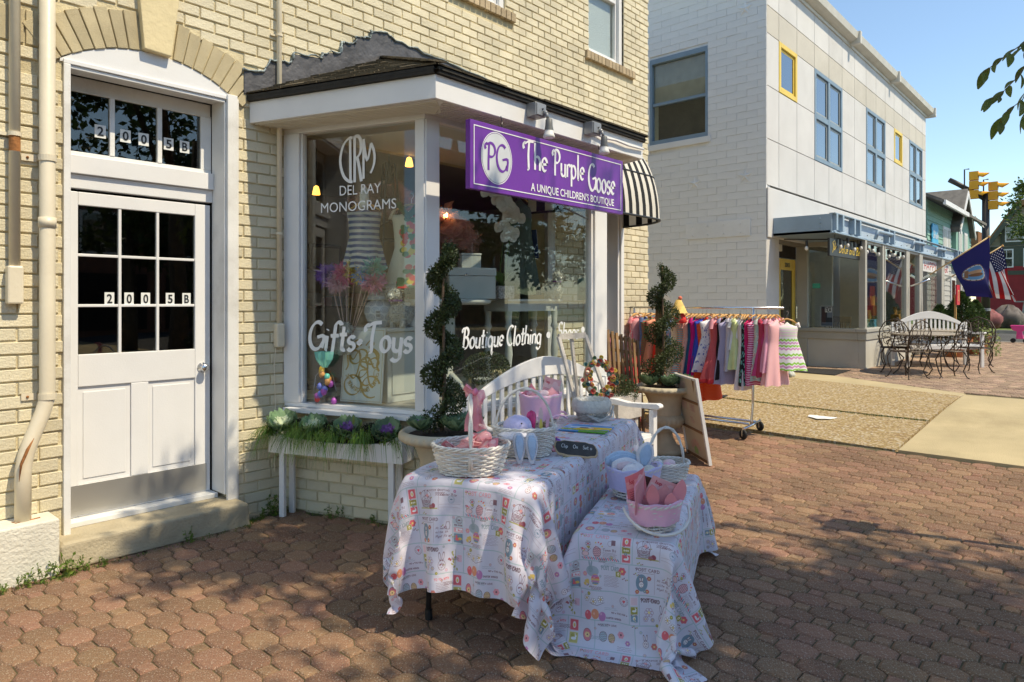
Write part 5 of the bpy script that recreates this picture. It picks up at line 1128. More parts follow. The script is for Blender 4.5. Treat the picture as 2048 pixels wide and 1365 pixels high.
def kale(loc,r,label,heart,seed,group='ornamental cabbages',tilt=(0,0)):
    random.seed(seed); t=T('ornamental_cabbage',loc,label,'ornamental cabbage',group,world=False)
    def leaf(mb,az,el,L,w,ruf):
        n,m_=6,5; vs=[]
        for j_ in range(m_+1):
            q=j_/m_
            for i in range(n+1):
                u=i/n*2-1; ww=w*(.35+.65*math.sin(math.pi*min(q*.75+.05,1)))*u; lift=L*q
                e=el+q*.5*(1-el)
                x=lift*math.cos(e); z=lift*math.sin(e)+.25*abs(u)*w*.8*q+ruf*q*math.sin(u*9+seed+az*3)*.5
                zz=z; xx=x-.1*abs(u)*w+ruf*.4*q*math.cos(u*11)
                vs.append((xx*math.cos(az)-ww*math.sin(az),xx*math.sin(az)+ww*math.cos(az),zz))
        mb.add(vs,[(j_*(n+1)+i,j_*(n+1)+i+1,(j_+1)*(n+1)+i+1,(j_+1)*(n+1)+i) for j_ in range(m_) for i in range(n)])
    mb=MB()
    for k in range(15): leaf(mb,k*2.4+random.uniform(-.3,.3),.12+.05*k+random.uniform(-.05,.05),r*random.uniform(.85,1.1),r*.48,r*.16)
    o=O('outer_leaves',mb,m_kale,t,smooth=True)
    mb=MB()
    for k in range(14): leaf(mb,k*2.4,.75+.05*k,r*(.72-.02*k),r*.34,r*.12)
    O('heart_leaves',mb,heart,t,smooth=True)
    t.rotation_euler=(tilt[0],tilt[1],0)
    return t
def bush(name,loc,r,n,mat,label,cat,size=.018,group=None,h=None):
    random.seed(int(loc[0]*1000)); t=T(name,loc,label,cat,group,world=False); pts=[]
    for i in range(n):
        d=Vector((random.gauss(0,1),random.gauss(0,1),random.gauss(0,1))).normalized(); q=random.uniform(.55,1)**.5; k=1+.12*math.sin(d.x*7+d.y*5)*math.sin(d.z*6)
        pts.append((Vector((d.x*r*q*k,d.y*r*q*k,(d.z*(h or r)*q*k)+(h or r)*.8)),d))
    O('foliage',leafcloud(pts,size),mat,t); O('stem',MB().cyl((0,0,-.02),(0,0,r),.006,6),m_bark,t); return t
def grass(name,base,n,L,label,fall=(0,0),mat=None,w=.0028,spread=.03,seed=1):
    random.seed(seed); mb=MB(); 
    for i in range(n):
        a=random.uniform(0,6.283); l=L*random.uniform(.5,1.15); sp=random.uniform(.35,1)
        dx=math.cos(a)*.6+fall[0]; dy=math.sin(a)*.6+fall[1]; q=math.hypot(dx,dy) or 1; dx/=q;dy/=q
        p=Vector((base[0]+random.gauss(0,spread),base[1]+random.gauss(0,spread),base[2])); side=Vector((-dy,dx,0)); prev=None; vs=[]
        for k in range(6):
            t=k/5; c=p+Vector((dx,dy,0))*l*sp*t*.9+Vector((0,0,1))*(l*.55*math.sin(t*2.0)*(1.2-sp*.5)-l*sp*1.0*t*t*.9); ww=w*(1-t*.85); vs+= [c-side*ww,c+side*ww]
        mb.add(vs,[(2*k,2*k+1,2*k+3,2*k+2) for k in range(5)])
    return O(name,mb,mat or m_blade,None,label=label,cat='grass')
# ---------------------------------------------------------------- planter box by the bay
Q0,Q1=(2.545,4.70),(2.955,3.66); (qx,qy),QL=dirn(Q0,Q1); qn=(-qy,qx)
def QP(s,o,z): return (Q0[0]+qx*s+qn[0]*o,Q0[1]+qy*s+qn[1]*o,z)
pb=T('planter_box',(2.72,4.2,0),'long white wooden planter box on legs below the left shop window','planter')
def qseg(s0,s1,o0,o1,z0,z1):
    mb=MB(); p=[QP(s0,o0,0),QP(s1,o0,0),QP(s1,o1,0),QP(s0,o1,0)]
    mb.add([(x,y,z0) for x,y,_ in p]+[(x,y,z1) for x,y,_ in p],[(0,3,2,1),(4,5,6,7),(0,1,5,4),(1,2,6,5),(2,3,7,6),(3,0,4,7)]); return mb
# front board with scooped top edge
mb=MB(); top=[(s,.655-.075*max(0,math.sin(math.pi*min(max((s/QL-.04)/.9,0),1)))**.35) for s in [QL*i/24 for i in range(25)]]
mb.prism([(0,.475),(QL,.475)]+[(s,z) for s,z in top[::-1]],(Q0[0],Q0[1],0),(qx,qy,0),(0,0,1),(qn[0]*.018,qn[1]*.018,0)); O('front_board',mb,m_white,pb)
O('end_board',qseg(QL-.018,QL,.019,.17,.475,.655),m_white,pb,bev=.002); O('end_board',qseg(0,.018,.019,.17,.475,.655),m_white,pb,bev=.002); O('back_board',qseg(.019,QL-.019,.155,.17,.475,.62),m_white,pb); O('bottom_board',qseg(.019,QL-.019,.019,.154,.475,.49),m_white,pb)
O('soil',qseg(.019,QL-.019,.019,.154,.492,.585),m_soil,pb)
for s in (.10,QL-.10): O('leg',qseg(s-.022,s+.022,.02,.05,0,.4745),m_white,pb,bev=.003)
for s in (.10,QL-.10): O('leg',qseg(s-.022,s+.022,.13,.155,0,.4745),m_white,pb,bev=.003)
for s,z in ((.03,.52),(.03,.61),(QL-.03,.52),(QL-.03,.61)): O('screw',MB().ball(QP(s,-.001,z),.005,6),m_lead,pb)
ks=[(.10,m_kalew,'creamy green ornamental cabbage at the left end of the planter box'),(.37,m_kalew,'pale yellow ornamental cabbage between two dark mums in the planter'),(.66,m_kalep,'faded purple ornamental cabbage near the lily shoots'),(.98,m_kalep,'dark purple ornamental cabbage at the right end of the planter box')]
for i,(s,mt,lb_) in enumerate(ks): kale(QP(s,.04,.645),.125+.01*(i==0),lb_,mt,i+3,tilt=(.35,-.35))
for i,(s,lb_) in enumerate(((.235,'left round dark mum in the planter box'),(.52,'middle round dark mum in the planter box'),(.82,'right round dark mum beside the lily shoots'))): bush('mum_plant',QP(s,.075,.575),.082,2600,m_dkbush,lb_,'mum',.013,'dark mums in the planter box')
for i,(s,o,n,lb_,fl_) in enumerate(((.03,.03,150,'tuft of grass spilling over the left end of the planter',(-1.2,-.2)),(.25,.01,170,'tuft of grass hanging down the planter front at its left third',(-1,-.6)),(.38,.01,130,'grass tuft hanging left of the planter middle',(-.8,-.9)),(.58,.01,90,'grass tuft arching over the planter front by the second mum',(-1,-.7)),(.80,.01,110,'grass tuft drooping over the planter front near its right',(-.9,-.9)),(1.0,.03,70,'thin grass tuft at the right end of the planter',(-.2,-1.4)))):
    grass('grass_tuft',QP(s,o,.60),int(n*1.15),.30,lb_,fl_,seed=i+2)
mb=MB()
for k,(a,l) in enumerate(((0,.15),(.55,.13),(-.5,.12))):
    dx=math.sin(a); vs=[]
    for i in range(7):
        t_=i/6; w=.013*max(math.sin(math.pi*min(t_*.85+.1,1)),.05); c=(dx*l*t_,0,l*t_*math.cos(a)); vs+= [(c[0]-w*math.cos(a),0,c[2]+w*dx),(c[0]+w*math.cos(a),-.004,c[2]-w*dx)]
    mb.add(vs,[(2*i,2*i+1,2*i+3,2*i+2) for i in range(6)])
o=O('lily_shoot',mb,M('young_leaf',(.24,.30,.06),.5,.15,9,0,trans=.4),None,label='three upright yellow green lily leaves in the planter box',cat='lily'); o.location=QP(.70,.05,.63); o.rotation_euler=(0,0,R(-60))
# ---------------------------------------------------------------- urns
m_stone=M('cast_stone',(.50,.43,.31),.75,.1,6,.2,60,dirt=.35)
def urn(loc,sc,label,zs=1):
    t=T('urn_planter',loc,label,'urn','classical urns with spiral topiaries',world=False)
    H=zs
    mb=MB(); mb.lathe([(.19,0),(.20,.015),(.20,.05),(.175,.06),(.12,.10),(.085,.17),(.075,.22),(.085,.24),(.10,.25),(.10,.262)],(0,0,0),40,sc,sc); mb2=MB()
    O('foot',mb,m_stone,t,smooth=True)
    k=24
    O('fluted_bowl',MB().lathe([(.095,.262),(.15,.29),(.185,.335),(.195,.375),(.185,.41),(.165,.43)],(0,0,0),144,sc,sc,mod=lambda i,a:1+(.045*abs(math.cos(k/2*a)) if 0<i<4 else 0)),m_stone,t,smooth=True)
    O('neck',MB().lathe([(.165,.43),(.168,.45),(.165,.50),(.175,.57),(.205,.64),(.235,.675)],(0,0,0),48,sc,sc),m_stone,t,smooth=True)
    def rimmod(i,a): return 1+.012*math.sin(a*30)*(1 if i in(2,3,4) else 0)
    O('rim',MB().lathe([(.235,.67),(.30,.685),(.325,.70),(.333,.715),(.325,.74),(.30,.752),(.285,.75),(.27,.72),(.265,.68)],(0,0,0),180,sc,sc,mod=rimmod),m_stone,t,smooth=True)
    mb=MB()
    for i in range(30):
        a=2*math.pi*i/30; mb.ball((.316*sc*math.cos(a),.316*sc*math.sin(a),.728),(.012,.012,.017),8)
    O('egg_moulding',mb,m_stone,t,smooth=True)
    O('soil',MB().lathe([(.001,.735),(.26,.725)],(0,0,0),24,sc,sc),m_soil,t)
    t.scale=(1,1,zs); return t
U1=(2.93,3.22,.0); U2=(6.40,3.59,.006)
urn(U1,.84,'cream stone urn beside the planter box, behind the oval basket',1.03); urn(U2,1.0,'cream stone urn on the sidewalk between trellis and sandwich board',.94)
random.seed(31)
topiary((2.945,3.235,.76),1.19,.085,.045,3.6,2.6,'dark spiral boxwood topiary in front of the white corner post',11000,(.03,.03),.013,.068)
random.seed(32)
topiary((6.385,3.60,.70),1.25,.135,.06,3.1,.2,'spiral boxwood topiary in the urn beside the clothes rack',12000,(-.03,0),.015,.105)
for i,(dx,dy,r,mt,lb_) in enumerate(((-.17,.02,.10,m_kalep,'purple hearted cabbage at the left of the near urn'),(-.03,-.15,.11,m_kalew,'white hearted cabbage at the front of the near urn'),(.13,-.12,.10,m_kale,'plain green cabbage at the right of the near urn'))): kale((U1[0]+dx,U1[1]+dy,.79),r,lb_,mt,i+20)
for i,(dx,dy,r,mt,lb_) in enumerate(((-.15,.10,.13,m_kale,'green ruffled cabbage on the left of the far urn'),(-.09,-.10,.12,m_kalep,'purple hearted cabbage in the middle of the far urn'),(.07,-.16,.13,m_kalew,'white hearted cabbage on the right of the far urn'),(.17,-.06,.12,m_kale,'green cabbage hanging over the right rim of the far urn'))): kale((U2[0]+dx,U2[1]+dy,.72),r,lb_,mt,i+30)
# ---------------------------------------------------------------- white bench
def bench(loc,L,label,rz=0,hb=1.10,parts=True,group=None,depth=.5):
    t=T('bench',loc,label,'bench',group,world=False,rz=rz)
    # local: x along, y=0 back, front at -depth
    n=24
    def topz(x): u=x/L*2-1; return hb-.24*min(1,abs(u)**1.7*1.15) if abs(u)<.93 else hb-.235
    def botz(x): u=x/L*2-1; return hb-.15-.17*abs(u)**2
    pl=[(L*i/n,topz(L*i/n)) for i in range(n+1)]+[(L*i/n,botz(L*i/n)) for i in range(n,-1,-1)]
    mb=MB().prism(pl,(0,-.01,0),(1,0,0),(0,0,1),(0,.028,0)); O('top_rail',mb,m_white,t,bev=.004)
    ns=int(L/.088)
    for i in range(1,ns): x=L*i/ns; O('back_slat',MB().bx(x-.021,x+.021,-.002,.012,.50,botz(x)+.005),m_white,t,bev=.002,seg=1)
    O('lower_rail',MB().bx(.03,L-.03,-.012,.02,.45,.50),m_white,t,bev=.003)
    for x in (0,L):
        O('back_leg',MB().bx(x-.03,x+.03,-.02,.025,0,hb-.22),m_white,t,bev=.004); O('front_leg',MB().bx(x-.03,x+.03,-depth,-depth+.045,0,.645),m_white,t,bev=.004)
        mb=MB(); s=1
        mb.prism([(.01,.70),(-.10,.705),(-.25,.685),(-.40,.69),(-depth-.03,.70),(-depth-.055,.69),(-depth-.06,.668),(-depth-.04,.652),(-.40,.65),(-.25,.647),(.01,.66)],(x-.035,0,0),(0,1,0),(0,0,1),(.07,0,0)); O('arm',mb,m_white,t,bev=.006)
        O('side_rail',MB().bx(x-.02,x+.02,-depth+.046,-.021,.36,.42),m_white,t)
    for k in range(5): O('seat_slat',MB().bx(.0,L,-depth+.02+k*.09,-depth+.095+k*.09,.425,.447),m_white,t,bev=.003)
    O('seat_rail',MB().bx(.03,L-.03,-depth+.005,-depth+.03,.36,.424),m_white,t)
    return t
bench((3.36,3.44,.03),1.72,'curved back white slatted bench in front of the shop window',group='white slatted benches',hb=1.12)
# ---------------------------------------------------------------- easel and egg wreath
es=T('display_easel',(4.38,3.2,.0),'whitewashed wooden frame easel standing on the white bench','easel')
m_wash=M('whitewashed_wood',(.50,.46,.41),.8,.15,12,.3,60,dirt=.3)
def bar(p,q,w=.035,h=.018): return MB().beam(p,q,w,h,up=(0,1,0))
E0=[(4.22,3.30,1.31),(4.56,3.29,1.31),(4.30,3.04,.48),(4.78,3.03,.48)]
O('top_bar',bar(E0[0],E0[1],.045),m_wash,es); O('leg',bar(E0[0],(4.34,3.12,.48)),m_wash,es); O('leg',bar(E0[1],(4.78,3.10,.48)),m_wash,es); O('back_leg',bar((4.40,3.31,1.29),(4.62,3.37,.5),.03),m_wash,es); O('cross_bar',bar((4.29,3.2,.80),(4.68,3.19,.80)),m_wash,es)
wr=T('egg_wreath',(4.40,3.06,.98),'wreath of coloured wooden flowers and eggs hanging on the easel','wreath')
wc=Vector((4.42,3.06,.985)); wu=Vector((.80,-.60,0)); wv=Vector((.1,.13,.98))
O('ring',MB().tube([wc+wu*.105*math.cos(a)+wv*.135*math.sin(a) for a in [i*.2618 for i in range(24)]],.022,8,closed=True),m_raf,wr,smooth=True)
wm=[M('wreath_red',(.55,.07,.05),.6),M('wreath_yellow',(.62,.42,.06),.6),M('wreath_teal',(.05,.16,.15),.6),M('wreath_green',(.12,.20,.09),.6),M('wreath_coral',(.66,.18,.13),.6)]; m_cegg=M('cream_egg',(.70,.66,.50),.5)
random.seed(4); wn=wu.cross(wv).normalized()
if wn.dot(Vector((-.8,-.6,0)))<0: wn=-wn
for i in range(64):
    a=i*6.283/64*3+random.uniform(-.1,.1); rr=random.choice([-.028,0,.03]); c=wc+wu*(.105+rr)*math.cos(a)+wv*(.135+rr)*math.sin(a)+wn*(.02+.012*(rr==0))
    if i%9==4: O('wooden_egg',MB().ball(c,(.016,.016,.018),10),m_cegg,wr,smooth=True); continue
    d=(wn+Vector((random.gauss(0,.35),random.gauss(0,.35),random.gauss(0,.35)))).normalized(); rot=d.to_track_quat('Z','Y').to_matrix(); s=random.uniform(.8,1.15)
    O('wooden_flower',MB().lathe([(.003*s,-.016),(.010*s,-.008),(.016*s,.004),(.020*s,.014),(.017*s,.014),(.011*s,.0),(.001,-.006)],c,12,rot=rot),wm[(i*7+i//5)%5],wr,smooth=True)
# ---------------------------------------------------------------- trellis, red throw, low trough
m_cedar=M('cedar_slat',(.28,.165,.08),.8,.25,8,.3,60,rnd=.2,dirt=.3)
tl=T('trellis_screen',(5.72,3.86,0),'brown wooden lattice screen leaning beside the bay','trellis')
a0=Vector((5.70,3.86,0)); a1=Vector((6.62,3.97,0)); du=(a1-a0)
for k in range(10):
    t_=k/9; h=1.34-.18*t_; p=a0+du*t_; O('slat',MB().beam((p.x,p.y,.02),(p.x-.05,p.y+.06,h),.052,.014,up=(.1,-1,0)),m_cedar,tl)
for k in range(9):
    z=.12+k*.145; O('cross_slat',MB().beam((a0.x-.02-.003*k,a0.y+.022+.045*z,z),(a1.x+.0,a1.y+.022+.045*z,z*.88),.035,.012,up=(0,-1,0)),m_cedar,tl)
def drapecloth(name,x0,x1,y,z0,z1,mat,label,cat,fold=14,amp=.02,**k):
    mb=MB(); mb.grid(lambda u,v:(x0+(x1-x0)*u,y+amp*math.sin(u*fold+v*2)+.03*(1-v)*math.sin(u*5),z0+(z1-z0)*v-.05*math.sin(u*3.1)*v),40,12); return O(name,mb,mat,None,smooth=True,label=label,cat=cat,**k)
m_redc=M('red_cotton',(.55,.02,.03),.8,.15,6,.1,60)
drapecloth('red_throw',5.85,6.75,4.10,.12,.98,m_redc,'crimson cloth hanging behind the wooden lattice screen','cloth')
drapecloth('pink_garment',5.9,6.25,4.14,.8,1.25,M('rose_cotton',(.62,.20,.24),.8),'rose pink cloth behind the top of the lattice screen','cloth')
tg_=T('low_trough',(5.35,3.4,0),'small weathered wooden trough of greenery beside the bench arm','planter')
O('box',MB().bx(5.22,5.62,3.40,3.58,.50,.72),m_wash,tg_,bev=.004); O('stand',MB().bx(5.25,5.30,3.42,3.56,0,.499).bx(5.54,5.59,3.42,3.56,0,.499),m_wash,tg_)
bush('trough_bush',(5.36,3.49,.70),.12,1500,m_box,'green bush growing in the wooden trough by the bench arm','bush',.02); bush('trough_bush',(5.50,3.48,.66),.10,900,m_box,'small trailing bush at the right of the trough','bush',.02)
# ---------------------------------------------------------------- sandwich board
sb=T('sandwich_board',(6.3,3.2,0),'white framed sandwich board with faint pink lettering','sandwich board')
m_brd=M('cream_board',(.60,.50,.38),.6,.08,4,.05,60,dirt=.2); m_bw=M('brown_wood',(.24,.12,.055),.6,.2,6,.2,60)
bl_=Vector((6.53,3.39,.01)); br_=Vector((6.17,2.99,.01)); tr_=Vector((6.10,3.10,.84)); tl_=Vector((6.46,3.50,.84)); wd=(br_-bl_).normalized(); uph=(tr_-br_).normalized(); nb=wd.cross(uph).normalized()
if nb.dot(Vector((-1,-.4,0)))<0: nb=-nb
O('face_panel',MB().add([bl_,br_,tr_,tl_,bl_-nb*.012,br_-nb*.012,tr_-nb*.012,tl_-nb*.012],[(0,1,2,3),(7,6,5,4),(0,4,5,1),(1,5,6,2),(2,6,7,3),(3,7,4,0)]),m_brd,sb)
O('stile',MB().beam(br_-nb*.006+wd*.02,tr_-nb*.006+wd*.02,.038,.03,up=nb),m_white,sb); O('stile',MB().beam(bl_-nb*.006-wd*.02,tl_-nb*.006-wd*.02,.038,.03,up=nb),m_white,sb)
for f in (.03,.36,.70,.985): O('cross_rail',MB().beam(bl_.lerp(tl_,f)+nb*.004,br_.lerp(tr_,f)+nb*.004,.022,.014,up=nb),m_bw if f<.98 else m_white,sb)
O('rear_panel',MB().beam((6.44,3.14,.01),(6.14,3.14,.83),.02,.03).beam((6.82,3.36,.01),(6.50,3.53,.83),.02,.03),m_bw,sb)
mb=MB(); q=lambda f,g:bl_.lerp(tl_,f)*(1-g)+br_.lerp(tr_,f)*g
for tx,f,g,h_ in (('SHOP',.84,.12,.07),('MAY',.58,.1,.08),('FIND',.58,.5,.07),('YOU',.44,.45,.06)): pen(mb,tx,q(f,g)+nb*.002,wd,uph,h_,None,.1,0,.05,.001,.8)
O('pink_lettering',mb,M('faded_pink_chalk',(.66,.42,.36),.9),sb)
mb=MB()
for k in range(7): pen(mb,'I',q(.12,.3+.07*k)+nb*.002,wd,uph,.05+.05*math.sin(k*.5+.2),None,.15,0,.05,.001,.9)
O('castle_drawing',mb,M('chalk_rose',(.75,.35,.30),.9),sb)
mb=MB(); mb.prism([(-.045,-.03),(.045,-.03),(.05,.02),(0,.05),(-.05,.02)],q(.10,.5)+nb*.0022,wd,uph,nb*.001); O('green_drawing',mb,M('chalk_green',(.40,.55,.22),.9),sb)
mb=MB()
for k,(c_) in enumerate('ROPFOHIDO'): pen(mb,c_,br_.lerp(tr_,.9-.09*k)+wd*.012+nb*.0095,wd,uph,.03,.018,.12,0,.02,.0006,.8)
O('edge_lettering',mb,M('edge_ink',(.45,.35,.45),.9),sb)
# ---------------------------------------------------------------- traffic cone
m_or=M('orange_cone',(.85,.10,.01),.5,.08,5,.05,60)
cz=gz(9.35); cn=T('traffic_cone',(9.36,4.44,cz),'orange traffic cone standing beyond the clothes rack','traffic cone',world=False)
O('cone_body',MB().lathe([(.105,.03),(.10,.05),(.04,.42),(.025,.45),(.015,.45)],(0,0,0),24),m_or,cn,smooth=True); O('base',MB().bx(-.14,.14,-.14,.14,0,.03),m_rub,cn,bev=.01)
# ---------------------------------------------------------------- clothes rack
RX=7.66; zr=1.515
ck=T('clothes_rack',(RX,3.2,0),'chrome rolling clothes rack full of bright children dresses','clothes rack')
g0=gz(7.6)
O('hanging_bar',MB().cyl((RX,2.82,zr),(RX,4.85,zr),.013,12),m_chrome,ck,smooth=True)
for y in (3.17,4.75):
    O('upright',MB().tube([(RX,y,zr),(RX,y,.45),(RX,y,.42),(RX-.04,y,.16+g0),(RX-.04,y,.13+g0)],.016,10),m_chrome,ck,smooth=True)
    O('foot_bar',MB().cyl((RX-.27,y,.125+g0*.6),(RX+.21,y,.135+g0),.015,10),m_chrome,ck,smooth=True)
    for x in (RX-.27,RX+.20):
        gq=gz(x); wh=O('caster',MB().cyl((x,y,.10+gq),(x,y,.14+gq),.012,8).beam((x-.018,y,.11+gq),(x-.02,y,.04+gq),.006,.03).beam((x+.018,y,.11+gq),(x+.02,y,.04+gq),.006,.03),m_chrome,ck)
        O('wheel',MB().lathe([(.012,-.014),(.05,-.014),(.056,-.006),(.056,.006),(.05,.014),(.012,.014)],(x,y,.057+gq),24,rot=Matrix.Rotation(R(90),3,'Y')@Matrix.Rotation(R(25),3,'X')),m_rub,wh,smooth=True)
for x in (RX-.12,RX+.08): O('base_rail',MB().cyl((x,3.17,.14+g0),(x,4.75,.14+g0),.013,8),m_chrome,ck,smooth=True)
# garments
m_hang=M('wood_hanger',(.62,.33,.10),.45,.1,8,0); m_wire=M('hanger_wire',(.6,.6,.6),.3,0,1,0,metal=1)
def pat(kind,c1,c2,c3=(.9,.9,.88)):
    random.seed(hash(kind+str(c1))%1000 if 0 else int(sum(c1)*997)+len(kind)); c=CV(96,96,c1)
    if kind=='dots':
        for i in range(12):
            for k in range(12): c.ell(i*8+4+(k%2)*4,k*8+4,1.6,1.6,c2)
    elif kind=='gingham':
        for i in range(24): c.rect(i*4,0,i*4+2,96,c2,.5); c.rect(0,i*4,96,i*4+2,c2,.5)
    elif kind=='stripes':
        for i in range(8): c.rect(0,i*12,96,i*12+6,c2)
    elif kind=='chevron':
        for k in range(-1,9):
            cc=(c2,c3,c1)[k%3]; c.line([(x*8,k*12+(6 if x%2 else 0)) for x in range(13)],6,cc)
    elif kind=='floral':
        for i in range(26): x,y=random.uniform(0,96),random.uniform(0,96); r=random.uniform(3,6); [c.ell(x+r*.8*math.cos(a),y+r*.8*math.sin(a),r*.5,r*.5,random.choice([c2,c3])) for a in (0,1.26,2.5,3.77,5.03)]
    elif kind=='vstripes':
        for i in range(16): c.rect(i*6,0,i*6+2,96,c2)
    random.seed(7); return c.a
def fab(nm,kind,c1,c2=(.9,.9,.9),c3=(.9,.9,.88)):
    if kind=='plain': return M(nm,tuple(x**2.2 for x in c1),.8,.08,8,.12,80,trans=.15)
    return IM(nm,pat(kind,c1,c2,c3),.8,.1,300,trans=.15)
def dress(loc,rz,w,h,flare,mat,label,sleeve=0,waist=.38,group='children clothes on the rack',depth=.055,seed=0,hang=True,ps=.2,skirt=None,yoff=0,hem=None):
    rs=random.Random(seed); ph=rs.uniform(0,6); t=T('dress' if flare>1.15 else 'shirt',loc,label,'dress' if flare>1.15 else 'shirt',group,world=False,rz=rz)
    n=30; m_=22; nf=rs.choice([5,6,7,8])
    def prof(v):   # v 0 top .. 1 hem -> half width
        if v<.06: return w*(.26+.74*(v/.06)**.6)*.5
        if v<waist: return w*.5*(1-.16*math.sin((v-.06)/(waist-.06)*math.pi*.5))
        return w*.5*(.84+(flare-.84)*((v-waist)/(1-waist))**.85)
    def fn(u,v):
        a=u*2*math.pi; hw=prof(v); q=max(0,(v-waist)/(1-waist)); d=depth*(.12+.88*min(v*7,1))*(1+1.2*q*(flare-.9))
        fo=1+.16*q*math.sin(nf*a*1.0+ph)+.07*q*math.sin((nf*2+1)*a+ph*2)
        z=-.05-h*v-(0.03*w/.3*abs(math.cos(a))*(1 if v<.06 else 0))+.006*q*math.sin(nf*a)
        return (hw*math.cos(a)*fo,d*math.sin(a)*fo+.004*math.sin(v*9+ph)*(1-q),z-.02*abs(math.cos(a))*max(0,1-v*12))
    mb=MB(); mb.grid(fn,n,m_); mb.uv=[((i%(n+1))/n*w*2*flare/ps,(j_:=(i//(n+1)))/m_*h/ps) for i in range((n+1)*(m_+1))]
    o=O('body',mb,mat,t,smooth=True)
    if skirt:
        k0=int(m_*waist)
        o.data.materials.append(skirt); 
        for p in o.data.polygons:
            if p.index//n>=k0: p.material_index=1
    if sleeve:
        for s_ in (-1,1):
            mb=MB(); L=sleeve
            mb.grid(lambda u,v:(s_*(w*.42+L*v*.45)+.022*math.cos(u*6.283)*(1-.2*v),.026*math.sin(u*6.283)*(.4+.6*min(1,v*3)),-.065-L*v*1.05+.012*math.cos(u*6.283)*(1-v)),12,6)
            mb.uv=[(i*.1,i*.05) for i in range(len(mb.v))]; O('sleeve',mb,mat,t,smooth=True)
    if hem:
        mb=MB(); mb.grid(lambda u,v:tuple(x*(1.015 if i_<2 else 1) for i_,x in enumerate(fn(u,.94+.06*v))),n,2); O('hem_band',mb,hem,t,smooth=True)
    if hang:
        hg=O('hanger',MB().tube([(-w*.44,0,-.075),(-w*.2,0,-.035),(0,0,-.02),(w*.2,0,-.035),(w*.44,0,-.075)],[.006,.010,.011,.010,.006],6),m_hang,t,smooth=True)
        O('hook',MB().tube([(0,0,-.02),(0,0,.02),(.012,0,.035),(.016,0,.05),(.008,0,.066),(-.006,0,.066)],.0022,5),m_wire,hg)
    return t
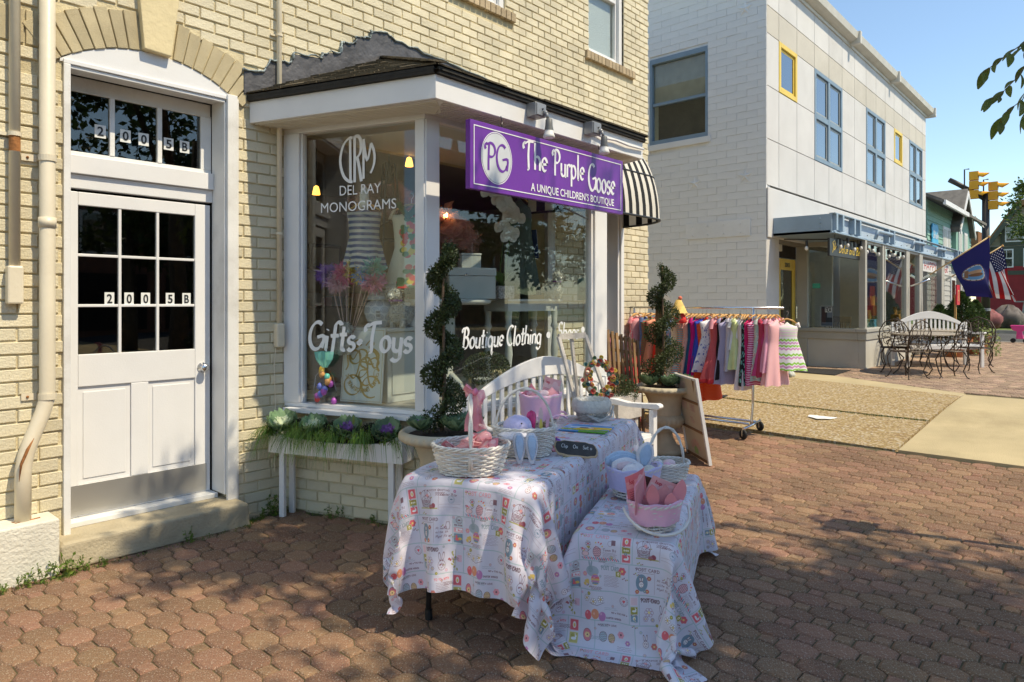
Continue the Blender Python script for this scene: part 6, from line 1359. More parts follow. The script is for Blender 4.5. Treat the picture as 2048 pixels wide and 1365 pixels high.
gl_=[ # y, width, height, flare, fabric, label, sleeve
 (4.72,.26,.42,1.0,fab('coral_floral','floral',(.93,.45,.5),(1,.8,.8)),'coral floral shirt hanging nearest the brick pier',.08),
 (4.66,.28,.5,1.2,fab('rose_stripe','vstripes',(.85,.5,.55),(.95,.8,.8)),'dusty rose striped dress second from the brick pier',.07),
 (4.58,.27,.55,1.1,fab('navy_check','gingham',(.15,.2,.4),(.6,.7,.85)),'navy checked shirt left of the topiary',.06),
 (4.50,.28,.62,1.25,fab('green_red_block','stripes',(.8,.12,.25),(.1,.6,.35)),'green and crimson colour block dress left of the topiary',0),
 (4.42,.27,.7,1.2,fab('peach_plain','plain',(.93,.62,.5)),'plain peach dress behind the topiary top',0),
 (4.33,.28,.74,1.3,fab('scarlet_plain','plain',(.93,.2,.14)),'plain scarlet dress seen low behind the topiary',0),
 (4.24,.27,.7,1.25,fab('sky_print','floral',(.6,.75,.9),(.95,.95,.95),(.9,.6,.7)),'sky blue printed dress hidden behind the topiary',0),
 (4.08,.30,.85,1.35,fab('ivory_satin','plain',(.95,.86,.74)),'long ivory satin dress right of the topiary',0),
 (4.00,.28,.70,1.3,fab('aqua_coral_ruffle','stripes',(.93,.6,.55),(.45,.75,.78)),'aqua and coral tiered dress',0),
 (3.94,.28,.68,1.15,fab('peach_floral','floral',(.93,.7,.66),(.98,.88,.84),(.85,.55,.5)),'peach floral long sleeved dress',.12),
 (3.89,.26,.72,1.3,fab('teal_plain','plain',(.1,.35,.5)),'plain dark teal dress between the peach and magenta ones',0),
 (3.84,.28,.68,1.2,fab('magenta_plain','plain',(.82,.05,.5)),'plain magenta dress with short sleeves',.06),
 (3.79,.27,.64,1.2,fab('cobalt_plain','plain',(.2,.3,.75)),'cobalt blue dress peeking out beside the magenta one',0),
 (3.74,.27,.88,1.3,fab('orange_dots','dots',(.92,.25,.08),(.98,.75,.5)),'long orange polka dot dress hanging low',0),
 (3.68,.28,.58,1.45,fab('white_blueflower','floral',(.94,.94,.95),(.35,.4,.7),(.95,.95,.95)),'white party dress with scattered blue flowers',0),
 (3.63,.26,.52,1.1,fab('blush_knit','plain',(.88,.6,.64)),'blush pink knit cardigan with long sleeves',.12),
 (3.57,.30,.74,1.6,fab('red_gingham','gingham',(.90,.55,.55),(.75,.08,.1)),'red gingham dress with a scarlet hem',0),
 (3.51,.26,.66,1.2,fab('black_white','plain',(.1,.08,.1)),'black trimmed dress tucked behind the red gingham one',0),
 (3.46,.28,.72,1.25,fab('lavender_plain','plain',(.68,.66,.78)),'lavender grey dress with soft folds',.05),
 (3.41,.27,.62,1.15,fab('pale_grey','plain',(.78,.76,.8)),'pale grey dress right of the lavender one',.04),
 (3.36,.26,.56,1.25,fab('lime_pale','plain',(.86,.9,.66)),'pale lime green dress with thin straps',.04),
 (3.32,.26,.36,1.0,fab('white_blouse','plain',(.93,.93,.94)),'short white blouse above the turquoise print',.1),
 (3.28,.28,.84,1.3,fab('white_slip','plain',(.92,.86,.87)),'long white slip dress with pink trim near the rack post',0),
 (3.25,.28,.78,1.3,fab('turq_black_floral','floral',(.07,.07,.08),(.45,.78,.75),(.5,.8,.72)),'black dress with large turquoise flowers',0),
 (3.21,.26,.70,1.2,fab('raspberry','plain',(.82,.12,.4)),'raspberry dress left of the rack post',0),
 (3.13,.27,.72,1.2,fab('pink_stripe','stripes',(.95,.75,.85),(.72,.1,.4)),'pink dress with horizontal magenta stripes at the post',0),
 (3.08,.27,.66,1.2,fab('sage_collar','floral',(.70,.78,.74),(.88,.5,.5),(.95,.93,.9)),'sage floral dress with a blue collar',.06),
 (3.03,.26,.64,1.25,fab('dusty_red','plain',(.76,.25,.35)),'dusty red dress between sage and satin dresses',.04),
 (2.99,.27,.60,1.3,fab('deep_rose','plain',(.82,.28,.48)),'deep rose dress behind the pink satin one',0),
 (2.95,.28,.56,1.25,fab('pink_satin','plain',(.93,.65,.74)),'shiny pink satin dress near the rack end',.05),
 (2.91,.28,.74,1.35,fab('pink_pinstripe','vstripes',(.93,.66,.68),(.98,.84,.84)),'long pink pinstripe dress below the satin one',.04)]
for i,(y,w,h,fl_,mt,lb_,sl_) in enumerate(gl_):
    hb_=None
    if 'gingham dress' in lb_: hb_=m_redc
    dress((RX,y,zr-.055),R(random.Random(i).uniform(-30,12)),w*1.2,h*random.Random(i+9).uniform(.98,1.14),fl_*1.08,mt,lb_,sl_,seed=i,hem=hb_)
m_chev=fab('chevron_pastel','chevron',(.95,.95,.95),(.55,.8,.3),(.85,.6,.8)); m_bod=fab('pastel_bodice','stripes',(.95,.85,.9),(.9,.93,.85))
d_=dress((RX+.04,2.80,zr-.10),R(-58),.25,.54,1.5,m_bod,'pastel chevron dress with puff sleeves facing out at the rack end',.045,waist=.34,seed=40,ps=.26,skirt=m_chev,depth=.05,group=None)
d_['group']='children clothes on the rack'
# parasol-like hat and tutu on the near left of the rack
hs_=T('hanging_hat',(7.5,4.02,1.5),'orange and yellow ribboned hat hanging at the rack behind the topiary','hat'); 
o=O('hat_body',MB().lathe([(.001,.12),(.03,.11),(.06,.05),(.10,-.04),(.11,-.05)],(7.42,3.98,1.50),20),M('yellow_straw',(.75,.50,.15),.8,.2,20,.2),hs_,smooth=True); O('red_tassels',MB().lathe([(.02,.0),(.05,-.05),(.07,-.13),(.05,-.14)],(7.42,3.96,1.47),20,mod=lambda i,a:1+.2*math.sin(9*a)),M('scarlet_tassel',(.85,.05,.05),.8),hs_,smooth=True)
O('pompom',MB().ball((7.42,3.96,1.63),.025,10),M('coral_pompom',(.8,.2,.12),.9),hs_,smooth=True)
bd_=T('bird_feeder',(6.6,3.75,0),'weathered wooden post with a small gabled roof behind the topiary','post')
O('post',MB().bx(6.60,6.68,3.74,3.82,0,1.55),m_cedar,bd_); O('cap',MB().prism([(-.11,0),(.11,0),(0,.06)],(6.64,3.7,1.60),(1,0,0),(0,0,1),(0,.2,0)),M('grey_shingle',(.25,.23,.21),.9),bd_)
# hula hoop like cream ring
# ---------------------------------------------------------------- weeds along walls
def weed(loc,n,h,label,seed,mat=None):
    random.seed(seed); pts=[]; mb=MB()
    t=T('weed',loc,label,'weed','weeds at the foot of the walls',world=False)
    for s_ in range(max(2,n//12)):
        a=random.uniform(0,6.28); l=h*random.uniform(.5,1); d=Vector((math.cos(a)*.35,math.sin(a)*.35,1)); b=Vector((random.gauss(0,.025),random.gauss(0,.015),0)); mb.tube([b,b+d*l*.5,b+d*l],.0015,4)
        for k in range(12): q=random.random(); pts.append((b+d*l*q,Vector((random.gauss(0,1),random.gauss(0,1),.3)).normalized()))
    O('stems',mb,m_weed,t); O('leaves',leafcloud(pts,h*.22,.5),mat or m_weed,t)
for i,(x,y,n,h,lb_) in enumerate(((1.20,4.56,70,.14,'tall weed at the corner of the plinth and doorstep'),(1.28,4.54,90,.10,'broad leafed weed below the doorstep near the plinth'),(1.42,4.56,60,.07,'small weed in the doorstep crack'),(1.95,4.58,50,.10,'spiky weed at the middle of the doorstep'),(2.02,4.56,20,.04,'tiny weed right of the spiky one at the doorstep'),(1.0,4.53,90,.09,'low weeds along the painted plinth'),(.92,4.52,80,.07,'low weeds at the far left foot of the plinth'),(1.1,4.53,70,.12,'upright stalky weed against the plinth'),(2.50,4.68,60,.09,'weed beside the planter leg at the brick corner'),(2.60,4.70,140,.14,'leafy weed clump behind the left planter leg'),(2.85,4.30,80,.10,'weed under the planter box'),(2.97,4.0,50,.08,'small weed against the bay wall under the planter'))): weed((x,y,0),n,h,lb_,i+50)
tufts('wall_foot_moss',[(.7,4.55,-.005),(1.2,4.53,-.005),(1.25,4.58,-.005),(2.3,4.59,-.005),(2.45,4.72,-.005),(2.75,4.70,-.005),(3.05,3.7,-.005)],1500,.02,m_weed,.02,kind='stuff',w=.002)
# ---------------------------------------------------------------- purple shop sign
m_pur=M('purple_sign_paint',(.155,.022,.30),.35,.08,3,.04,80); m_swhite=M('sign_white',(.80,.79,.80),.4,.03,3,0); m_silver=M('sign_silver',(.58,.60,.61),.35,.1,5,0)
sg=T('shop_sign',(4.15,3.28,2.34),'purple hanging sign reading The Purple Goose with a PG oval','sign')
SX0,SX1,SZ0,SZ1=3.215,5.085,2.345,2.812; SY=3.265
O('board',MB().bx(SX0,SX1,SY,SY+.045,SZ0,SZ1),m_pur,sg,bev=.003)
mb=MB(); i_=.032; y=SY-.0015
for a,b,c_,d_ in ((SX0+i_,SX1-i_,SZ0+i_,SZ0+i_+.007),(SX0+i_,SX1-i_,SZ1-i_-.007,SZ1-i_),(SX0+i_,SX0+i_+.007,SZ0+i_+.0071,SZ1-i_-.0071),(SX1-i_-.007,SX1-i_,SZ0+i_+.0071,SZ1-i_-.0071)): mb.bx(a,b,y-.0015,y,c_,d_)
O('border_line',mb,m_swhite,sg)
oc_=(3.475,2.585)
def ellring(mb,c,rx,ry,w,y,d=.002,n=48):
    vs=[];
    for i in range(n):
        a=6.2832*i/n
        for k in (0,1): vs.append((c[0]+(rx-w*k)*math.cos(a),y,c[1]+(ry-w*k)*math.sin(a)))
    mb.add(vs,[(2*i,2*i+1,2*((i+1)%n)+1,2*((i+1)%n)) for i in range(n)])
mb=MB(); mb.prism([(.148*math.cos(6.2832*i/48),.172*math.sin(6.2832*i/48)) for i in range(48)],(oc_[0],SY-.001,oc_[1]),(1,0,0),(0,0,1),(0,-.002,0)); O('oval_badge',mb,m_silver,sg)
mb=MB(); ellring(mb,oc_,.158,.182,.006,SY-.0025); O('oval_ring',mb,m_swhite,sg)
mb=MB(); pen(mb,'PG',(oc_[0]-.118,SY-.0035,oc_[1]-.085),(1,0,0),(0,0,1),.185,.235,.12,0,.02,.001,.5); O('monogram',mb,m_pur,sg)
mb=MB()
for w_,x_,z_,h_,wd_ in (('The',3.76,2.565,.20,.285),('Purple',4.10,2.565,.195,.42),('Goose',4.565,2.50,.215,.40)): pen(mb,w_,(x_,SY-.0015,z_),(1,0,0),(0,0,1),h_,wd_,.125,0,.035,.0012,.42)
O('sign_lettering',mb,m_swhite,sg)
FT('sign_tagline',"A UNIQUE CHILDREN'S BOUTIQUE",.082,(3.84,SY-.0025,2.405),(1,0,0),(0,0,1),m_swhite,sg,width=1.10,depth=.0006,bold=.0012)
for x in (3.55,4.75): O('hook',MB().tube([(x,SY+.02,2.812),(x,SY+.02,2.84),(x+.01,SY+.025,2.86),(x,SY+.03,2.90)],.004,6),m_black,sg); 
O('lower_rod',MB().cyl((4.30,3.30,2.325),(4.95,3.55,2.32),.007,8),m_black,sg)
# spotlights
m_box=m_box; m_gbox=M('galvanised_box',(.30,.30,.30),.45,.15,8,.1,60,metal=.4); m_bulb=M('frosted_bulb',(.75,.73,.68),.3,.03,2,0); m_skt=M('grey_socket',(.13,.13,.125),.5,.1,5,0)
for x,lb_ in ((3.90,'grey spotlight fixture on the fascia over the word The'),(4.62,'grey spotlight fixture on the fascia over the word Goose')):
    t=T('spotlight',(x,3.3,3.0),lb_,'spotlight','spotlights on the white fascia')
    O('junction_box',MB().bx(x-.06,x+.06,3.215,3.308,2.955,3.055),m_gbox,t,bev=.006); O('cover_plate',MB().bx(x-.052,x+.052,3.208,3.2145,2.963,3.047),m_gbox,t); O('screw',MB().cyl((x+.01,3.207,3.01),(x+.01,3.20,3.01),.007,8),m_lead,t)
    O('swivel',MB().tube([(x+.03,3.22,2.99),(x+.035,3.19,2.975),(x+.04,3.18,2.94)],.013,8).ball((x+.032,3.20,2.985),.02,10),m_gbox,t,smooth=True)
    O('socket',MB().lathe([(.018,.0),(.026,-.01),(.028,-.05),(.034,-.085)],(x+.045,3.175,2.94),16),m_skt,t,smooth=True); O('bulb',MB().lathe([(.030,-.084),(.040,-.12),(.046,-.135),(.040,-.142),(.001,-.144)],(x+.045,3.175,2.94),18),m_bulb,t,smooth=True)
O('wiring_tube',MB().tube([(4.68,3.29,2.99),(4.85,3.285,2.975),(5.0,3.285,2.985),(5.2,3.285,2.975),(5.47,3.29,2.985)],.011,8),m_white,None,smooth=True,label='white conduit running right from the second spotlight along the fascia',cat='conduit')
# striped awning over the shop door
m_aw=M('cream_awning_canvas',(.72,.68,.60),.8,.06,6,.1,120,trans=.15); m_ab=M('black_awning_canvas',(.02,.02,.02),.75,.1,6,.1,120,spec=.2)
aw=T('striped_awning',(6.8,4.8,2.5),'black and cream striped dome awning over the shop door','awning')
AX0,AX1,AZ=5.60,7.45,2.54; AP=.78; AH=1.02; rc=.5
def awp(s,t):  # s along the front path 0..1, t 0 bottom..1 top
    cr=.5; straight=(AX1-AX0-2*cr); Lq=math.pi/2*cr; tot=2*Lq+straight; d=s*tot
    k=math.sin((1-t)*math.pi/2)   # outward scale 1 at the bottom, 0 at the top
    zz=AZ+ AH*math.sin(t*math.pi/2)**1.0*(1.0) if False else AZ+AH*(1-math.cos(math.acos(max(0,k))*1.0)*1.0) if False else AZ+AH*math.sin(t*math.pi/2)
    k=math.cos(t*math.pi/2)**.8
    if d<Lq: a=d/cr; x=AX0+cr-cr*math.cos(a); y=AP*math.sin(a)
    elif d<Lq+straight: x=AX0+cr+(d-Lq); y=AP
    else: a=(d-Lq-straight)/cr; x=AX1-cr+cr*math.sin(a); y=AP*math.cos(a)
    cx=(AX0+AX1)/2; kk=.55+.45*k
    return (cx+(x-cx)*(1-(1-k)*.12),YW-.004-y*k,zz)
ns=34
for i in range(ns):
    mb=MB(); mb.grid(lambda u,v:awp((i+u)/ns,v),3,12); O('stripe',mb,(m_ab if i%2 else m_aw),aw,smooth=True)
mb=MB(); mb.tube([awp(i/60,0) for i in range(61)],.013,8); O('bottom_bar',mb,m_black,aw,smooth=True); mb=MB(); mb.tube([awp(i/60,.33) for i in range(61)],.010,8); O('middle_rib',mb,m_black,aw,smooth=True)
# ---------------------------------------------------------------- lettering on the window glass
gn=(-uL[1]*-1,0)
ow=Vector((-(-uL[1])*-1,0,0))
nL=Vector((uL[1],-uL[0],0)); GO=Vector((W0[0],W0[1],0))-nL*.038
m_vin=M('white_vinyl',(.82,.82,.80),.5,.02,3,0)
def GP(s,z): return GO+Vector((uL[0],uL[1],0))*s+Vector((0,0,z))
uv3=Vector((uL[0],uL[1],0)); Z3=Vector((0,0,1))
wl=T('window_lettering',GP(.2,1.2),'white vinyl lettering Gifts and Toys with Del Ray Monograms on the left glass','lettering')
mb=MB(); pen(mb,'Gifts*Toys',GP(.19,1.225),uv3,Z3,.205,.92,.17,.12,.03,.0006,.5); O('script_lettering',mb,m_vin,wl)
def serif(txt,s,z,h,w):
    me=font(txt,h,GP(s,z),uv3,Z3,width=w,depth=.0003); me.materials.append(m_vin); link('line_lettering',me,wl)
serif('DEL RAY',.485,2.375,.105,.36); serif('MONOGRAMS',.315,2.255,.105,.66)
# round monogram
mb=MB(); cx,cz_,r_=.64,2.635,.155; q=lambda a,b:(cx+a*r_,b*r_*1.15)
def mono(pls,w):
    for i,pl in enumerate(pls): ribbon(mb,[(cx+x*r_,z*r_*1.12) for x,z in pl],w,GP(0,cz_)+nL*.0002*i,uv3,Z3,nL*.0006,.6,40)
mono([[(-.40,.86),(-.38,-.88)],[(-.26,.93),(-.5,.90),(-.80,.62),(-.97,.0),(-.80,-.62),(-.5,-.90),(-.26,-.95)]],.024)
mono([[(-.14,.98),(-.14,-.98)],[(-.14,.97),(.1,.95),(.21,.7),(.19,.3),(.02,.08),(-.12,.06)],[(.0,.08),(.12,-.35),(.24,-.96)]],.026)
mono([[(.36,.82),(.36,-.86)],[(.36,.82),(.56,-.1),(.78,.60)],A_(.0,0,.98,1.0,38,-40,8)],.022)
O('round_monogram',mb,m_vin,wl)
w2=T('window_script',(4.0,3.68,1.25),'white script Boutique Clothing and Shoes on the front shop glass','lettering')
mb=MB(); pen(mb,'Boutique',(3.53,3.676,1.235),(1,0,0),(0,0,1),.155,.46,.14,.15,.02,.0006,.45); pen(mb,'Clothing',(4.02,3.676,1.235),(1,0,0),(0,0,1),.155,.44,.14,.15,.02,.0006,.45)
mb.prism([(.028*math.cos(k*.52),.028*math.sin(k*.52)) for k in range(12)],(4.56,3.676,1.30),(1,0,0),(0,0,1),(0,-.0006,0)); mb.prism([(.028*math.cos(k*.52),.028*math.sin(k*.52)) for k in range(12)],(5.06,3.676,1.33),(1,0,0),(0,0,1),(0,-.0006,0))
pen(mb,'Shoes',(4.68,3.676,1.255),(1,0,0),(0,0,1),.15,.32,.13,.15,.02,.0006,.45); O('script_lettering',mb,m_vin,w2)
# lettering on the right return glass, read from behind
nR=Vector((uR[1],-uR[0],0)); RO=Vector((P1[0],P1[1],0))-nR*.036; u3=Vector((uR[0],uR[1],0))
w3=T('side_lettering',RO+u3*.4+Z3*2.2,'white lettering on the right side glass seen reversed through the shop window','lettering')
for tx,s,z,w_ in (('DEL RAY',.42,2.34,.36),('MONOGRAMS',.30,2.20,.62)):
    me=font(tx,.105,RO+u3*s+Z3*z,u3,Z3,width=w_,depth=.0003); me.materials.append(m_vin); link('line_lettering',me,w3)
O('door_notice',MB().bx(5.62,5.66,4.3,4.302,1.36,1.55),M('pale_blue_notice',(.30,.50,.58),.6),None) if 0 else None
mb=MB(); p0=RO+u3*.30+Z3*1.60; mb.add([p0,p0+u3*.24,p0+u3*.24+Z3*.22,p0+Z3*.22],[(0,1,2,3)]); nt_=O('window_notice',mb,M('pale_blue_notice',(.30,.48,.56),.6),None,label='pale blue notice reading NOT on the right side glass',cat='notice'); me=font('NOT',.07,p0+u3*.06+Z3*.08-nR*.002,u3,Z3,width=.13,depth=.0003); me.materials.append(m_black); 
o=link('notice_lettering',me,nt_)
# ---------------------------------------------------------------- shop display inside the window
m_grayw=M('pale_grey_furniture',(.50,.50,.46),.55,.06,4,.06,80,dirt=.15); m_wood=M('dark_wood',(.10,.055,.03),.5,.2,6,.1,60); m_linen=M('white_linen',(.78,.75,.68),.85,.08,8,.2,60,trans=.1)
ZF=.812
def turned(mb,x,y,z0,z1,r=.025):
    h=z1-z0; mb.lathe([(r*.9,0),(r*1.2,.03),(r*.7,.07*h+.02),(r*1.1,.15*h),(r*.55,.2*h),(r*1.25,.45*h),(r*.8,.7*h),(r*.6,.75*h),(r*1.3,.8*h),(r*.9,.85*h),(r*1.1,h)],(x,y,z0),14)
# chest with stuffed lambs
ch=T('display_chest',(3.3,4.35,ZF),'pale grey painted chest in the left shop window','chest')
O('chest_body',MB().bx(3.22,3.60,4.16,4.66,ZF,1.355),m_grayw,ch,bev=.006); O('chest_top',MB().bx(3.19,3.63,4.13,4.69,1.356,1.385),m_grayw,ch,bev=.006)
O('chest_panel',MB().bx(3.26,3.56,4.152,4.159,ZF+.06,1.29),m_grayw,ch,bev=.004); O('chest_panel',MB().bx(3.212,3.219,4.22,4.60,ZF+.06,1.29),m_grayw,ch,bev=.004)
# ginger jar
m_jar=bpy.data.materials.new('ginger_jar_glaze')
c=CV(256,192,(.72,.75,.76)); random.seed(9)
for i in range(6):
    for k in range(4):
        x,y=i*48+24*(k%2),k*48+24
        for r in (20,12,5): c.ell(x,y,r,r,(.14,.22,.36),.7,2.6)
for x in (64,192):
    c.rect(x-13,70,x+13,122,(.72,.75,.76)); 
    for z in (76,100): c.line([(x-9,z),(x-2,z),(x-2,z+9),(x-9,z+9),(x-9,z)],2.4,(.03,.04,.08)); c.line([(x+2,z),(x+9,z),(x+9,z+9),(x+2,z+9),(x+2,z)],2.4,(.03,.04,.08)); c.line([(x-11,z+14),(x+11,z+14)],2.4,(.03,.04,.08))
random.seed(7)
m_jar=IM('ginger_jar_glaze',c.a,.15,0)
jr=T('ginger_jar',(3.28,4.33,1.385),'blue and white lidded ginger jar on the chest','jar')
def revuv(prof,c_,n,nm,mat,par,rep=2):
    mb=MB(); vs=[];uvs=[]; z0=prof[0][1]; zz=prof[-1][1]-z0
    for (r,z) in prof:
        for k in range(n+1): a=6.2832*k/n; vs.append((c_[0]+r*math.cos(a),c_[1]+r*math.sin(a),c_[2]+z)); uvs.append((k/n*rep*.5*2,(z-z0)/zz))
    mb.add(vs,[(i*(n+1)+k,i*(n+1)+k+1,(i+1)*(n+1)+k+1,(i+1)*(n+1)+k) for i in range(len(prof)-1) for k in range(n)]); mb.uv=uvs; return O(nm,mb,mat,par,smooth=True)
revuv([(.065,0),(.085,.02),(.112,.07),(.125,.12),(.118,.165),(.095,.195),(.072,.205),(.072,.215)],(3.28,4.33,1.385),32,'jar_body',m_jar,jr); revuv([(.095,.215),(.10,.225),(.09,.25),(.075,.285),(.05,.30),(.01,.305)],(3.28,4.33,1.385),32,'lid',m_jar,jr)
O('finial',MB().lathe([(.012,.30),(.022,.32),(.020,.335),(.002,.36)],(3.28,4.33,1.385),12),m_black,jr,smooth=True)
# sign board BB Co
m_gold=M('gold_ink',(.40,.27,.07),.4,.1,5,0,metal=.3); m_sgb=M('sign_card_grey',(.62,.64,.60),.5,.04,3,0)
bc=T('display_board',GP(.42,ZF)-nL*.1,'framed card with gold BB Co monogram reading The Beaufort Bonnet Company','sign')
BO=GP(.40,ZF+.01)-nL*.12; tl3=(Z3-nL*.10).normalized()
def bq(a,b,o=0): return BO+uv3*a+tl3*b+nL*o
BW,BH=.37,.56
O('card',MB().add([bq(0,0),bq(BW,0),bq(BW,BH),bq(0,BH),bq(0,0,-.01),bq(BW,0,-.01),bq(BW,BH,-.01),bq(0,BH,-.01)],[(0,1,2,3),(7,6,5,4),(0,4,5,1),(1,5,6,2),(2,6,7,3),(3,7,4,0)]),m_sgb,bc)
mb=MB()
for a,b,c2,d2 in ((.01,.01,BW-.01,.013),(.01,BH-.013,BW-.01,BH-.01),(.01,.0135,.013,BH-.0135),(BW-.013,.0135,BW-.01,BH-.0135)): mb.add([bq(a,b,.001),bq(c2,b,.001),bq(c2,d2,.001),bq(a,d2,.001)],[(0,1,2,3)])
O('gold_border',mb,m_gold,bc)
mb=MB(); sc_=lambda pl,s,dx,dz:[(x*s+dx,z*s+dz) for x,z in pl]
B1=[[(.14,.95),(.2,.6),(.10,.1),(-.05,-.1),(-.2,.0)],[(.1,.92),(-.15,1.0),(-.3,.8),(-.1,.62)]+[(.15,.98),(.45,.95),(.5,.7),(.2,.55)]+[(.5,.5),(.55,.2),(.3,-.05),(.05,0)]]
for pl in [sc_(p,.20,.12,.20) for p in B1]+[sc_([(-x,z) for x,z in p],.20,.27,.14) for p in B1]+[sc_(A_(0,0,1,1,0,360,20),.075,.105,.13),sc_(A_(0,0,1,1,20,300,20),.08,.27,.12),sc_(A_(0,0,1,1,0,360,20),.05,.115,.34),sc_(A_(0,0,1,1,0,300,20),.05,.26,.34)]: ribbon(mb,pl,.016,bq(0,0,.0015),uv3,tl3,nL*.0006,.35)
pen(mb,'Co',bq(.285,.20,.0015),uv3,tl3,.055,.05,.1,.1,.02,.0006,.5)
for k,c_ in enumerate('THE BEAUFORT BONNET COMPANY'):
    a=math.pi*(1.06+ .88*k/26); u_=Vector(uv3)*-math.sin(a)+tl3*math.cos(a); v_=-(uv3*math.cos(a)+tl3*math.sin(a)); pen(mb,c_,bq(.185+.150*math.cos(a),.225+.150*math.sin(a),.0015)-u_*.008,u_,v_,.030,.016,.17,0,0,.0005,.6)
for s_ in (-1,1):
    ribbon(mb,[(.185+s_*x,z) for x,z in ((.02,.43),(.06,.47),(.09,.44),(.05,.42),(.10,.40),(.14,.36),(.13,.28),(.15,.24))],.018,bq(0,0,.0015),uv3,tl3,nL*.0006,.4)
O('gold_lettering',mb,m_gold,bc)
# plush lambs
m_lamb=M('curly_cream_plush',(.72,.68,.58),1,.18,40,1,90,sheen=.6,bd=.01)
def lamb(loc,s,rz,label):
    t=T('toy_lamb',loc,label,'toy lamb','toy lambs in the window',world=False,rz=rz)
    o=O('body',noisy_blob(.13,.085,.085,30,.05,3,9),m_lamb,t,smooth=True); o.location=(0,0,.10)
    o=O('head',noisy_blob(.05,.045,.05,22,.06,5,8),m_lamb,t,smooth=True); o.location=(.12,0,.24)
    random.seed(int(s*100)); pts=[]
    for i in range(900):
        d=Vector((random.gauss(0,1),random.gauss(0,1),random.gauss(0,1))).normalized(); c_,r=((0,0,.10),(.13,.088,.088)) if i%3 else ((.12,0,.245),(.052,.048,.055)); pts.append((Vector((c_[0]+d.x*r[0],c_[1]+d.y*r[1],c_[2]+d.z*r[2])),d))
    O('fleece',leafcloud(pts,.025,.35),m_lamb,t); O('muzzle',MB().ball((.165,0,.225),(.022,.02,.018),10),m_linen,t,smooth=True)
    O('eye',MB().ball((.15,-.03,.25),.006,6),m_black,t); O('eye',MB().ball((.15,.03,.25),.006,6),m_black,t)
    for x,y in ((-.07,-.04),(-.07,.04),(.07,-.04),(.07,.04)): O('leg',MB().cyl((x,y,0),(x,y,.06),.022,10),m_lamb,t,smooth=True)
    O('neck_ribbon',MB().lathe([(.045,-.008),(.05,0),(.045,.008)],(.10,0,.19),14),m_kalep,t)
    t.scale=(s,)*3; return t
lamb((3.40,4.20,1.385),1.1,R(200),'large curly cream toy lamb at the right end of the chest'); lamb((3.02,4.45,1.18),.8,R(250),'small curly toy lamb left of the framed card'); lamb((5.02,4.0,1.61),.85,R(250),'small white toy lamb on the half round table')
# pompom wands in a vase
vz=T('tulle_wands',(3.0,4.44,1.2),'vase of tulle pom pom wands in purple pink and yellow','wands')
for k,(dx,dz,c_) in enumerate(((-.10,.02,(.28,.10,.45)),(-.04,-.02,(.80,.45,.52)),(.02,.03,(.75,.12,.25)),(.09,.05,(.78,.62,.10)),(.16,.03,(.15,.35,.75)),(.22,.06,(.15,.55,.45)),(.22,-.02,(.78,.25,.40)))):
    x=3.02+dx*.55; y=4.45-dx*1.0; z=1.76+dz*1.2; random.seed(k); pts=[(Vector((x,y,z))+d*.02,d) for d in [Vector((random.gauss(0,1),random.gauss(0,1),random.gauss(0,1))).normalized() for _ in range(260)]]
    st=O('stick',MB().cyl((3.04,4.42,1.24),(x,y,z),.003,5),M('wand_stick',(.5,.3,.25),.6),vz); O('pompom',leafcloud(pts,.085,.35,.4),veil('tulle_%d'%k,c_,.5),st)
O('vase',MB().lathe([(.03,0),(.035,.05),(.025,.10),(.03,.12)],(3.04,4.42,1.20),14),m_linen,vz,smooth=True)
# mannequin dresses
m_bs=fab('blue_stripe_dress','stripes',(.30,.36,.50),(.78,.77,.72)); m_rf=IM('white_floral_dress',(lambda c:( [c.ell(random.uniform(20,60),random.uniform(10,90),5,5,random.choice([(.8,.1,.12),(.85,.2,.2),(.2,.4,.2),(.85,.7,.2)])) for _ in range(60)],c.a)[1])(CV(96,96,(.80,.77,.68))),.8,.1,300); m_gg=fab('green_gingham_dress','gingham',(.42,.46,.40),(.15,.2,.16))
d1=dress((3.13,4.33,2.36),R(-45),.27,.47,1.12,m_bs,'blue and cream striped sleeveless dress on a mannequin in the left window',0,group=None,ps=.36,depth=.08,seed=3,waist=.5)
O('mannequin_neck',MB().cyl((0,0,-.06),(0,0,.06),.035,12).ball((0,0,.07),(.03,.03,.04),10),m_linen,d1,smooth=True)
d2=dress((3.42,4.12,2.36),R(-40),.31,.62,1.2,m_rf,'white girl dress with red embroidered flowers beside the striped dress',.07,group=None,ps=.40,depth=.07,seed=5,waist=.5)
O('scarf',MB().tube([(.14,-.03,.0),(.05,-.07,-.05),(-.03,-.08,-.12),(-.10,-.05,-.02)],[.03,.035,.03,.025],8),fab('green_floral_scarf','floral',(.08,.3,.14),(.75,.1,.12),(.8,.75,.6)),d2,smooth=True)
d3=dress((4.82,4.25,2.62),R(10),.40,.92,1.35,m_gg,'long green gingham dress hanging behind the orchids',0,group=None,depth=.1,seed=8,waist=.36)
O('ribbon_sash',MB().beam((.14,-.09,-.35),(.17,-.10,-.62),.05,.01),M('navy_sash',(.03,.05,.14),.6),d3)
O('trousers',MB().tube([(.08,0,-.9),(.09,0,-1.1),(.10,0,-1.3)],[.06,.05,.05],12).tube([(-.06,0,-.9),(-.06,0,-1.1),(-.06,0,-1.3)],[.06,.05,.05],12),m_gg,d3,smooth=True)
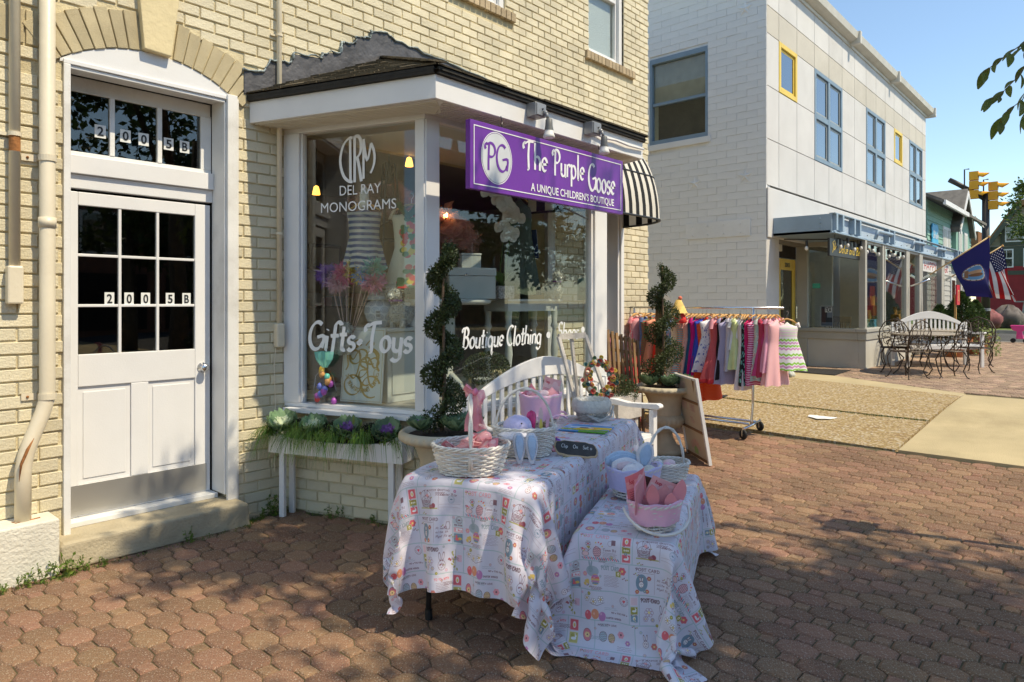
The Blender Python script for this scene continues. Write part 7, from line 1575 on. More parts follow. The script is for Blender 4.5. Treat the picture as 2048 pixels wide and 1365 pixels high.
# tables and boxes behind the front glass
ht=T('side_table',(3.75,4.1,ZF),'round white pedestal table behind the front glass','table')
O('top',MB().lathe([(.001,.0),(.34,0),(.36,-.01),(.35,-.035),(.30,-.045)],(3.80,4.12,1.605),40),m_grayw,ht,smooth=True)
mb=MB(); mb.lathe([(.07,0),(.075,.05),(.045,.12),(.04,.35),(.06,.45),(.06,.70)],(3.80,4.12,ZF+.05),20); O('pedestal',mb,m_grayw,ht,smooth=True)
for k in range(3): a=k*2.094+.4; O('leg',MB().tube([(3.80+.05*math.cos(a),4.12+.05*math.sin(a),ZF+.18),(3.80+.16*math.cos(a),4.12+.16*math.sin(a),ZF+.12),(3.80+.26*math.cos(a),4.12+.26*math.sin(a),ZF+.01)],.025,8),m_grayw,ht,smooth=True)
h2=T('half_table',(4.75,4.1,ZF),'white half round console table with turned legs behind the glass','table')
O('top',MB().bx(4.35,5.12,3.95,4.30,1.585,1.608),m_grayw,h2,bev=.006); O('apron',MB().bx(4.38,5.09,3.98,4.27,1.50,1.584),m_grayw,h2)
for x,y in ((4.41,4.0),(5.05,4.0),(4.41,4.25),(5.05,4.25)): mb=MB(); turned(mb,x,y,ZF,1.50,.028); O('leg',mb,m_grayw,h2,smooth=True)
hx=T('storage_box',(3.8,4.0,1.606),'large pale grey leather box with handles on the round table','box')
RZ=Matrix.Rotation(R(-18),4,'Z')
def rbox(nm,c_,sx,sy,z0,z1,mat,par,rz=R(-30),**k):
    mb=MB(); c0,s0=math.cos(rz),math.sin(rz); P=[(c_[0]+x*c0-y*s0,c_[1]+x*s0+y*c0) for x,y in ((-sx,-sy),(sx,-sy),(sx,sy),(-sx,sy))]
    mb.add([(x,y,z0) for x,y in P]+[(x,y,z1) for x,y in P],[(0,3,2,1),(4,5,6,7),(0,1,5,4),(1,2,6,5),(2,3,7,6),(3,0,4,7)]); return O(nm,mb,mat,par,**k)
rbox('box_body',(3.90,3.98),.19,.14,1.606,1.79,m_grayw,hx,bev=.006); rbox('box_lid',(3.90,3.98),.195,.145,1.792,1.855,m_grayw,hx,bev=.006); O('clasp',MB().ball((3.76,3.865,1.80),.012,8),m_chrome,hx)
O('side_handle',MB().tube([(3.71,3.98,1.76),(3.70,3.995,1.73),(3.73,4.08,1.73),(3.74,4.10,1.76)],.005,6),m_chrome,hx)
hy=T('small_box',(3.86,4.02,1.866),'small pale grey box stacked on the large leather box','box'); rbox('box_body',(3.93,4.0),.08,.07,1.856,1.96,m_grayw,hy,bev=.004); rbox('box_lid',(3.93,4.0),.084,.074,1.962,1.978,m_grayw,hy,bev=.003)
# orchid
orc=T('orchid',(4.30,4.02,1.6),'white moth orchid in a glass planter between box and lamb','orchid')
O('planter',MB().bx(4.22,4.42,3.94,4.08,1.609,1.72),M('pebble_planter',(.28,.26,.25),.5,.6,60,.3,60),orc,bev=.004)
m_orc=M('orchid_petal',(.80,.78,.72),.6,.05,8,0,trans=.3)
for k,(x0,y0,pk_) in enumerate(((4.30,4.02,[(4.32,4.0,2.0),(4.33,3.98,2.25),(4.28,3.97,2.45),(4.18,3.95,2.55),(4.05,3.93,2.5)]),(4.34,4.0,[(4.36,3.98,1.95),(4.38,3.95,2.15),(4.36,3.92,2.35),(4.30,3.9,2.42),(4.2,3.9,2.4)]))):
    st=O('stem',MB().tube([(x0,y0,1.70)]+pk_,.005,6),m_weed,orc,smooth=True)
    random.seed(k+60)
    for i in range(9):
        t_=i/8; q=1+t_*(len(pk_)-2); a=int(q); f=q-a; p=Vector(pk_[a]).lerp(Vector(pk_[min(a+1,len(pk_)-1)]),f)+Vector((random.gauss(0,.035),random.gauss(0,.02)-.02,random.gauss(0,.03)-.02))
        mb=MB(); fn_=Vector((-.75,-.6,random.uniform(-.2,.2))).normalized(); u_=fn_.cross(Z3).normalized(); v_=u_.cross(fn_)
        for j_,(an,l,w_) in enumerate(((0,.072,.042),(R(180),.072,.042),(R(90),.06,.028),(R(215),.055,.022),(R(325),.055,.022))):
            d_=u_*math.cos(an)+v_*math.sin(an); e_=-u_*math.sin(an)+v_*math.cos(an); mb.add([p]+[p+d_*(l*.52-l*.5*math.cos(q_))+e_*w_*math.sin(q_)*(1.1-.2*math.cos(q_))+fn_*.008*abs(math.sin(q_)) for q_ in [k_*6.2832/10 for k_ in range(10)]],[(0,1+k_,1+(k_+1)%10) for k_ in range(10)])
        O('flower',mb,m_orc,orc)
for a,l in ((2.6,.2),(3.6,.22),(5.4,.15),(.3,.14)): O('leaf',MB().grid(lambda u,v:(4.32+l*u*math.cos(a)-(v-.5)*.07*math.sin(a)*math.sin(math.pi*min(u+.08,1)),4.0+l*u*math.sin(a)+(v-.5)*.07*math.cos(a)*math.sin(math.pi*min(u+.08,1)),1.72+.12*math.sin(u*2.2)),6,2),M('orchid_leaf',(.07,.16,.03),.4,.1,5,0,trans=.2) if a==2.6 else bpy.data.materials['orchid_leaf'],orc,smooth=True)
# black etagere ladder behind
et=T('etagere',(3.5,4.7,ZF),'tall black iron display stand with pointed finial','display stand')
for x,y in ((3.42,4.55),(3.72,4.45),(3.5,4.8),(3.8,4.7)): O('upright',MB().tube([(x,y,ZF),(3.6+(x-3.6)*.25,4.63+(y-4.63)*.25,2.75)],.011,6),m_black,et)
for z in (1.2,1.65,2.1,2.45):
    k=1-.75*(z-ZF)/(2.75-ZF); O('shelf',MB().bx(3.6-.18*k,3.6+.2*k,4.63-.17*k,4.63+.17*k,z,z+.012),m_black,et)
O('finial',MB().lathe([(.02,0),(.045,.04),(.02,.08),(.04,.12),(.008,.2),(.002,.26)],(3.6,4.63,2.58),12),m_black,et,smooth=True)
for k in range(4): O('cross_brace',MB().cyl((3.45,4.55,1.0+.4*k),(3.72,4.5,1.35+.35*k),.006,5),m_black,et)
# pink tutu, gold lamps, chandelier
m_tu=veil('pink_net',(.75,.42,.40),.35); random.seed(77)
for (tx,ty,tz,rr,lb_) in ((4.25,4.7,2.22,.34,'soft pink tutu of layered net hanging in the dim shop'),(3.72,4.85,2.42,.27,'paler pink tutu hanging high left behind the black stand')):
    tt=T('pink_tutu',(tx,ty,tz),lb_,'tutu',world=False); random.seed(int(tx*10)); pts=[]
    for i in range(620):
        a=random.uniform(0,6.2832); q=random.random(); pts.append((Vector((rr*.75*q*math.cos(a),rr*.75*q*math.sin(a),.16*(1-q)-.05*q+random.gauss(0,.02))),Vector((math.cos(a),math.sin(a),random.uniform(-.9,.2))).normalized()))
    O('net_ruffles',leafcloud(pts,.16,.8,.5),m_tu,tt); O('waistband',MB().lathe([(.05,.16),(.06,.20),(.05,.22)],(0,0,0),16),m_pinkw,tt,smooth=True)
m_amb=emis(M('amber_lampshade',(.8,.45,.1),.4,.05,3,0),(1,.50,.10),2.2)
for p,lb_ in (((3.99,4.84,2.84),'small amber pendant lamp glowing inside the left window'),((3.75,4.60,2.98),'amber pendant lamp near the ceiling inside the left window'),((3.59,5.73,2.63),'low amber lamp deep inside at the left, added in place of a reflection')):  # third lamp is added, a glowing stand-in for the reflection of a lamp
    t=T('pendant_lamp',p,lb_,'lamp','amber pendant lamps in the shop',world=False); O('lamp_shade',MB().lathe([(.008,.06),(.022,.05),(.034,.0),(.036,-.025)],(0,0,0),18),m_amb,t,smooth=True); O('cord',MB().cyl((0,0,.06),(0,0,3.05-p[2]),.003,5),m_black,t)
cd=T('chandelier',(4.1,4.6,2.4),'small black chandelier with warm candle bulbs behind the orchids','chandelier')
for k in range(6): a=k*1.047; O('arm',MB().tube([(4.1,4.6,2.33),(4.1+.05*math.cos(a),4.6+.05*math.sin(a),2.29),(4.1+.10*math.cos(a),4.6+.10*math.sin(a),2.33)],.005,6),m_black,cd); O('bulb',MB().ball((4.1+.10*math.cos(a),4.6+.10*math.sin(a),2.36),(.009,.009,.022),8),emis(M('candle_bulb',(1,.6,.2),.3,0,1,0),(1,.55,.18),14) if k==0 else bpy.data.materials['candle_bulb'],cd)
O('stem',MB().cyl((4.1,4.6,2.3),(4.1,4.6,3.05),.005,6),m_black,cd)
# wall art, shelf, balloon, gift bag, curtains
drapecloth('curtain',2.60,2.78,5.1,.85,2.9,M('taupe_curtain',(.13,.10,.08),.9,.2,6),'taupe curtain at the far left inside the shop','curtain',fold=40,amp=.03)
gbg=T('cellophane_bag',(2.86,4.45,ZF),'cellophane bag of bright toys at the lower left of the window','gift bag')
random.seed(15); 
for k in range(14): O('toy',noisy_blob(.022,.022,.026,10,.15,k),M('toy_%d'%k,random.choice([(.8,.5,.05),(.7,.05,.05),(.15,.2,.6),(.75,.35,.1),(.1,.5,.4),(.45,.1,.45)]),.4,0,1,0),gbg,smooth=True).location=Vector((random.uniform(-.04,.05),random.uniform(-.05,.05),.03+k*.018))
O('cellophane',MB().lathe([(.06,0),(.08,.10),(.06,.22),(.015,.28),(.07,.36)],(2.86,4.45,ZF),24,mod=lambda i,a:1+.12*math.sin(7*a+i)),glass('cellophane_film',(.95,.95,.95),1.3),gbg,smooth=True)
O('tissue',MB().lathe([(.015,.28),(.05,.34),(.06,.40)],(2.86,4.45,ZF),18,mod=lambda i,a:1+.3*math.sin(5*a)),veil('mint_tissue',(.2,.6,.5),.6),gbg)
O('balloon',noisy_blob(.07,.07,.085,24,0),M('pearl_balloon',(.65,.66,.68),.2,0,1,0),None,smooth=True,label='pearly white ball ornament behind the dark topiary',cat='ornament').location=(3.50,4.15,1.44)
for i,(x,z,w_,h_,lb_) in enumerate(((3.9,2.2,.5,.35,'framed picture on the dim back wall left of the tutu'),(5.2,2.1,.45,.5,'dim framed picture on the shop back wall at the right'),(3.0,2.0,.4,.5,'framed picture deep inside behind the striped dress'))):
    t=T('framed_picture',(x*1.35,8.19,z),lb_,'picture'); O('frame',MB().bx(x*1.35-w_/2,x*1.35+w_/2,8.15,8.19,z-h_/2,z+h_/2),m_wood,t,bev=.01); O('print',MB().bx(x*1.35-w_/2+.05,x*1.35+w_/2-.05,8.145,8.149,z-h_/2+.05,z+h_/2-.05),m_linen,t)
sh=T('wall_shelf',(4.6,8.0,1.4),'dark wooden shelf unit deep inside the shop','shelf'); 
for z in (.5,1.0,1.5,2.0): O('shelf_board',MB().bx(4.0,6.8,7.8,8.18,z,z+.03),m_wood,sh)
random.seed(70)
for i in range(16):
    x=4.1+.165*i; o=O('folded_clothes',MB().bx(x-.06,x+.06,7.84,8.1,1.531,1.56+random.uniform(.04,.16)),M('folded_%d'%i,random.choice([(.5,.2,.25),(.4,.4,.42),(.2,.25,.4),(.5,.45,.35),(.3,.4,.3)]),.9,0,1,0),None,label='stack of folded clothes on the dim shelf deep inside the shop',cat='folded clothes',group='folded clothes on the inside shelf',bev=.01)
gv=T('plant_ball',(4.05,3.95,ZF),'clipped green moss ball low behind the bench back','plant'); random.seed(44)
O('foliage',leafcloud([(Vector((4.05,3.92,ZF+.22))+Vector((d.x*.22,d.y*.15,d.z*.13)),d) for d in [Vector((random.gauss(0,1),random.gauss(0,1),random.gauss(0,1))).normalized() for _ in range(3500)]],.02),m_box,gv); O('pot',MB().lathe([(.08,0),(.11,.14)],(4.05,3.92,ZF),20),m_grayw,gv)
# ---------------------------------------------------------------- white corner building
m_wbr=M('white_painted_block',(.74,.73,.71),.75,.05,2.0,.35,40,rnd=.02,dirt=.08); m_wmo=M('white_block_joint',(.72,.71,.69),.9,.1,3,.2,60)
m_stu=M('grey_white_stucco',(.60,.585,.565),.8,.05,1.5,.2,70,rnd=.03,dirt=.2); m_stb=M('beige_stucco_band',(.54,.50,.43),.8,.06,1.5,.2,70,rnd=.03,dirt=.25); m_stj=M('stucco_joint',(.25,.23,.20),.9)
m_bluef=M('blue_grey_frame',(.19,.27,.34),.5,.06,4,.05,60,dirt=.1); m_yelf=M('yellow_frame',(.78,.55,.10),.5,.06,4,.05,60); m_steelb=M('blue_steel_canopy',(.27,.37,.46),.5,.08,3,.08,50,dirt=.2); m_gut=M('cream_gutter',(.60,.56,.48),.5,.08,3,.08,50,dirt=.3)
m_sash=M('sash_grey',(.30,.32,.31),.5,.05,4,0); m_post=M('greige_post',(.40,.38,.33),.5,.05,4,.05,60,dirt=.1); m_lowst=M('low_wall_stucco',(.50,.48,.43),.85,.08,2,.3,60,dirt=.3)
m_sky=glass('upper_glass',(.30,.32,.36),1.5,.22); m_shopg=glass('storefront_glass',(.9,.93,.9),1.5,.02)
WX,WY=12.2,4.8; g3=.30
wb=T('corner_building',(WX,WY,g3),'white two storey corner building with blue windows and a blue steel canopy','building')
SW=(5.93,7.19,4.76,6.49)  # y0,y1,z0,z1 of the side window
O('side_wall',MB().bx(WX+.02,WX+.2,WY+.02,SW[0],-.1,8.0).bx(WX+.02,WX+.2,SW[1],14,-.1,8.0).bx(WX+.02,WX+.2,SW[0],SW[1],-.1,SW[2]).bx(WX+.02,WX+.2,SW[0],SW[1],SW[3],8.0),m_wmo,wb)
cl=lay(0,0,-7.4,-.005,.3,7.9,.3885,.1305,.0025,[(-SW[1]+4.8,-SW[0]+4.8+0,SW[2]-.12,SW[3]+.0)])
# plane through (WX,WY) running towards the back: direction u=(0,-1) seen from the left
bricks(wb,[((WX,WY),(0,-1),[c for c in cl if c[0]<0])],m_wbr,.3885,.1305,.05,.002,'painted_block','painted_blockwork',.0012,300)
sw=O('side_window',MB().bx(WX-.01,WX+.1,SW[0],SW[0]+.05,SW[2],SW[3]).bx(WX-.01,WX+.1,SW[1]-.05,SW[1],SW[2],SW[3]).bx(WX-.01,WX+.1,SW[0]+.0505,SW[1]-.0505,SW[3]-.10,SW[3]).bx(WX-.01,WX+.1,SW[0]+.0505,SW[1]-.0505,SW[2],SW[2]+.08).bx(WX+.02,WX+.09,SW[0]+.0505,SW[1]-.0505,SW[2]+.78,SW[2]+.84),m_bluef,wb,bev=.005)
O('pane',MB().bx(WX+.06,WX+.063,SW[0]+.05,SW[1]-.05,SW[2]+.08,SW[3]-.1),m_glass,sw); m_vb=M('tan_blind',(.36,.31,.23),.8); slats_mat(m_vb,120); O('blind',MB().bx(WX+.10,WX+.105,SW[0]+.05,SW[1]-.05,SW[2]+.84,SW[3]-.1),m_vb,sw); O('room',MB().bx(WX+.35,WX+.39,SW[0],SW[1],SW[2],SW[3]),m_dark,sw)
O('side_sill',MB().bx(WX-.03,WX+.05,SW[0]-.06,SW[1]+.05,SW[2]-.12,SW[2]-.002),m_wbr,wb,bev=.008)
for (y,z,s_) in ((5.20,6.98,.15),(5.20,3.90,.15),(6.20,3.88,.13)):
    mb=MB(); n=10; pts=[((s_ if k%2==0 else s_*.38)*math.sin(k*math.pi/5),(s_ if k%2==0 else s_*.38)*math.cos(k*math.pi/5)) for k in range(n)]
    vs=[(WX-.002,y+a,z+b) for a,b in pts]+[(WX-.035,y,z)]; mb.add(vs,[(k,(k+1)%n,n) for k in range(n)]); O('anchor_star',mb,m_wbr,wb)
O('blank_plaque',MB().bx(WX-.025,WX-.003,5.09,6.38,2.80,3.11),m_wbr,wb,bev=.003)
for k in range(4):
    for z in (2.86,3.03): O('plaque_bolt',MB().ball((WX-.028,5.28+.32*k,z),.014,8),m_wbr,wb)
# front: stucco panels
xe=[12.2,12.79,13.73,14.75,15.68,16.61,17.58,18.55,19.46,20.37,21.32,22.26,23.12,24.0,24.89,25.4]; ze=[3.70,4.54,5.50,6.45,6.95,7.62]
blw=[(12.79,13.73,5.50,6.45,'y'),(14.75,16.61,4.54,6.45,'b'),(18.55,20.37,4.54,6.45,'b'),(21.32,22.26,5.50,6.45,'y'),(23.12,24.89,4.54,6.45,'b')]
O('front_wall',MB().bx(12.26,25.4,WY+.03,WY+.2,2.7,7.62),m_stj,wb)
for i in range(len(xe)-1):
    for k in range(len(ze)-1):
        cx=(xe[i]+xe[i+1])/2; cz=(ze[k]+ze[k+1])/2
        if any(a<cx<b and c_<cz<d for a,b,c_,d,_ in blw): continue
        O('stucco_panel',MB().bx(xe[i]+(.016 if i==0 else .008),xe[i+1]-.008,WY,WY+.029,ze[k]+.008,ze[k+1]-.008),m_stb if k==3 else m_stu,wb)
O('base_band',MB().bx(12.203,25.4,WY-.03,WY-.001,2.75,3.66),m_stu,wb,bev=.02)
for a,b,c_,d,kd in blw:
    mt=m_bluef if kd=='b' else m_yelf; mb=MB(); f=.09; y0,y1=WY-.012,WY+.025
    mb.bx(a,a+f,y0,y1,c_,d); mb.bx(b-f,b,y0,y1,c_,d); mb.bx(a+f+.0005,b-f-.0005,y0,y1,c_,c_+f); mb.bx(a+f+.0005,b-f-.0005,y0,y1,d-f,d)
    if kd=='b': mb.bx((a+b)/2-.06,(a+b)/2+.06,y0,y1,c_+f+.0005,d-f-.0005); zm=c_+(d-c_)*.49; mb.bx(a+f+.0005,(a+b)/2-.0605,y0,y1,zm-.06,zm+.06); mb.bx((a+b)/2+.0605,b-f-.0005,y0,y1,zm-.06,zm+.06); cells_=[(a+f,(a+b)/2-.06,c_+f,zm-.06),((a+b)/2+.06,b-f,c_+f,zm-.06),(a+f,(a+b)/2-.06,zm+.06,d-f),((a+b)/2+.06,b-f,zm+.06,d-f)]
    else: cells_=[(a+f,b-f,c_+f,d-f)]
    w=O('window',mb,mt,wb,bev=.006,seg=1)
    for p,q_,r_,s_ in cells_:
        O('sash',MB().bx(p+.01,p+.05,WY+.022,WY+.029,r_+.01,s_-.01).bx(q_-.05,q_-.01,WY+.022,WY+.029,r_+.01,s_-.01).bx(p+.051,q_-.051,WY+.022,WY+.029,r_+.01,r_+.05).bx(p+.051,q_-.051,WY+.022,WY+.029,s_-.05,s_-.01),m_sash if kd=='b' else m_yelf,w); O('pane',MB().bx(p+.05,q_-.05,WY+.0265,WY+.0285,r_+.05,s_-.05),m_sky,w)
# parapet, gutter
O('gutter',MB().prism([(0,0),(-.10,.02),(-.19,.06),(-.22,.20),(-.19,.20),(-.17,.12),(0,.12)],(12.25,WY,7.62),(0,1,0),(0,0,1),(13.35,0,0)),m_gut,wb); O('eave_shadow_board',MB().bx(12.2,25.5,WY-.03,WY+.1,7.55,7.619),m_gut,wb)
O('upper_roof',MB().bx(12.2,25.5,WY+.05,14,7.70,7.86),m_gut,wb)
for x in (17.1,20.8,25.5): O('gutter_strap',MB().bx(x,x+.12,WY-.26,WY-.0,7.57,7.86),m_gut,wb,bev=.01)
O('far_side_wall',MB().bx(25.22,25.39,WY+.21,14,0,7.6),m_stu,wb)
# canopy
cn_=O('canopy',MB().bx(12.43,25.6,3.78,WY-.035,2.79,2.83).bx(12.43,12.46,3.7605,WY-.035,2.79,3.11).bx(12.43,25.6,3.755,3.76,2.79,2.815).bx(12.43,25.6,3.755,3.76,3.085,3.11),m_steelb,wb)
O('canopy_web',MB().bx(12.46,25.6,3.80,3.81,2.8305,3.08),M('pale_blue_web',(.42,.52,.62),.5,.06,3,.05,50),cn_); O('canopy_edge',MB().bx(12.43,25.6,3.70,3.80,2.775,2.789).bx(12.43,25.6,3.70,3.80,3.1105,3.125),m_steelb,cn_)
x=12.47
for k,x in enumerate((12.5,12.85,13.55,13.9,16.0,16.45,18.9,19.3,21.6,22.0,24.0,24.4)): O('canopy_rib',MB().bx(x,x+.09,3.70,3.80,2.8305,3.11),m_steelb,cn_)
for x in (14.9,18.0,20.6): O('canopy_handle',MB().tube([(x,3.69,2.83),(x,3.64,2.98),(x+1.1,3.64,3.0),(x+1.1,3.69,2.96)],.035,8),m_steelb,cn_,smooth=True)
for i in range(22): O('rivet',MB().ball((13.1+.55*i,3.796,2.87+.03*(i%2)),.012,6),m_black,cn_)
for z in (2.88,2.96,3.04): O('rivet',MB().ball((12.425,3.95,z),.016,6),m_steelb,cn_)
# storefront
sf=O('storefront',MB().bx(14.25,14.37,3.70,3.82,1.075,2.789).bx(15.60,15.72,3.72,3.84,1.075,2.789).bx(15.78,15.84,3.72,3.84,1.075,2.789).bx(17.66,17.98,3.72,3.84,1.075,2.789).bx(19.0,19.35,3.72,3.84,.3,2.789).bx(21.7,22.1,3.72,3.84,.3,2.789).bx(24.6,24.9,3.72,3.84,.3,2.789).bx(14.25,14.37,4.78,5.0,.3,2.789).bx(14.3,14.36,3.83,4.77,2.70,2.789).bx(14.371,24.6,3.74,3.8,2.72,2.789),m_post,wb,bev=.006,seg=1)
O('window_sill',MB().bx(14.2,17.98,3.66,3.86,1.0,1.07).bx(14.2,14.40,3.861,4.95,1.0,1.07).bx(14.24,17.98,3.68,3.84,.85,.999).bx(14.24,14.38,3.841,4.95,.85,.999),m_post,wb,bev=.008)
O('low_wall',MB().bx(14.28,17.98,3.70,3.83,.2,.849).bx(14.28,14.41,3.831,5.0,.2,.849),m_lowst,wb,bev=.004)
for a,b in ((14.372,15.598),(15.842,17.658),(17.982,18.998)): O('shop_glass',MB().bx(a,b,3.77,3.776,1.07,2.72),m_shopg,wb)
O('shop_glass',MB().bx(14.33,14.336,3.83,4.78,1.07,2.70),m_shopg,wb)
for a,b in ((19.352,21.698),(22.102,24.598)): O('shop_glass',MB().bx(a,b,4.2,4.206,.9,2.72),m_shopg,wb)
O('inner_wall',MB().bx(12.4,25.3,8.5,8.6,.3,2.9),M('tan_inner_wall',(.30,.20,.12),.9,.1,2,0),wb); O('inner_floor',MB().bx(14.4,25.3,3.85,8.5,.27,.30),m_infl,wb); O('inner_partition',MB().bx(17.2,17.3,5.2,8.5,.3,2.789),m_linen,wb); O('inner_partition',MB().bx(14.9,15.05,6.9,8.5,.3,2.789),M('ochre_partition',(.35,.22,.10),.9,.1,2,0),wb)
# yellow door in the recess
O('recess_wall',MB().bx(12.216,12.76,WY-.0,WY+.19,.25,2.75).bx(12.76,12.80,WY,5.06,.25,2.789),m_stu,wb); O('recess_transom',MB().bx(13.25,14.24,5.0,5.05,2.46,2.789),m_dark,wb); O('recess_side',MB().bx(12.80,13.28,4.99,5.06,.3,2.789),m_post,wb)
dy=O('yellow_door',MB().bx(13.28,13.42,5.0,5.05,.33,2.44).bx(14.08,14.22,5.0,5.05,.33,2.44).bx(13.4205,14.0795,5.0,5.05,2.22,2.44).bx(13.4205,14.0795,5.0,5.05,.33,.62),m_yelf,wb,bev=.006,seg=1); O('pane',MB().bx(13.42,14.08,5.02,5.025,.62,2.22),m_darkglass,dy); O('handle',MB().cyl((14.15,4.95,1.25),(14.15,4.95,1.5),.015,8),m_chrome,dy)
O('door_step',MB().bx(13.25,14.24,4.9,5.05,.27,.329),m_post,wb)
me=font('2003',.12,(13.62,4.996,2.28),(1,0,0),(0,0,1),width=.27,depth=.001,bold=.002); me.materials.append(m_black); link('numeral',me,dy)
O('lamp_box',MB().bx(12.95,13.1,4.85,4.98,2.55,2.68),m_gut,wb,bev=.01)
# hanging cafe sign: reads along the canopy
m_gold2=M('gold_sign_paint',(.75,.52,.08),.5,.1,5,0)
cs=T('cafe_sign',(13.5,3.83,2.55),'black hanging sign with gold script Dolce and Bean under the canopy','sign'); O('board',MB().bx(12.46,14.55,3.80,3.84,2.39,2.70),m_black,cs,bev=.006)
mb=MB(); pen(mb,'Dolce and Bean',(12.95,3.797,2.47),(1,0,0),(0,0,1),.15,1.5,.14,.25,.03,.002,.4); ribbon(mb,[(0,.0),(.06,.10),(.02,.18),(.14,.2),(.1,.05),(.2,.12)],.022,(12.60,3.797,2.45),(1,0,0),(0,0,1),(0,-.002,0)); O('gold_lettering',mb,m_gold2,cs)
for x in (12.8,14.2): O('chain',MB().cyl((x,3.82,2.70),(x,3.82,2.79),.006,5),m_black,cs)
# cafe string lights
t=T('string_lights',(14,3.6,2.7),'string of clear bulbs swagged under the blue canopy edge','string lights')
pts=[(12.5,4.6,2.72)]+[(12.5+.42*k,3.90-.2*(k<1),2.755-.05*(k%2)) for k in range(1,14)]
O('cable',MB().tube(pts,.012,6),m_black,t)
for k,p in enumerate(pts[1:]+[(12.52,4.35,2.68)]):
    s=O('lamp_socket',MB().cyl((p[0],p[1]-.14,p[2]),(p[0],p[1]-.14,p[2]-.10),.022,8),m_black,t); O('bulb',MB().ball((p[0],p[1]-.14,p[2]-.14),(.03,.03,.042),10),m_bulb,s,smooth=True)
# poster, notice and furniture in the cafe window
def poster():
    random.seed(2); c=CV(96,140,(.08,.12,.17)); c.rect(10,20,40,120,(.35,.15,.12),.5); c.rect(50,60,88,130,(.55,.6,.65),.6); c.rect(34,96,84,132,(.85,.87,.85)); c.text('STUDENT',36,122,9,(.1,.1,.12),2,46); c.text('FILM',38,100,20,(.08,.08,.1),4,42)
    for i in range(9): c.rect(8+i*9,10,14+i*9,28,(.6,.7,.8),.5)
    c.line([(2,2),(93,2),(93,137),(2,137),(2,2)],3,(.8,.82,.82)); return c.a
mp=IM('film_poster_print',poster(),.5,0,repeat=False); mb=MB(); mb.add([(14.31,4.54,1.10),(14.31,4.30,1.10),(14.31,4.30,1.51),(14.31,4.54,1.51)],[(0,1,2,3)]); mb.uv=[(0,0),(1,0),(1,1),(0,1)]; O('film_poster',mb,mp,None,label='dark film festival poster standing in the left cafe window',cat='poster')
O('green_notice',MB().bx(14.32,14.325,4.55,4.70,1.86,1.96),M('mint_notice',(.05,.40,.28),.6),None,label='mint green notice taped on the cafe side window',cat='notice')
def cafechair(x,y,lb_):
    t=T('wooden_chair',(x,y,.3),lb_,'chair','chairs inside the cafe'); O('seat',MB().bx(x-.2,x+.2,y-.2,y+.2,.74,.78),m_wood,t)
    for a in (-.19,.19):
        for b in (-.19,.19): O('leg',MB().bx(x+a-.018,x+a+.018,y+b-.018,y+b+.018,.3,.74),m_wood,t)
    O('back',MB().bx(x+.17,x+.2,y-.2,y+.2,1.16,1.28),m_wood,t)
    for k in range(5): O('back_slat',MB().bx(x+.175,x+.195,y-.19+.09*k,y-.165+.09*k,.78,1.16),m_wood,t)
cafechair(15.5,4.7,'dark slat back chair just inside the cafe side window'); cafechair(14.95,4.4,'darker chair beside the poster inside the cafe')
t=T('cafe_table',(15.2,4.75,.3),'dark cafe table between the two inside chairs','table'); O('top',MB().lathe([(.001,.0),(.33,0),(.33,-.03)],(15.15,5.0,1.05),24),m_wood,t); O('pedestal',MB().cyl((15.15,5.0,.3),(15.15,5.0,1.03),.04,10),m_wood,t)
# shop goods right of the cafe
random.seed(12)
for i,(x,z,s_,c_,lb_) in enumerate(((16.4,1.45,.30,(.55,.05,.05),'red popcorn style box behind the second storefront pane'),(16.2,1.15,.22,(.1,.35,.55),'blue tub of wooden spoons in the storefront'),(16.9,1.12,.28,(.8,.55,.05),'yellow basket of goods on the storefront ledge'),(20.2,1.2,.3,(.6,.3,.08),'stack of orange wooden goods in the far storefront'),(20.7,1.1,.25,(.1,.35,.38),'teal crate low in the far storefront'),(23.1,1.2,.3,(.35,.15,.06),'brown wooden stand in the last storefront'))):
    y=4.1 if x<18 else 4.5; t=T('shop_goods',(x,y,z),lb_,'goods',world=False); O('box',MB().bx(-s_/2,s_/2,-.1,.1,-.16,.06),M('goods_%d'%i,c_,.6),t,bev=.01)
    for k in range(4): O('stick',MB().cyl((-.1+.06*k,0,.0),(-.16+.1*k,.02,.26),.014,6),m_hang,t)
O('ledge',MB().bx(15.7,19,3.87,4.3,.3,1.02),m_lowst,wb); O('ledge',MB().bx(19.4,24.5,4.3,4.7,.3,.95),m_wood,wb)
# painted signs hanging in the far bays
m_red=M('sign_red',(.50,.06,.06),.6)
for x0,x1,tx,lb_ in ((20.0,21.75,'HAPPY','white sign with red lettering HAPPY hanging in the third bay'),(22.2,23.4,'HOUR','white sign with red lettering behind the blue flag')):
    t=T('banner_sign',((x0+x1)/2,3.85,2.5),lb_,'sign'); O('board',MB().bx(x0,x1,3.84,3.86,2.38,2.68),m_white,t); mb=MB(); pen(mb,tx,(x0+.1,3.838,2.43),(1,0,0),(0,0,1),.2,x1-x0-.2,.16,0,.03,.002,.8); O('red_lettering',mb,m_red,t)
# black door mat
O('door_mat',MB().prism([(12.72,4.53),(12.60,3.76),(13.70,3.82),(13.60,4.51)],(0,0,g3+.004),(1,0,0),(0,1,0),(0,0,.012)),M('black_mat',(.025,.022,.02),.95,.3,30,.6,120),None,label='black rubber door mat outside the yellow cafe door',cat='door mat')
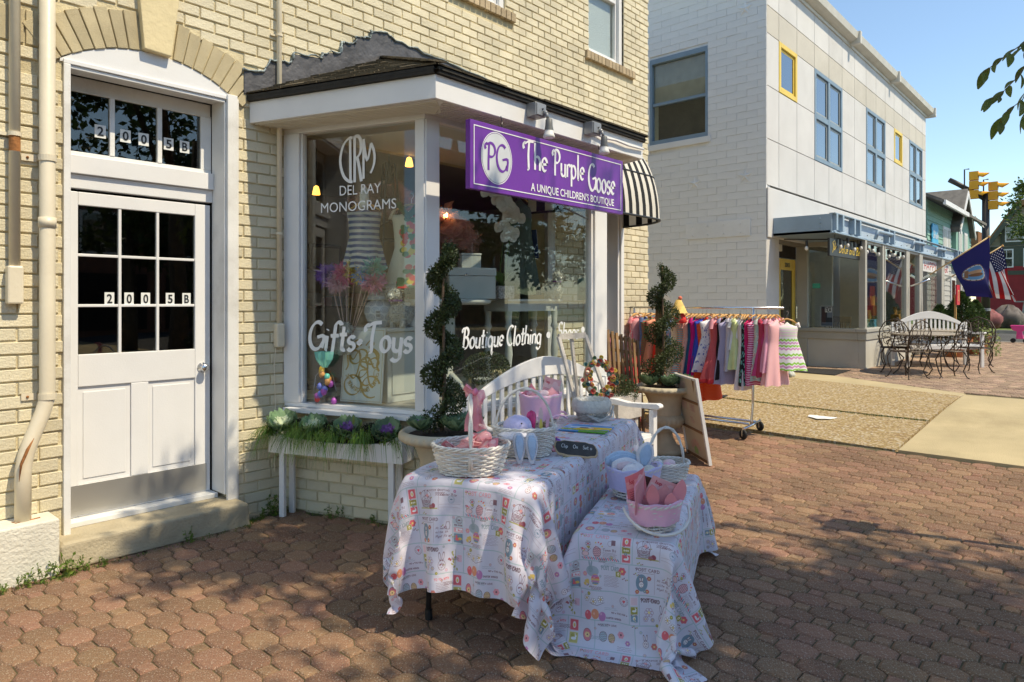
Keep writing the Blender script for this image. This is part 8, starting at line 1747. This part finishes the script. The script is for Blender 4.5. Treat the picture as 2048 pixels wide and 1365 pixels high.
# little junk at the corner under the rack
for i,(x,y,s_,c_,lb_) in enumerate(((11.6,4.4,.10,(.12,.16,.06),'mossy green bottle lying by the white building corner'),(11.75,4.55,.08,(.4,.05,.04),'red can beside the mossy bottle at the corner'),(11.9,4.25,.07,(.5,.5,.46),'white lump beside the mossy bottle at the corner'))):
    o=O('litter',noisy_blob(s_*1.3,s_*.8,s_*.8,14,.15,i),M('litter_%d'%i,c_,.7),None,smooth=True,label=lb_,cat='litter'); o.location=(x,y,g3+s_*.6)
# ---------------------------------------------------------------- wrought iron garden furniture
m_iron=M('bronze_wrought_iron',(.055,.035,.022),.5,.25,14,.2,60,metal=.3)
def scroll(c_,r,a0,turn,u,v,k=14):
    pts=[]
    for i in range(k+1): t_=i/k; a=a0+turn*t_; q=r*(1-.72*t_); pts.append(Vector(c_)+Vector(u)*q*math.cos(a)+Vector(v)*q*math.sin(a))
    return pts
def iron_chair(loc,rz,label,first=None):
    t=T('iron_chair',loc,label,'chair','wrought iron chairs outside the cafe',world=False,rz=rz)
    w=.24; X3=(1,0,0); Y3=(0,1,0); Zv=(0,0,1)
    mb=MB(); mb.tube([(w*math.cos(a),w*math.sin(a),.45) for a in [i*.3142 for i in range(20)]],.009,5,closed=True)
    for k in range(7): q=-.9+.3*k; h_=w*math.sqrt(max(0,1-q*q)); mb.tube([(q*w,-h_,.45),(q*w,h_,.45)],.004,4); mb.tube([(-h_,q*w,.45),(h_,q*w,.45)],.004,4)
    O('seat',mb,m_iron,t)
    for sx in (-1,1):
        for sy in (-1,1): O('leg',MB().tube([(sx*.17,sy*.17,.45),(sx*.21,sy*.21,.36),(sx*.20,sy*.20,.24),(sx*.16,sy*.17,.12),(sx*.20,sy*.21,.02),(sx*.23,sy*.235,.0)],.010,6),m_iron,t,smooth=True)
    # back: rounded frame at y=+.2, leaning
    B=lambda x,z:(x,.20+.18*(z-.45),z)
    mb=MB(); mb.tube([B(-.20,.45),B(-.24,.60),B(-.23,.78),B(-.15,.92),B(0,.98),B(.15,.92),B(.23,.78),B(.24,.60),B(.20,.45)],.010,6)
    O('back_frame',mb,m_iron,t,smooth=True); mb=MB(); v_=(0,.18,1)
    for sx in (-1,1):
        for (x,z,r,a0,tn) in ((.10,.60,.085,-1.5,6.5),(.11,.78,.085,1.6,-6.5),(.055,.70,.05,0,5),(.05,.88,.06,3.1,5.5),(.16,.68,.05,2,-5.5),(.06,.53,.05,1.2,5)): mb.tube(scroll(B(sx*x,z),r,a0 if sx>0 else math.pi-a0,tn*sx,(1,0,0),v_),.006,4)
    mb.tube([B(0,.46),B(0,.95)],.006,4); O('back_scrolls',mb,m_iron,t,smooth=True); mb=MB()
    for sx in (-1,1):
        mb.tube([B(sx*.235,.64),(sx*.27,.10,.67),(sx*.28,-.08,.66),(sx*.27,-.17,.61),(sx*.26,-.15,.56)],.010,6); mb.tube([(sx*.27,-.12,.64),(sx*.24,-.17,.55),(sx*.2,-.16,.45)],.008,5); mb.tube(scroll((sx*.255,.0,.555),.085,0,6,(0,1,0),(0,0,1)),.006,4)
    O('arms',mb,m_iron,t,smooth=True); return t
c0=iron_chair((14.05,3.15,g3),R(100),'scrolled wrought iron chair at the left end of the near table, by the low wall')
for loc,rz,lb_ in (((13.62,2.25,g3),R(215),'scrolled wrought iron chair nearest the camera in front of the near table'),((14.9,2.05,g3),R(250),'wrought iron chair at the right side of the near table'),((16.6,2.2,g3),R(-80),'wrought iron chair seen side on at the far right by the clay pot'),((15.3,3.1,g3),R(30),'wrought iron chair between the white bench and the near table'),((13.1,2.75,g3),R(150),'wrought iron chair in front of the near table at its left')): dup(c0,None,loc,rz,lb_)
def iron_table(loc,r,label):
    t=T('iron_table',loc,label,'table','oval iron tables outside the cafe',world=False)
    O('tabletop',MB().lathe([(.001,.72),(r,.72),(r+.01,.715),(r+.01,.70),(r,.695)],(0,0,0),36,1.25,.85),M('weathered_table_top',(.30,.25,.19),.6,.15,5,.1,40) if 'weathered_table_top' not in bpy.data.materials else bpy.data.materials['weathered_table_top'],t,smooth=False)
    mb=MB()
    for k in range(28): a=k*.2244; mb.tube(scroll((r*1.22*math.cos(a),r*.83*math.sin(a),.665),.03,0,5.5,(-math.sin(a),math.cos(a),0),(0,0,1),8),.005,4)
    O('apron_scrolls',mb,m_iron,t)
    for sx in (-1,1):
        for sy in (-1,1): O('leg',MB().tube([(sx*r*.9,sy*r*.55,.70),(sx*r*.98,sy*r*.62,.5),(sx*r*.6,sy*r*.4,.28),(sx*r*.75,sy*r*.5,.08),(sx*r*.95,sy*r*.6,.0)],.012,6),m_iron,t,smooth=True)
    return t
iron_table((14.25,2.72,g3),.62,'nearer oval iron patio table with scroll apron'); iron_table((16.3,2.95,g3),.6,'farther oval iron patio table in front of the white bench')
bench((15.45,3.50,g3),1.5,'arched back white bench between the iron tables and the storefront',group='white slatted benches',hb=1.10,depth=.5,rz=R(-46))
# ---------------------------------------------------------------- flags
def flagthing(brk,tip,label,tex,w,h,shape,bl):
    t=T('flag',brk,label,'flag','flags on angled poles along the storefront')
    b=Vector(brk);p=Vector(tip); O('pole',MB().tube([b,p],.016,8),M('flag_pole',(.62,.42,.20),.4) if 'flag_pole' not in bpy.data.materials else bpy.data.materials['flag_pole'],t,smooth=True); O('finial',MB().ball(p,.03,8),m_hang,t); O('bracket',MB().beam(b-Vector((0,-.06,.02)),b+(p-b).normalized()*.14,.05,.05),m_chrome,t)
    mb=MB(); a=b.lerp(p,bl); N_=26
    def fn(u,v):   # u along hoist (0 top at the tip), v along the fly, hanging down
        s_=p.lerp(a,u); fall=shape(u); d=Vector((.10*math.sin(v*5+u*2)*v+.05*v,.16*math.sin(u*9+v*2.2)*v*.8-.12*v,0))
        q=s_+d; side=(a-p).normalized(); q+= -Vector((0,0,1))*h*v*fall[0] + side*fall[1]*v; return q
    mb.grid(fn,N_,N_); mb.uv=[(j_/N_,1-i/N_) for j_ in range(N_+1) for i in range(N_+1)]
    O('cloth',mb,tex,t,smooth=True); return t
c=CV(200,140,(.10,.10,.36)); c.ell(100,70,34,34,(.80,.80,.78)); c.ell(100,70,28,28,(.35,.55,.70)); c.ell(96,70,8,20,(.70,.55,.42)); c.ell(108,72,7,18,(.45,.30,.20)); c.rect(84,44,118,54,(.55,.40,.28)); c.ell(100,70,34,34,(.55,.35,.30),1,2.5)
for k in range(16): a=k*.3927; c.ell(100+31*math.cos(a),70+31*math.sin(a),1.6,1.6,(.2,.3,.2))
mva=IM('blue_seal_flag_cloth',c.a,.7,.05,repeat=False,trans=.25)
c=CV(260,137,(.80,.80,.80))
for k in range(13):
    if k%2==0: c.rect(0,137-(k+1)*10.54,260,137-k*10.54,(.62,.04,.08))
c.rect(0,137-7*10.54,104,137,(.07,.09,.27))
for r_ in range(9):
    for q_ in range(6 if r_%2==0 else 5): c.ell(9+q_*17.3+(8.6 if r_%2 else 0),137-(r_+.9)*7.4,2.6,2.6,(.85,.85,.86))
mus=IM('stars_and_stripes_cloth',c.a,.7,.05,repeat=False,trans=.25)
flagthing((19.3,3.68,2.17),(19.45,2.38,3.12),'dark blue state flag with a round seal on an angled pole',mva,1,1.45,lambda u:(1-.40*u,-.10*u),.42)
flagthing((22.1,3.68,2.2),(22.2,2.42,3.08),'stars and stripes flag hanging from the farther angled pole',mus,1,1.65,lambda u:(1-.35*u,-.25-.1*u),.50)
O('flag_pole_stub',MB().tube([(17.85,3.68,1.95),(17.9,3.3,2.1)],.02,8),m_chrome,None,label='empty chrome flag bracket on the storefront post',cat='bracket',smooth=True)
# red square sign on a stake, arborvitae, pots
t=T('stake_sign',(18.6,2.95,g3),'red square sign with a white mark on a wooden stake','sign'); O('stake',MB().bx(18.57,18.63,2.90,2.94,g3,1.75),m_hang,t); O('red_panel',MB().bx(18.42,18.78,2.86,2.89,1.52,1.98),M('red_panel',(.62,.02,.04),.5),t); O('mark',MB().bx(18.53,18.56,2.853,2.859,1.60,1.86).bx(18.64,18.67,2.853,2.859,1.60,1.86).bx(18.5601,18.6399,2.853,2.859,1.83,1.86),M('gold_mark',(.7,.5,.25),.5),t)
m_arb=M('arborvitae',(.055,.10,.025),.7,.3,5,0,trans=.25,rnd=.45,huer=.02)
def conifer(loc,r,h,n,label,seed):
    random.seed(seed); t=T('arborvitae',loc,label,'shrub','potted evergreen shrubs by the cafe',world=False); pts=[]
    for i in range(n):
        z=random.random()**1.2; rr=r*math.sin(math.pi*min(1,(z*.86+.14)))**.7*(1.05-.55*z)*random.uniform(.6,1.08); a=random.uniform(0,6.283); pts.append((Vector((rr*math.cos(a)*(1+.15*math.sin(a*5)),rr*math.sin(a),h*z)),Vector((math.cos(a),math.sin(a),.9)).normalized()))
    O('foliage',leafcloud(pts,.075,.45,.7),m_arb,t); O('trunk',MB().cyl((0,0,-.1),(0,0,h*.6),.02,6),m_bark,t)
conifer((19.6,2.95,.75),.42,1.05,5200,'tall rounded evergreen shrub behind the red stake sign',1); conifer((20.6,2.8,.75),.28,.85,2600,'shorter evergreen shrub under the blue flag',2); conifer((18.4,3.2,.6),.30,.9,2400,'dark evergreen shrub left of the red stake sign',3)
m_terra=M('terracotta',(.48,.17,.07),.8,.1,6,.15,60,dirt=.15)
def pot(loc,r,h,label):
    t=T('clay_pot',loc,label,'plant pot','terracotta pots by the cafe',world=False); O('pot_body',MB().lathe([(r*.62,0),(r*.9,h*.82),(r,h*.83),(r*1.03,h),(r*.9,h),(r*.85,h*.85),(.001,h*.84)],(0,0,0),28),m_terra,t,smooth=False); return t
pot((20.3,2.78,g3),.36,.5,'large terracotta pot at the right of the evergreens'); pot((18.9,2.95,g3),.32,.42,'terracotta pot hidden behind the iron chairs')
random.seed(8); t=T('trailing_plant',(20.0,2.6,g3+.45),'variegated trailing plant spilling from the clay pot','plant',world=False); pts=[]
for i in range(900):
    q=random.random(); a=random.choice([2.6,3.3,4.0,.4])+random.gauss(0,.2); pts.append((Vector((.36*math.cos(a)*min(1,q*2)+random.gauss(0,.05),.30*math.sin(a)*min(1,q*2)-.1,.12-max(0,q-.35)*.85+random.gauss(0,.04))),Vector((math.cos(a),math.sin(a),-.3))))
O('foliage',leafcloud(pts,.06,.6),M('variegated_leaf',(.35,.42,.16),.6,.3,9,0,trans=.3,rnd=.4),t); O('stems',MB().tube([(0,0,0),(-.2,-.1,.1),(-.3,-.2,-.3)],.008,5),m_weed,t)
# ---------------------------------------------------------------- green house next door
m_green=M('mint_siding',(.22,.40,.32),.75,.06,3,.1,60,rnd=.04); m_grayr=M('grey_roof_shingle',(.17,.155,.135),.9,.2,6,.4,60); m_wtrim=m_white; m_greysd=M('pale_grey_siding',(.42,.40,.36),.8,.05,3,.1,60,rnd=.04)
gh=T('green_house',(26.5,4.9,g3),'mint green clapboard house with a grey gabled roof','house')
O('wall',MB().bx(26.3,35,4.95,12,.3,5.0),m_greysd,gh)
for k in range(12): O('clapboard',MB().prism([(0,0),(-.035,0),(-.012,.17),(0,.17)],(26.3,4.95,3.0+k*.17),(0,1,0),(0,0,1),(8.7,0,0)),m_green,gh)
for k in range(12): O('clapboard',MB().prism([(0,0),(-.035,0),(-.012,.17),(0,.17)],(26.3,4.95,3.0+k*.17),(1,0,0),(0,0,1),(0,7.0,0)),m_green,gh)
for k in range(14): O('clapboard',MB().prism([(0,0),(-.03,0),(-.012,.18),(0,.18)],(26.3,4.95,.35+k*.185),(0,1,0),(0,0,1),(8.7,0,0)),m_greysd,gh)
# front gable of the upper storey facing the street with windows
mb=MB(); mb.prism([(0,0),(3.0,0),(3.0,.1),(1.5,1.35),(0,.1)],(30.6,4.78,4.4),(1,0,0),(0,0,1),(0,.6,0)); mb.bx(30.6,33.6,4.78,4.95,2.9,4.399); O('gable_wall',mb,m_green,gh)
O('gable_roof',MB().prism([(-.25,-.22),(1.5,1.42),(3.25,-.22),(3.25,-.02),(1.5,1.62),(-.25,-.02)],(30.6,4.62,4.45),(1,0,0),(0,0,1),(0,6,0)),m_grayr,gh); O('barge_board',MB().prism([(-.27,-.30),(1.5,1.34),(3.27,-.30),(3.27,-.12),(1.5,1.53),(-.27,-.12)],(30.6,4.58,4.45),(1,0,0),(0,0,1),(0,.035,0)),m_white,gh)
O('roof',MB().add([(26.0,4.4,4.95),(35.3,4.4,4.95),(35.3,8.5,7.0),(26.0,8.5,7.0),(26.0,4.4,4.85),(35.3,4.4,4.85),(35.3,8.5,6.9),(26.0,8.5,6.9)],[(0,1,2,3),(7,6,5,4),(0,4,5,1),(3,2,6,7),(0,3,7,4),(1,5,6,2)]),m_grayr,gh); O('gutter',MB().bx(26.0,30.5,4.34,4.42,4.78,4.93),m_white,gh)
for x in (28.9,29.6,31.0,32.2): w=O('window',MB().bx(x,x+.7,4.74 if x>30.6 else 4.90,4.777 if x>30.6 else 4.94,3.15,4.35),m_white,gh); O('pane',MB().bx(x+.1,x+.6,(4.732 if x>30.6 else 4.892),(4.738 if x>30.6 else 4.898),3.25,4.25),m_grayw,w)
for x in (27.6,30.3,33.0): w=O('window',MB().bx(x,x+.8,4.88,4.92,1.0,2.5),m_white,gh); O('pane',MB().bx(x+.08,x+.72,4.872,4.878,1.08,2.42),m_darkglass,w)
t=T('blue_plaque',(27.0,4.8,3.9),'bright blue scalloped plaque with white script on the mint siding','sign'); O('plaque',MB().prism([((.55+.03*math.cos(12*a))*math.cos(a)*abs(1/max(abs(math.cos(a)),abs(math.sin(a))))*.9,(.42+.03*math.cos(12*a))*math.sin(a)*abs(1/max(abs(math.cos(a)),abs(math.sin(a))))*.95) for a in [i*.10472 for i in range(60)]],(27.25,4.86,3.86),(1,0,0),(0,0,1),(0,.03,0)),M('plaque_blue',(.05,.42,.68),.5),t)
mb=MB(); pen(mb,'Del alite',(26.85,4.85,3.78),(1,0,0),(0,0,1),.25,.85,.14,.2,.03,.003,.5); O('plaque_script',mb,m_white,t)
O('satellite_dish',MB().lathe([(.001,0),(.2,.03),(.32,.10)],(34.2,4.6,4.9),20,rot=Matrix.Rotation(R(60),3,'X')),m_grayw,None,smooth=True,label='grey satellite dish on the mint house roof edge',cat='satellite dish')
# ---------------------------------------------------------------- tan house with red shopfront across the side street
m_tan=M('tan_siding',(.40,.37,.28),.8,.06,3,.1,60,rnd=.04); m_brr=M('brown_roof',(.30,.15,.07),.9,.2,5,.3,40); m_dgt=M('dark_green_trim',(.07,.08,.055),.6); m_rdw=M('red_shop_wall',(.30,.015,.02),.6,.1,3,.1,40)
th=T('tan_house',(55,4,.35),'tan clapboard house with brown roof and a dark red shopfront','house')
FX=54.5
O('wall',MB().bx(FX+.05,FX+9,-8,7.4,.3,4.0).bx(FX-.1,FX+.04,-8,7.2,.35,3.9),m_rdw,th)
mb=MB(); mb.prism([(7.4,4.0),(5.0,7.7),(-1.5,7.7),(-4,4.0)],(FX+.05,0,0),(0,1,0),(0,0,1),(8,0,0)); O('upper_wall',mb,m_tan,th)
for k in range(18):
    z=4.0+k*.2; y1=7.4-(z-4)*2.4/3.7; O('clapboard',MB().prism([(0,0),(-.05,0),(-.015,.19),(0,.19)],(FX+.05,-4,z),(1,0,0),(0,0,1),(0,y1+4,0)),m_tan,th)
O('roof',MB().prism([(7.75,3.6),(7.95,3.75),(5.15,8.05),(1.8,8.9),(-1.5,8.05),(-4.5,3.7),(-4.2,3.6),(-1.4,7.7),(1.8,8.5),(4.95,7.75)],(FX-.5,0,0),(0,1,0),(0,0,1),(9.5,0,0)),m_brr,th); O('verge_board',MB().prism([(7.65,3.55),(7.85,3.7),(5.1,7.9),(5.0,7.6)],(FX-.55,0,0),(0,1,0),(0,0,1),(.06,0,0)),m_dgt,th)
O('side_roof',MB().bx(FX+1,FX+9,7.4,14,3.5,6.4),m_brr,th); O('vent_pipe',MB().cyl((FX+4,8.2,6.4),(FX+4,8.2,7.7),.13,10),m_gbox,th)
for y,z,s_ in ((5.3,5.6,1.0),(5.85,3.95,1.05),(4.35,3.95,1.05)):
    w=O('window',MB().bx(FX-.08,FX+.0,y-.75,y+.75,z-.35,z+1.25),m_dgt,th); O('sash',MB().bx(FX-.12,FX-.085,y-.5,y+.5,z-.12,z+1.08),m_white,w)
    for a in (z-.04,z+.52): O('pane',MB().bx(FX-.13,FX-.122,y-.42,y+.42,a,a+.48),m_darkglass,w)
    for k in (-.14,.14): O('glazing_bar',MB().bx(FX-.14,FX-.131,y+k-.015,y+k+.015,z+.52,z+1.0),m_white,w)
O('belt_trim',MB().bx(FX-.14,FX+.04,-8,7.3,3.35,3.62),m_dgt,th)
t=T('grey_table',(51,3.6,.4),'tall grey trestle table in front of the red shopfront','table'); O('tabletop',MB().bx(50.6,51.4,2.2,4.9,1.58,1.66),m_gbox,t)
for y in (2.7,3.3,4.1,4.6): O('leg',MB().cyl((51,y,.39),(51,y-.12,1.58),.06,6),m_gbox,t)
# toys and things outside by the pole
t=T('pink_ride_on',(30.5,2.4,.28),'bright pink plastic ride on toy at the kerb','toy'); O('body',MB().prism([(-.25,.55),(.25,.55),(.2,.40),(.08,.36),(.10,.12),(-.10,.12),(-.06,.36),(-.2,.42)],(26.5,2.45,.31),(0,1,0),(0,0,1),(.12,0,0)),M('hot_pink_plastic',(.80,.06,.28),.4),t,bev=.02)
for y in (2.3,2.62): O('wheel',MB().cyl((26.45,y,.38),(26.62,y,.38),.07,12),m_rub,t)
random.seed(6)
for i,(x,y,s_,c_,lb_) in enumerate(((37.5,4.6,.5,(.25,.08,.08),'dark red clutter beyond the traffic pole'),(38.5,4.0,.6,(.12,.10,.09),'black bundled furniture on the far verge'),(38.0,5.2,.55,(.3,.28,.25),'grey boxes stacked on the far verge'))): 
    o=O('yard_goods',noisy_blob(s_,s_,s_*.9,20,.22,i,5),M('yard_%d'%i,c_,.8,.4,4),None,smooth=True,label=lb_,cat='goods'); o.location=(x,y,.4+s_*.7)
# ---------------------------------------------------------------- traffic light
m_sig=M('signal_yellow',(.85,.38,.01),.45,.06,4,.03,60); m_pole=M('dark_bronze_pole',(.035,.028,.02),.5,.1,4,.05,60)
tp=T('traffic_light',(36.2,4.55,.39),'dark traffic light pole with two yellow signal heads','traffic light')
O('pole',MB().tube([(36.2,4.55,.39),(36.2,4.55,6.4)],[.17,.14],14),m_pole,tp,smooth=True); O('mast_arm',MB().tube([(36.2,4.55,6.1),(36.1,5.6,6.9),(36.1,5.9,7.1)],.11,10),m_pole,tp,smooth=True)
for y,x,z0 in ((4.95,35.85,6.12),(4.28,36.1,5.62)):
    hd=O('signal_head',MB(),m_sig,tp); mb=MB()
    for k in range(3):
        z=z0+.41*k; mb.bx(x,x+.25,y-.17,y+.17,z+.02,z+.39)
        vs=[];n=12
        for i in range(n+1):
            a=math.pi*i/n
            for q in (0,1): vs.append((x+.04+ .0*q,y-.17-.38*q*(1 if True else 0)+0, z+.2) if False else (x+.12+.14*math.cos(a),y-.17-.40*q*(.35+.65*math.sin(a)),z+.19+.15*math.sin(a)-.06*q))
        mb.add(vs,[(2*i,2*i+2,2*i+3,2*i+1) for i in range(n)])
    me=mb.mesh('signal_head',[m_sig]); hd.data=me; md=hd.modifiers.new('th','SOLIDIFY'); md.thickness=.015
    for k in range(3): O('lens',MB().cyl((x+.12,y-.171,z0+.2+.41*k),(x+.12,y-.18,z0+.2+.41*k),.12,14),M('dark_lens',(.03,.03,.03),.3,0,1,0) if 'dark_lens' not in bpy.data.materials else bpy.data.materials['dark_lens'],hd)
    O('mount_bracket',MB().tube([(x+.1,y+.17,z0-.05),(x+.1,y+.35,z0-.05),(x+.1,y+.35,z0+1.35),(x+.1,y+.17,z0+1.35)],.03,6),m_pole,tp)
for k in range(2): O('signal_collar',MB().lathe([(.19,0),(.19,.12)],(36.2,4.55,1.2+2.4*k),14),m_gbox,tp)
# ---------------------------------------------------------------- trees
m_leafT=M('street_tree_leaf',(.085,.13,.025),.5,.25,3,0,trans=.35,rnd=.4,huer=.015); m_leafD=M('dark_tree_leaf',(.045,.075,.018),.55,.3,2,0,trans=.3,rnd=.45,huer=.02); m_tbark=M('tree_bark',(.11,.085,.06),.95,.3,8,1,30,bd=.01)
def tree(loc,h,crown,n,leaf,label,seed,mat=m_leafT,trunk=.18,clumps=34,group=None,trunkh=None):
    """crown: list of ellipsoids (dx,dy,z,rx,ry,rz)"""
    random.seed(seed); t=T('street_tree',loc,label,'tree',group,world=False); th_=trunkh or h*.45
    O('trunk',MB().tube([(0,0,0),(.05,.03,th_*.4),(-.03,.05,th_*.8),(0,0,th_)],[trunk*1.25,trunk,trunk*.85,trunk*.7],12),m_tbark,t,smooth=True)
    pts=[];mb=MB()
    for ci,(dx,dy,z,rx,ry,rz) in enumerate(crown):
        mb.tube([(0,0,th_*.9),(dx*.4,dy*.4,th_+(z-th_)*.4),(dx*.9,dy*.9,z)],[trunk*.5,trunk*.3,trunk*.1],7)
        for k in range(clumps):
            d=Vector((random.gauss(0,1),random.gauss(0,1),random.gauss(0,1))).normalized()*random.uniform(.25,1)**.6; c_=Vector((dx+d.x*rx,dy+d.y*ry,z+d.z*rz)); cr=random.uniform(.13,.30)*max(rx,ry)
            if k%3==0: mb.tube([(dx*.6,dy*.6,z-rz*.3),c_],[trunk*.12,trunk*.04],4)
            for i in range(n//(len(crown)*clumps)):
                o=Vector((random.gauss(0,1),random.gauss(0,1),random.gauss(0,.7))); pts.append((c_+o*cr*.5,(o.normalized()+Vector((0,0,-.3))).normalized()))
    O('limbs',mb,m_tbark,t,smooth=True); O('crown',leafcloud(pts,leaf,.55),mat,t); return t
# street tree whose crown shades the tables, reaching in at the top right of the view
tr1=tree((5.4,-3.4,-.02),9,[(-1.0,1.2,6.4,1.5,1.6,1.2),(-1.1,2.0,5.6,1.2,1.2,.9),(-.4,-.3,6.8,1.9,1.7,1.3),(-1.3,.1,6.2,1.3,1.2,1.1),(-1.95,3.75,6.0,.8,.8,.7)],23000,.125,'street tree at the kerb whose crown shades the tables',3,trunk=.16,clumps=30,group='street trees',trunkh=3.6)
tree((6.3,-4.6,-.02),10,[(-.6,3.0,8.9,1.5,1.0,.6)],420,.10,'thin topped street tree throwing dapples on the purple sign',9,trunk=.12,clumps=26,group='street trees',trunkh=5)
# hanging twigs with pinnate leaves
m_bigleaf=M('pinnate_leaf',(.13,.17,.03),.45,.2,9,.1,60,trans=.45,rnd=.25,huer=.01)
def px3(u,v,d): a=(u-1024)/1365; F=(math.cos(TH),math.sin(TH)); return Vector(((F[0]+F[1]*a)*d,(F[1]-F[0]*a)*d,1.58+(605-v)/1365*d))
tw=T('hanging_branch',px3(2085,60,3.3),'leafy twig hanging into the top right corner of the sky','branch')
def leafmesh(L,w):
    mb=MB(); n=6; vs=[]
    for i in range(n+1):
        t=i/n; ww=w*max(math.sin(math.pi*(t*.92+.04)),.05)**.8*(1.15-.3*t); vs+= [(L*t,-ww,.006*math.sin(t*3)+ww*.35),(L*t,0,.006*math.sin(t*3)),(L*t,ww,.006*math.sin(t*3)+ww*.35)]
    mb.add(vs,[(3*i,3*i+1,3*i+4,3*i+3) for i in range(n)]+[(3*i+1,3*i+2,3*i+5,3*i+4) for i in range(n)]); return mb.mesh('leaf',m_bigleaf,True)
lms=[leafmesh(.085,.017),leafmesh(.10,.021),leafmesh(.07,.018)]; random.seed(19)
for path,n in (([(2085,60,3.3),(2040,92,3.25),(2000,120,3.2),(1962,150,3.2)],9),([(2090,90,3.35),(2060,120,3.3),(2030,160,3.25),(2000,190,3.2),(1975,200,3.2)],11),([(2095,110,3.3),(2062,160,3.25),(2045,200,3.2),(2012,225,3.2),(1998,250,3.2)],9),([(2100,100,3.25),(2075,150,3.2),(2060,200,3.2),(2050,240,3.2)],9),([(2085,60,3.3),(2070,85,3.3),(2045,95,3.35)],5)):
    P=[px3(*p) for p in path]; O('twig',MB().tube(P,[.0035-.0006*i for i in range(len(P))],5),m_bark,tw,smooth=True)
    for i in range(n):
        t=(i+.6)/n*(len(P)-1); k=min(int(t),len(P)-2); p=P[k].lerp(P[k+1],t-k); d=(P[k+1]-P[k]).normalized(); s=1 if i%2 else -1
        o=link('leaf',lms[i%3],tw); v=(d*.5+Vector((0,0,-1))*random.uniform(.4,1.1)+d.cross(Vector((0,0,1)))*s*random.uniform(.2,.7)+Vector((0,0,.2 if s>0 else 0))).normalized(); o.location=p-tw.location; o.rotation_euler=(v.to_track_quat('X','Z')@Euler((random.uniform(-1.2,1.2),0,0)).to_quaternion()).to_euler(); o.scale=(random.uniform(.7,1.1),)*3
# sign post at the kerb (out of view at the right, its shadow crosses the pavers)
t=T('parking_sign',(5.62,-.14,0),'slim steel sign post at the kerb right of the pavers','sign'); O('post',MB().cyl((5.62,-.14,-.05),(5.62,-.14,2.7),.028,8),m_gbox,t); O('plate',MB().bx(5.47,5.77,-.175,-.17,2.2,2.65),m_white,t)
# far right tree and others across the street (they stand in the window reflections)
tree((48.0,3.55,.4),9,[(0,0,6.0,1.7,1.7,3.0),(.3,-1.5,4.5,1.8,1.6,2.2)],5200,.22,'tree at the right edge in front of the tan house',21,mat=m_leafT,trunk=.15,clumps=26,group='street trees',trunkh=2.4)
tree((62,12,.4),10,[(0,0,6,3,3,2.5)],2600,.35,'distant tree between the mint house and the tan house',22,mat=m_leafD,trunk=.2,clumps=22,group='street trees')
for i,(x,y,lb_) in enumerate(((-6,-13,'broad tree across the street at the left'),(1,-14.5,'tree across the street opposite the white door'),(8,-13.5,'tree across the street opposite the shop window'),(15,-14,'tree across the street opposite the white building'),(24,-13.5,'tree across the street near the crossing'))):
    tree((x,y,0),8,[(0,0,5.6,3.2,2.4,2.8),(1.5,.5,4.0,2.2,1.8,1.8)],3600,.32,lb_,30+i,mat=m_leafD,trunk=.2,clumps=26,group='street trees')
m_opp=M('opposite_brick',(.22,.10,.07),.9,.15,2,.3,30)
t=T('opposite_building',(5,-22,0),'brick row of shops across the street','building'); O('wall',MB().bx(-25,32,-30,-22,0,6.5),m_opp,t)
for i in range(14): w=O('window',MB().bx(-23+4*i,-21+4*i,-21.99,-21.95,3.6,5.4),m_white,t); O('pane',MB().bx(-22.9+4*i,-21.1+4*i,-21.949,-21.945,3.7,5.3),m_darkglass,w); O('shopfront',MB().bx(-23.6+4*i,-20.4+4*i,-21.99,-21.95,.4,2.8),m_dark,t)
sheet('opposite_sidewalk',[-60,0,26],[-24,-16,-11],lambda x,y:.02 if 0 else gz(x)-.03,m_slab)
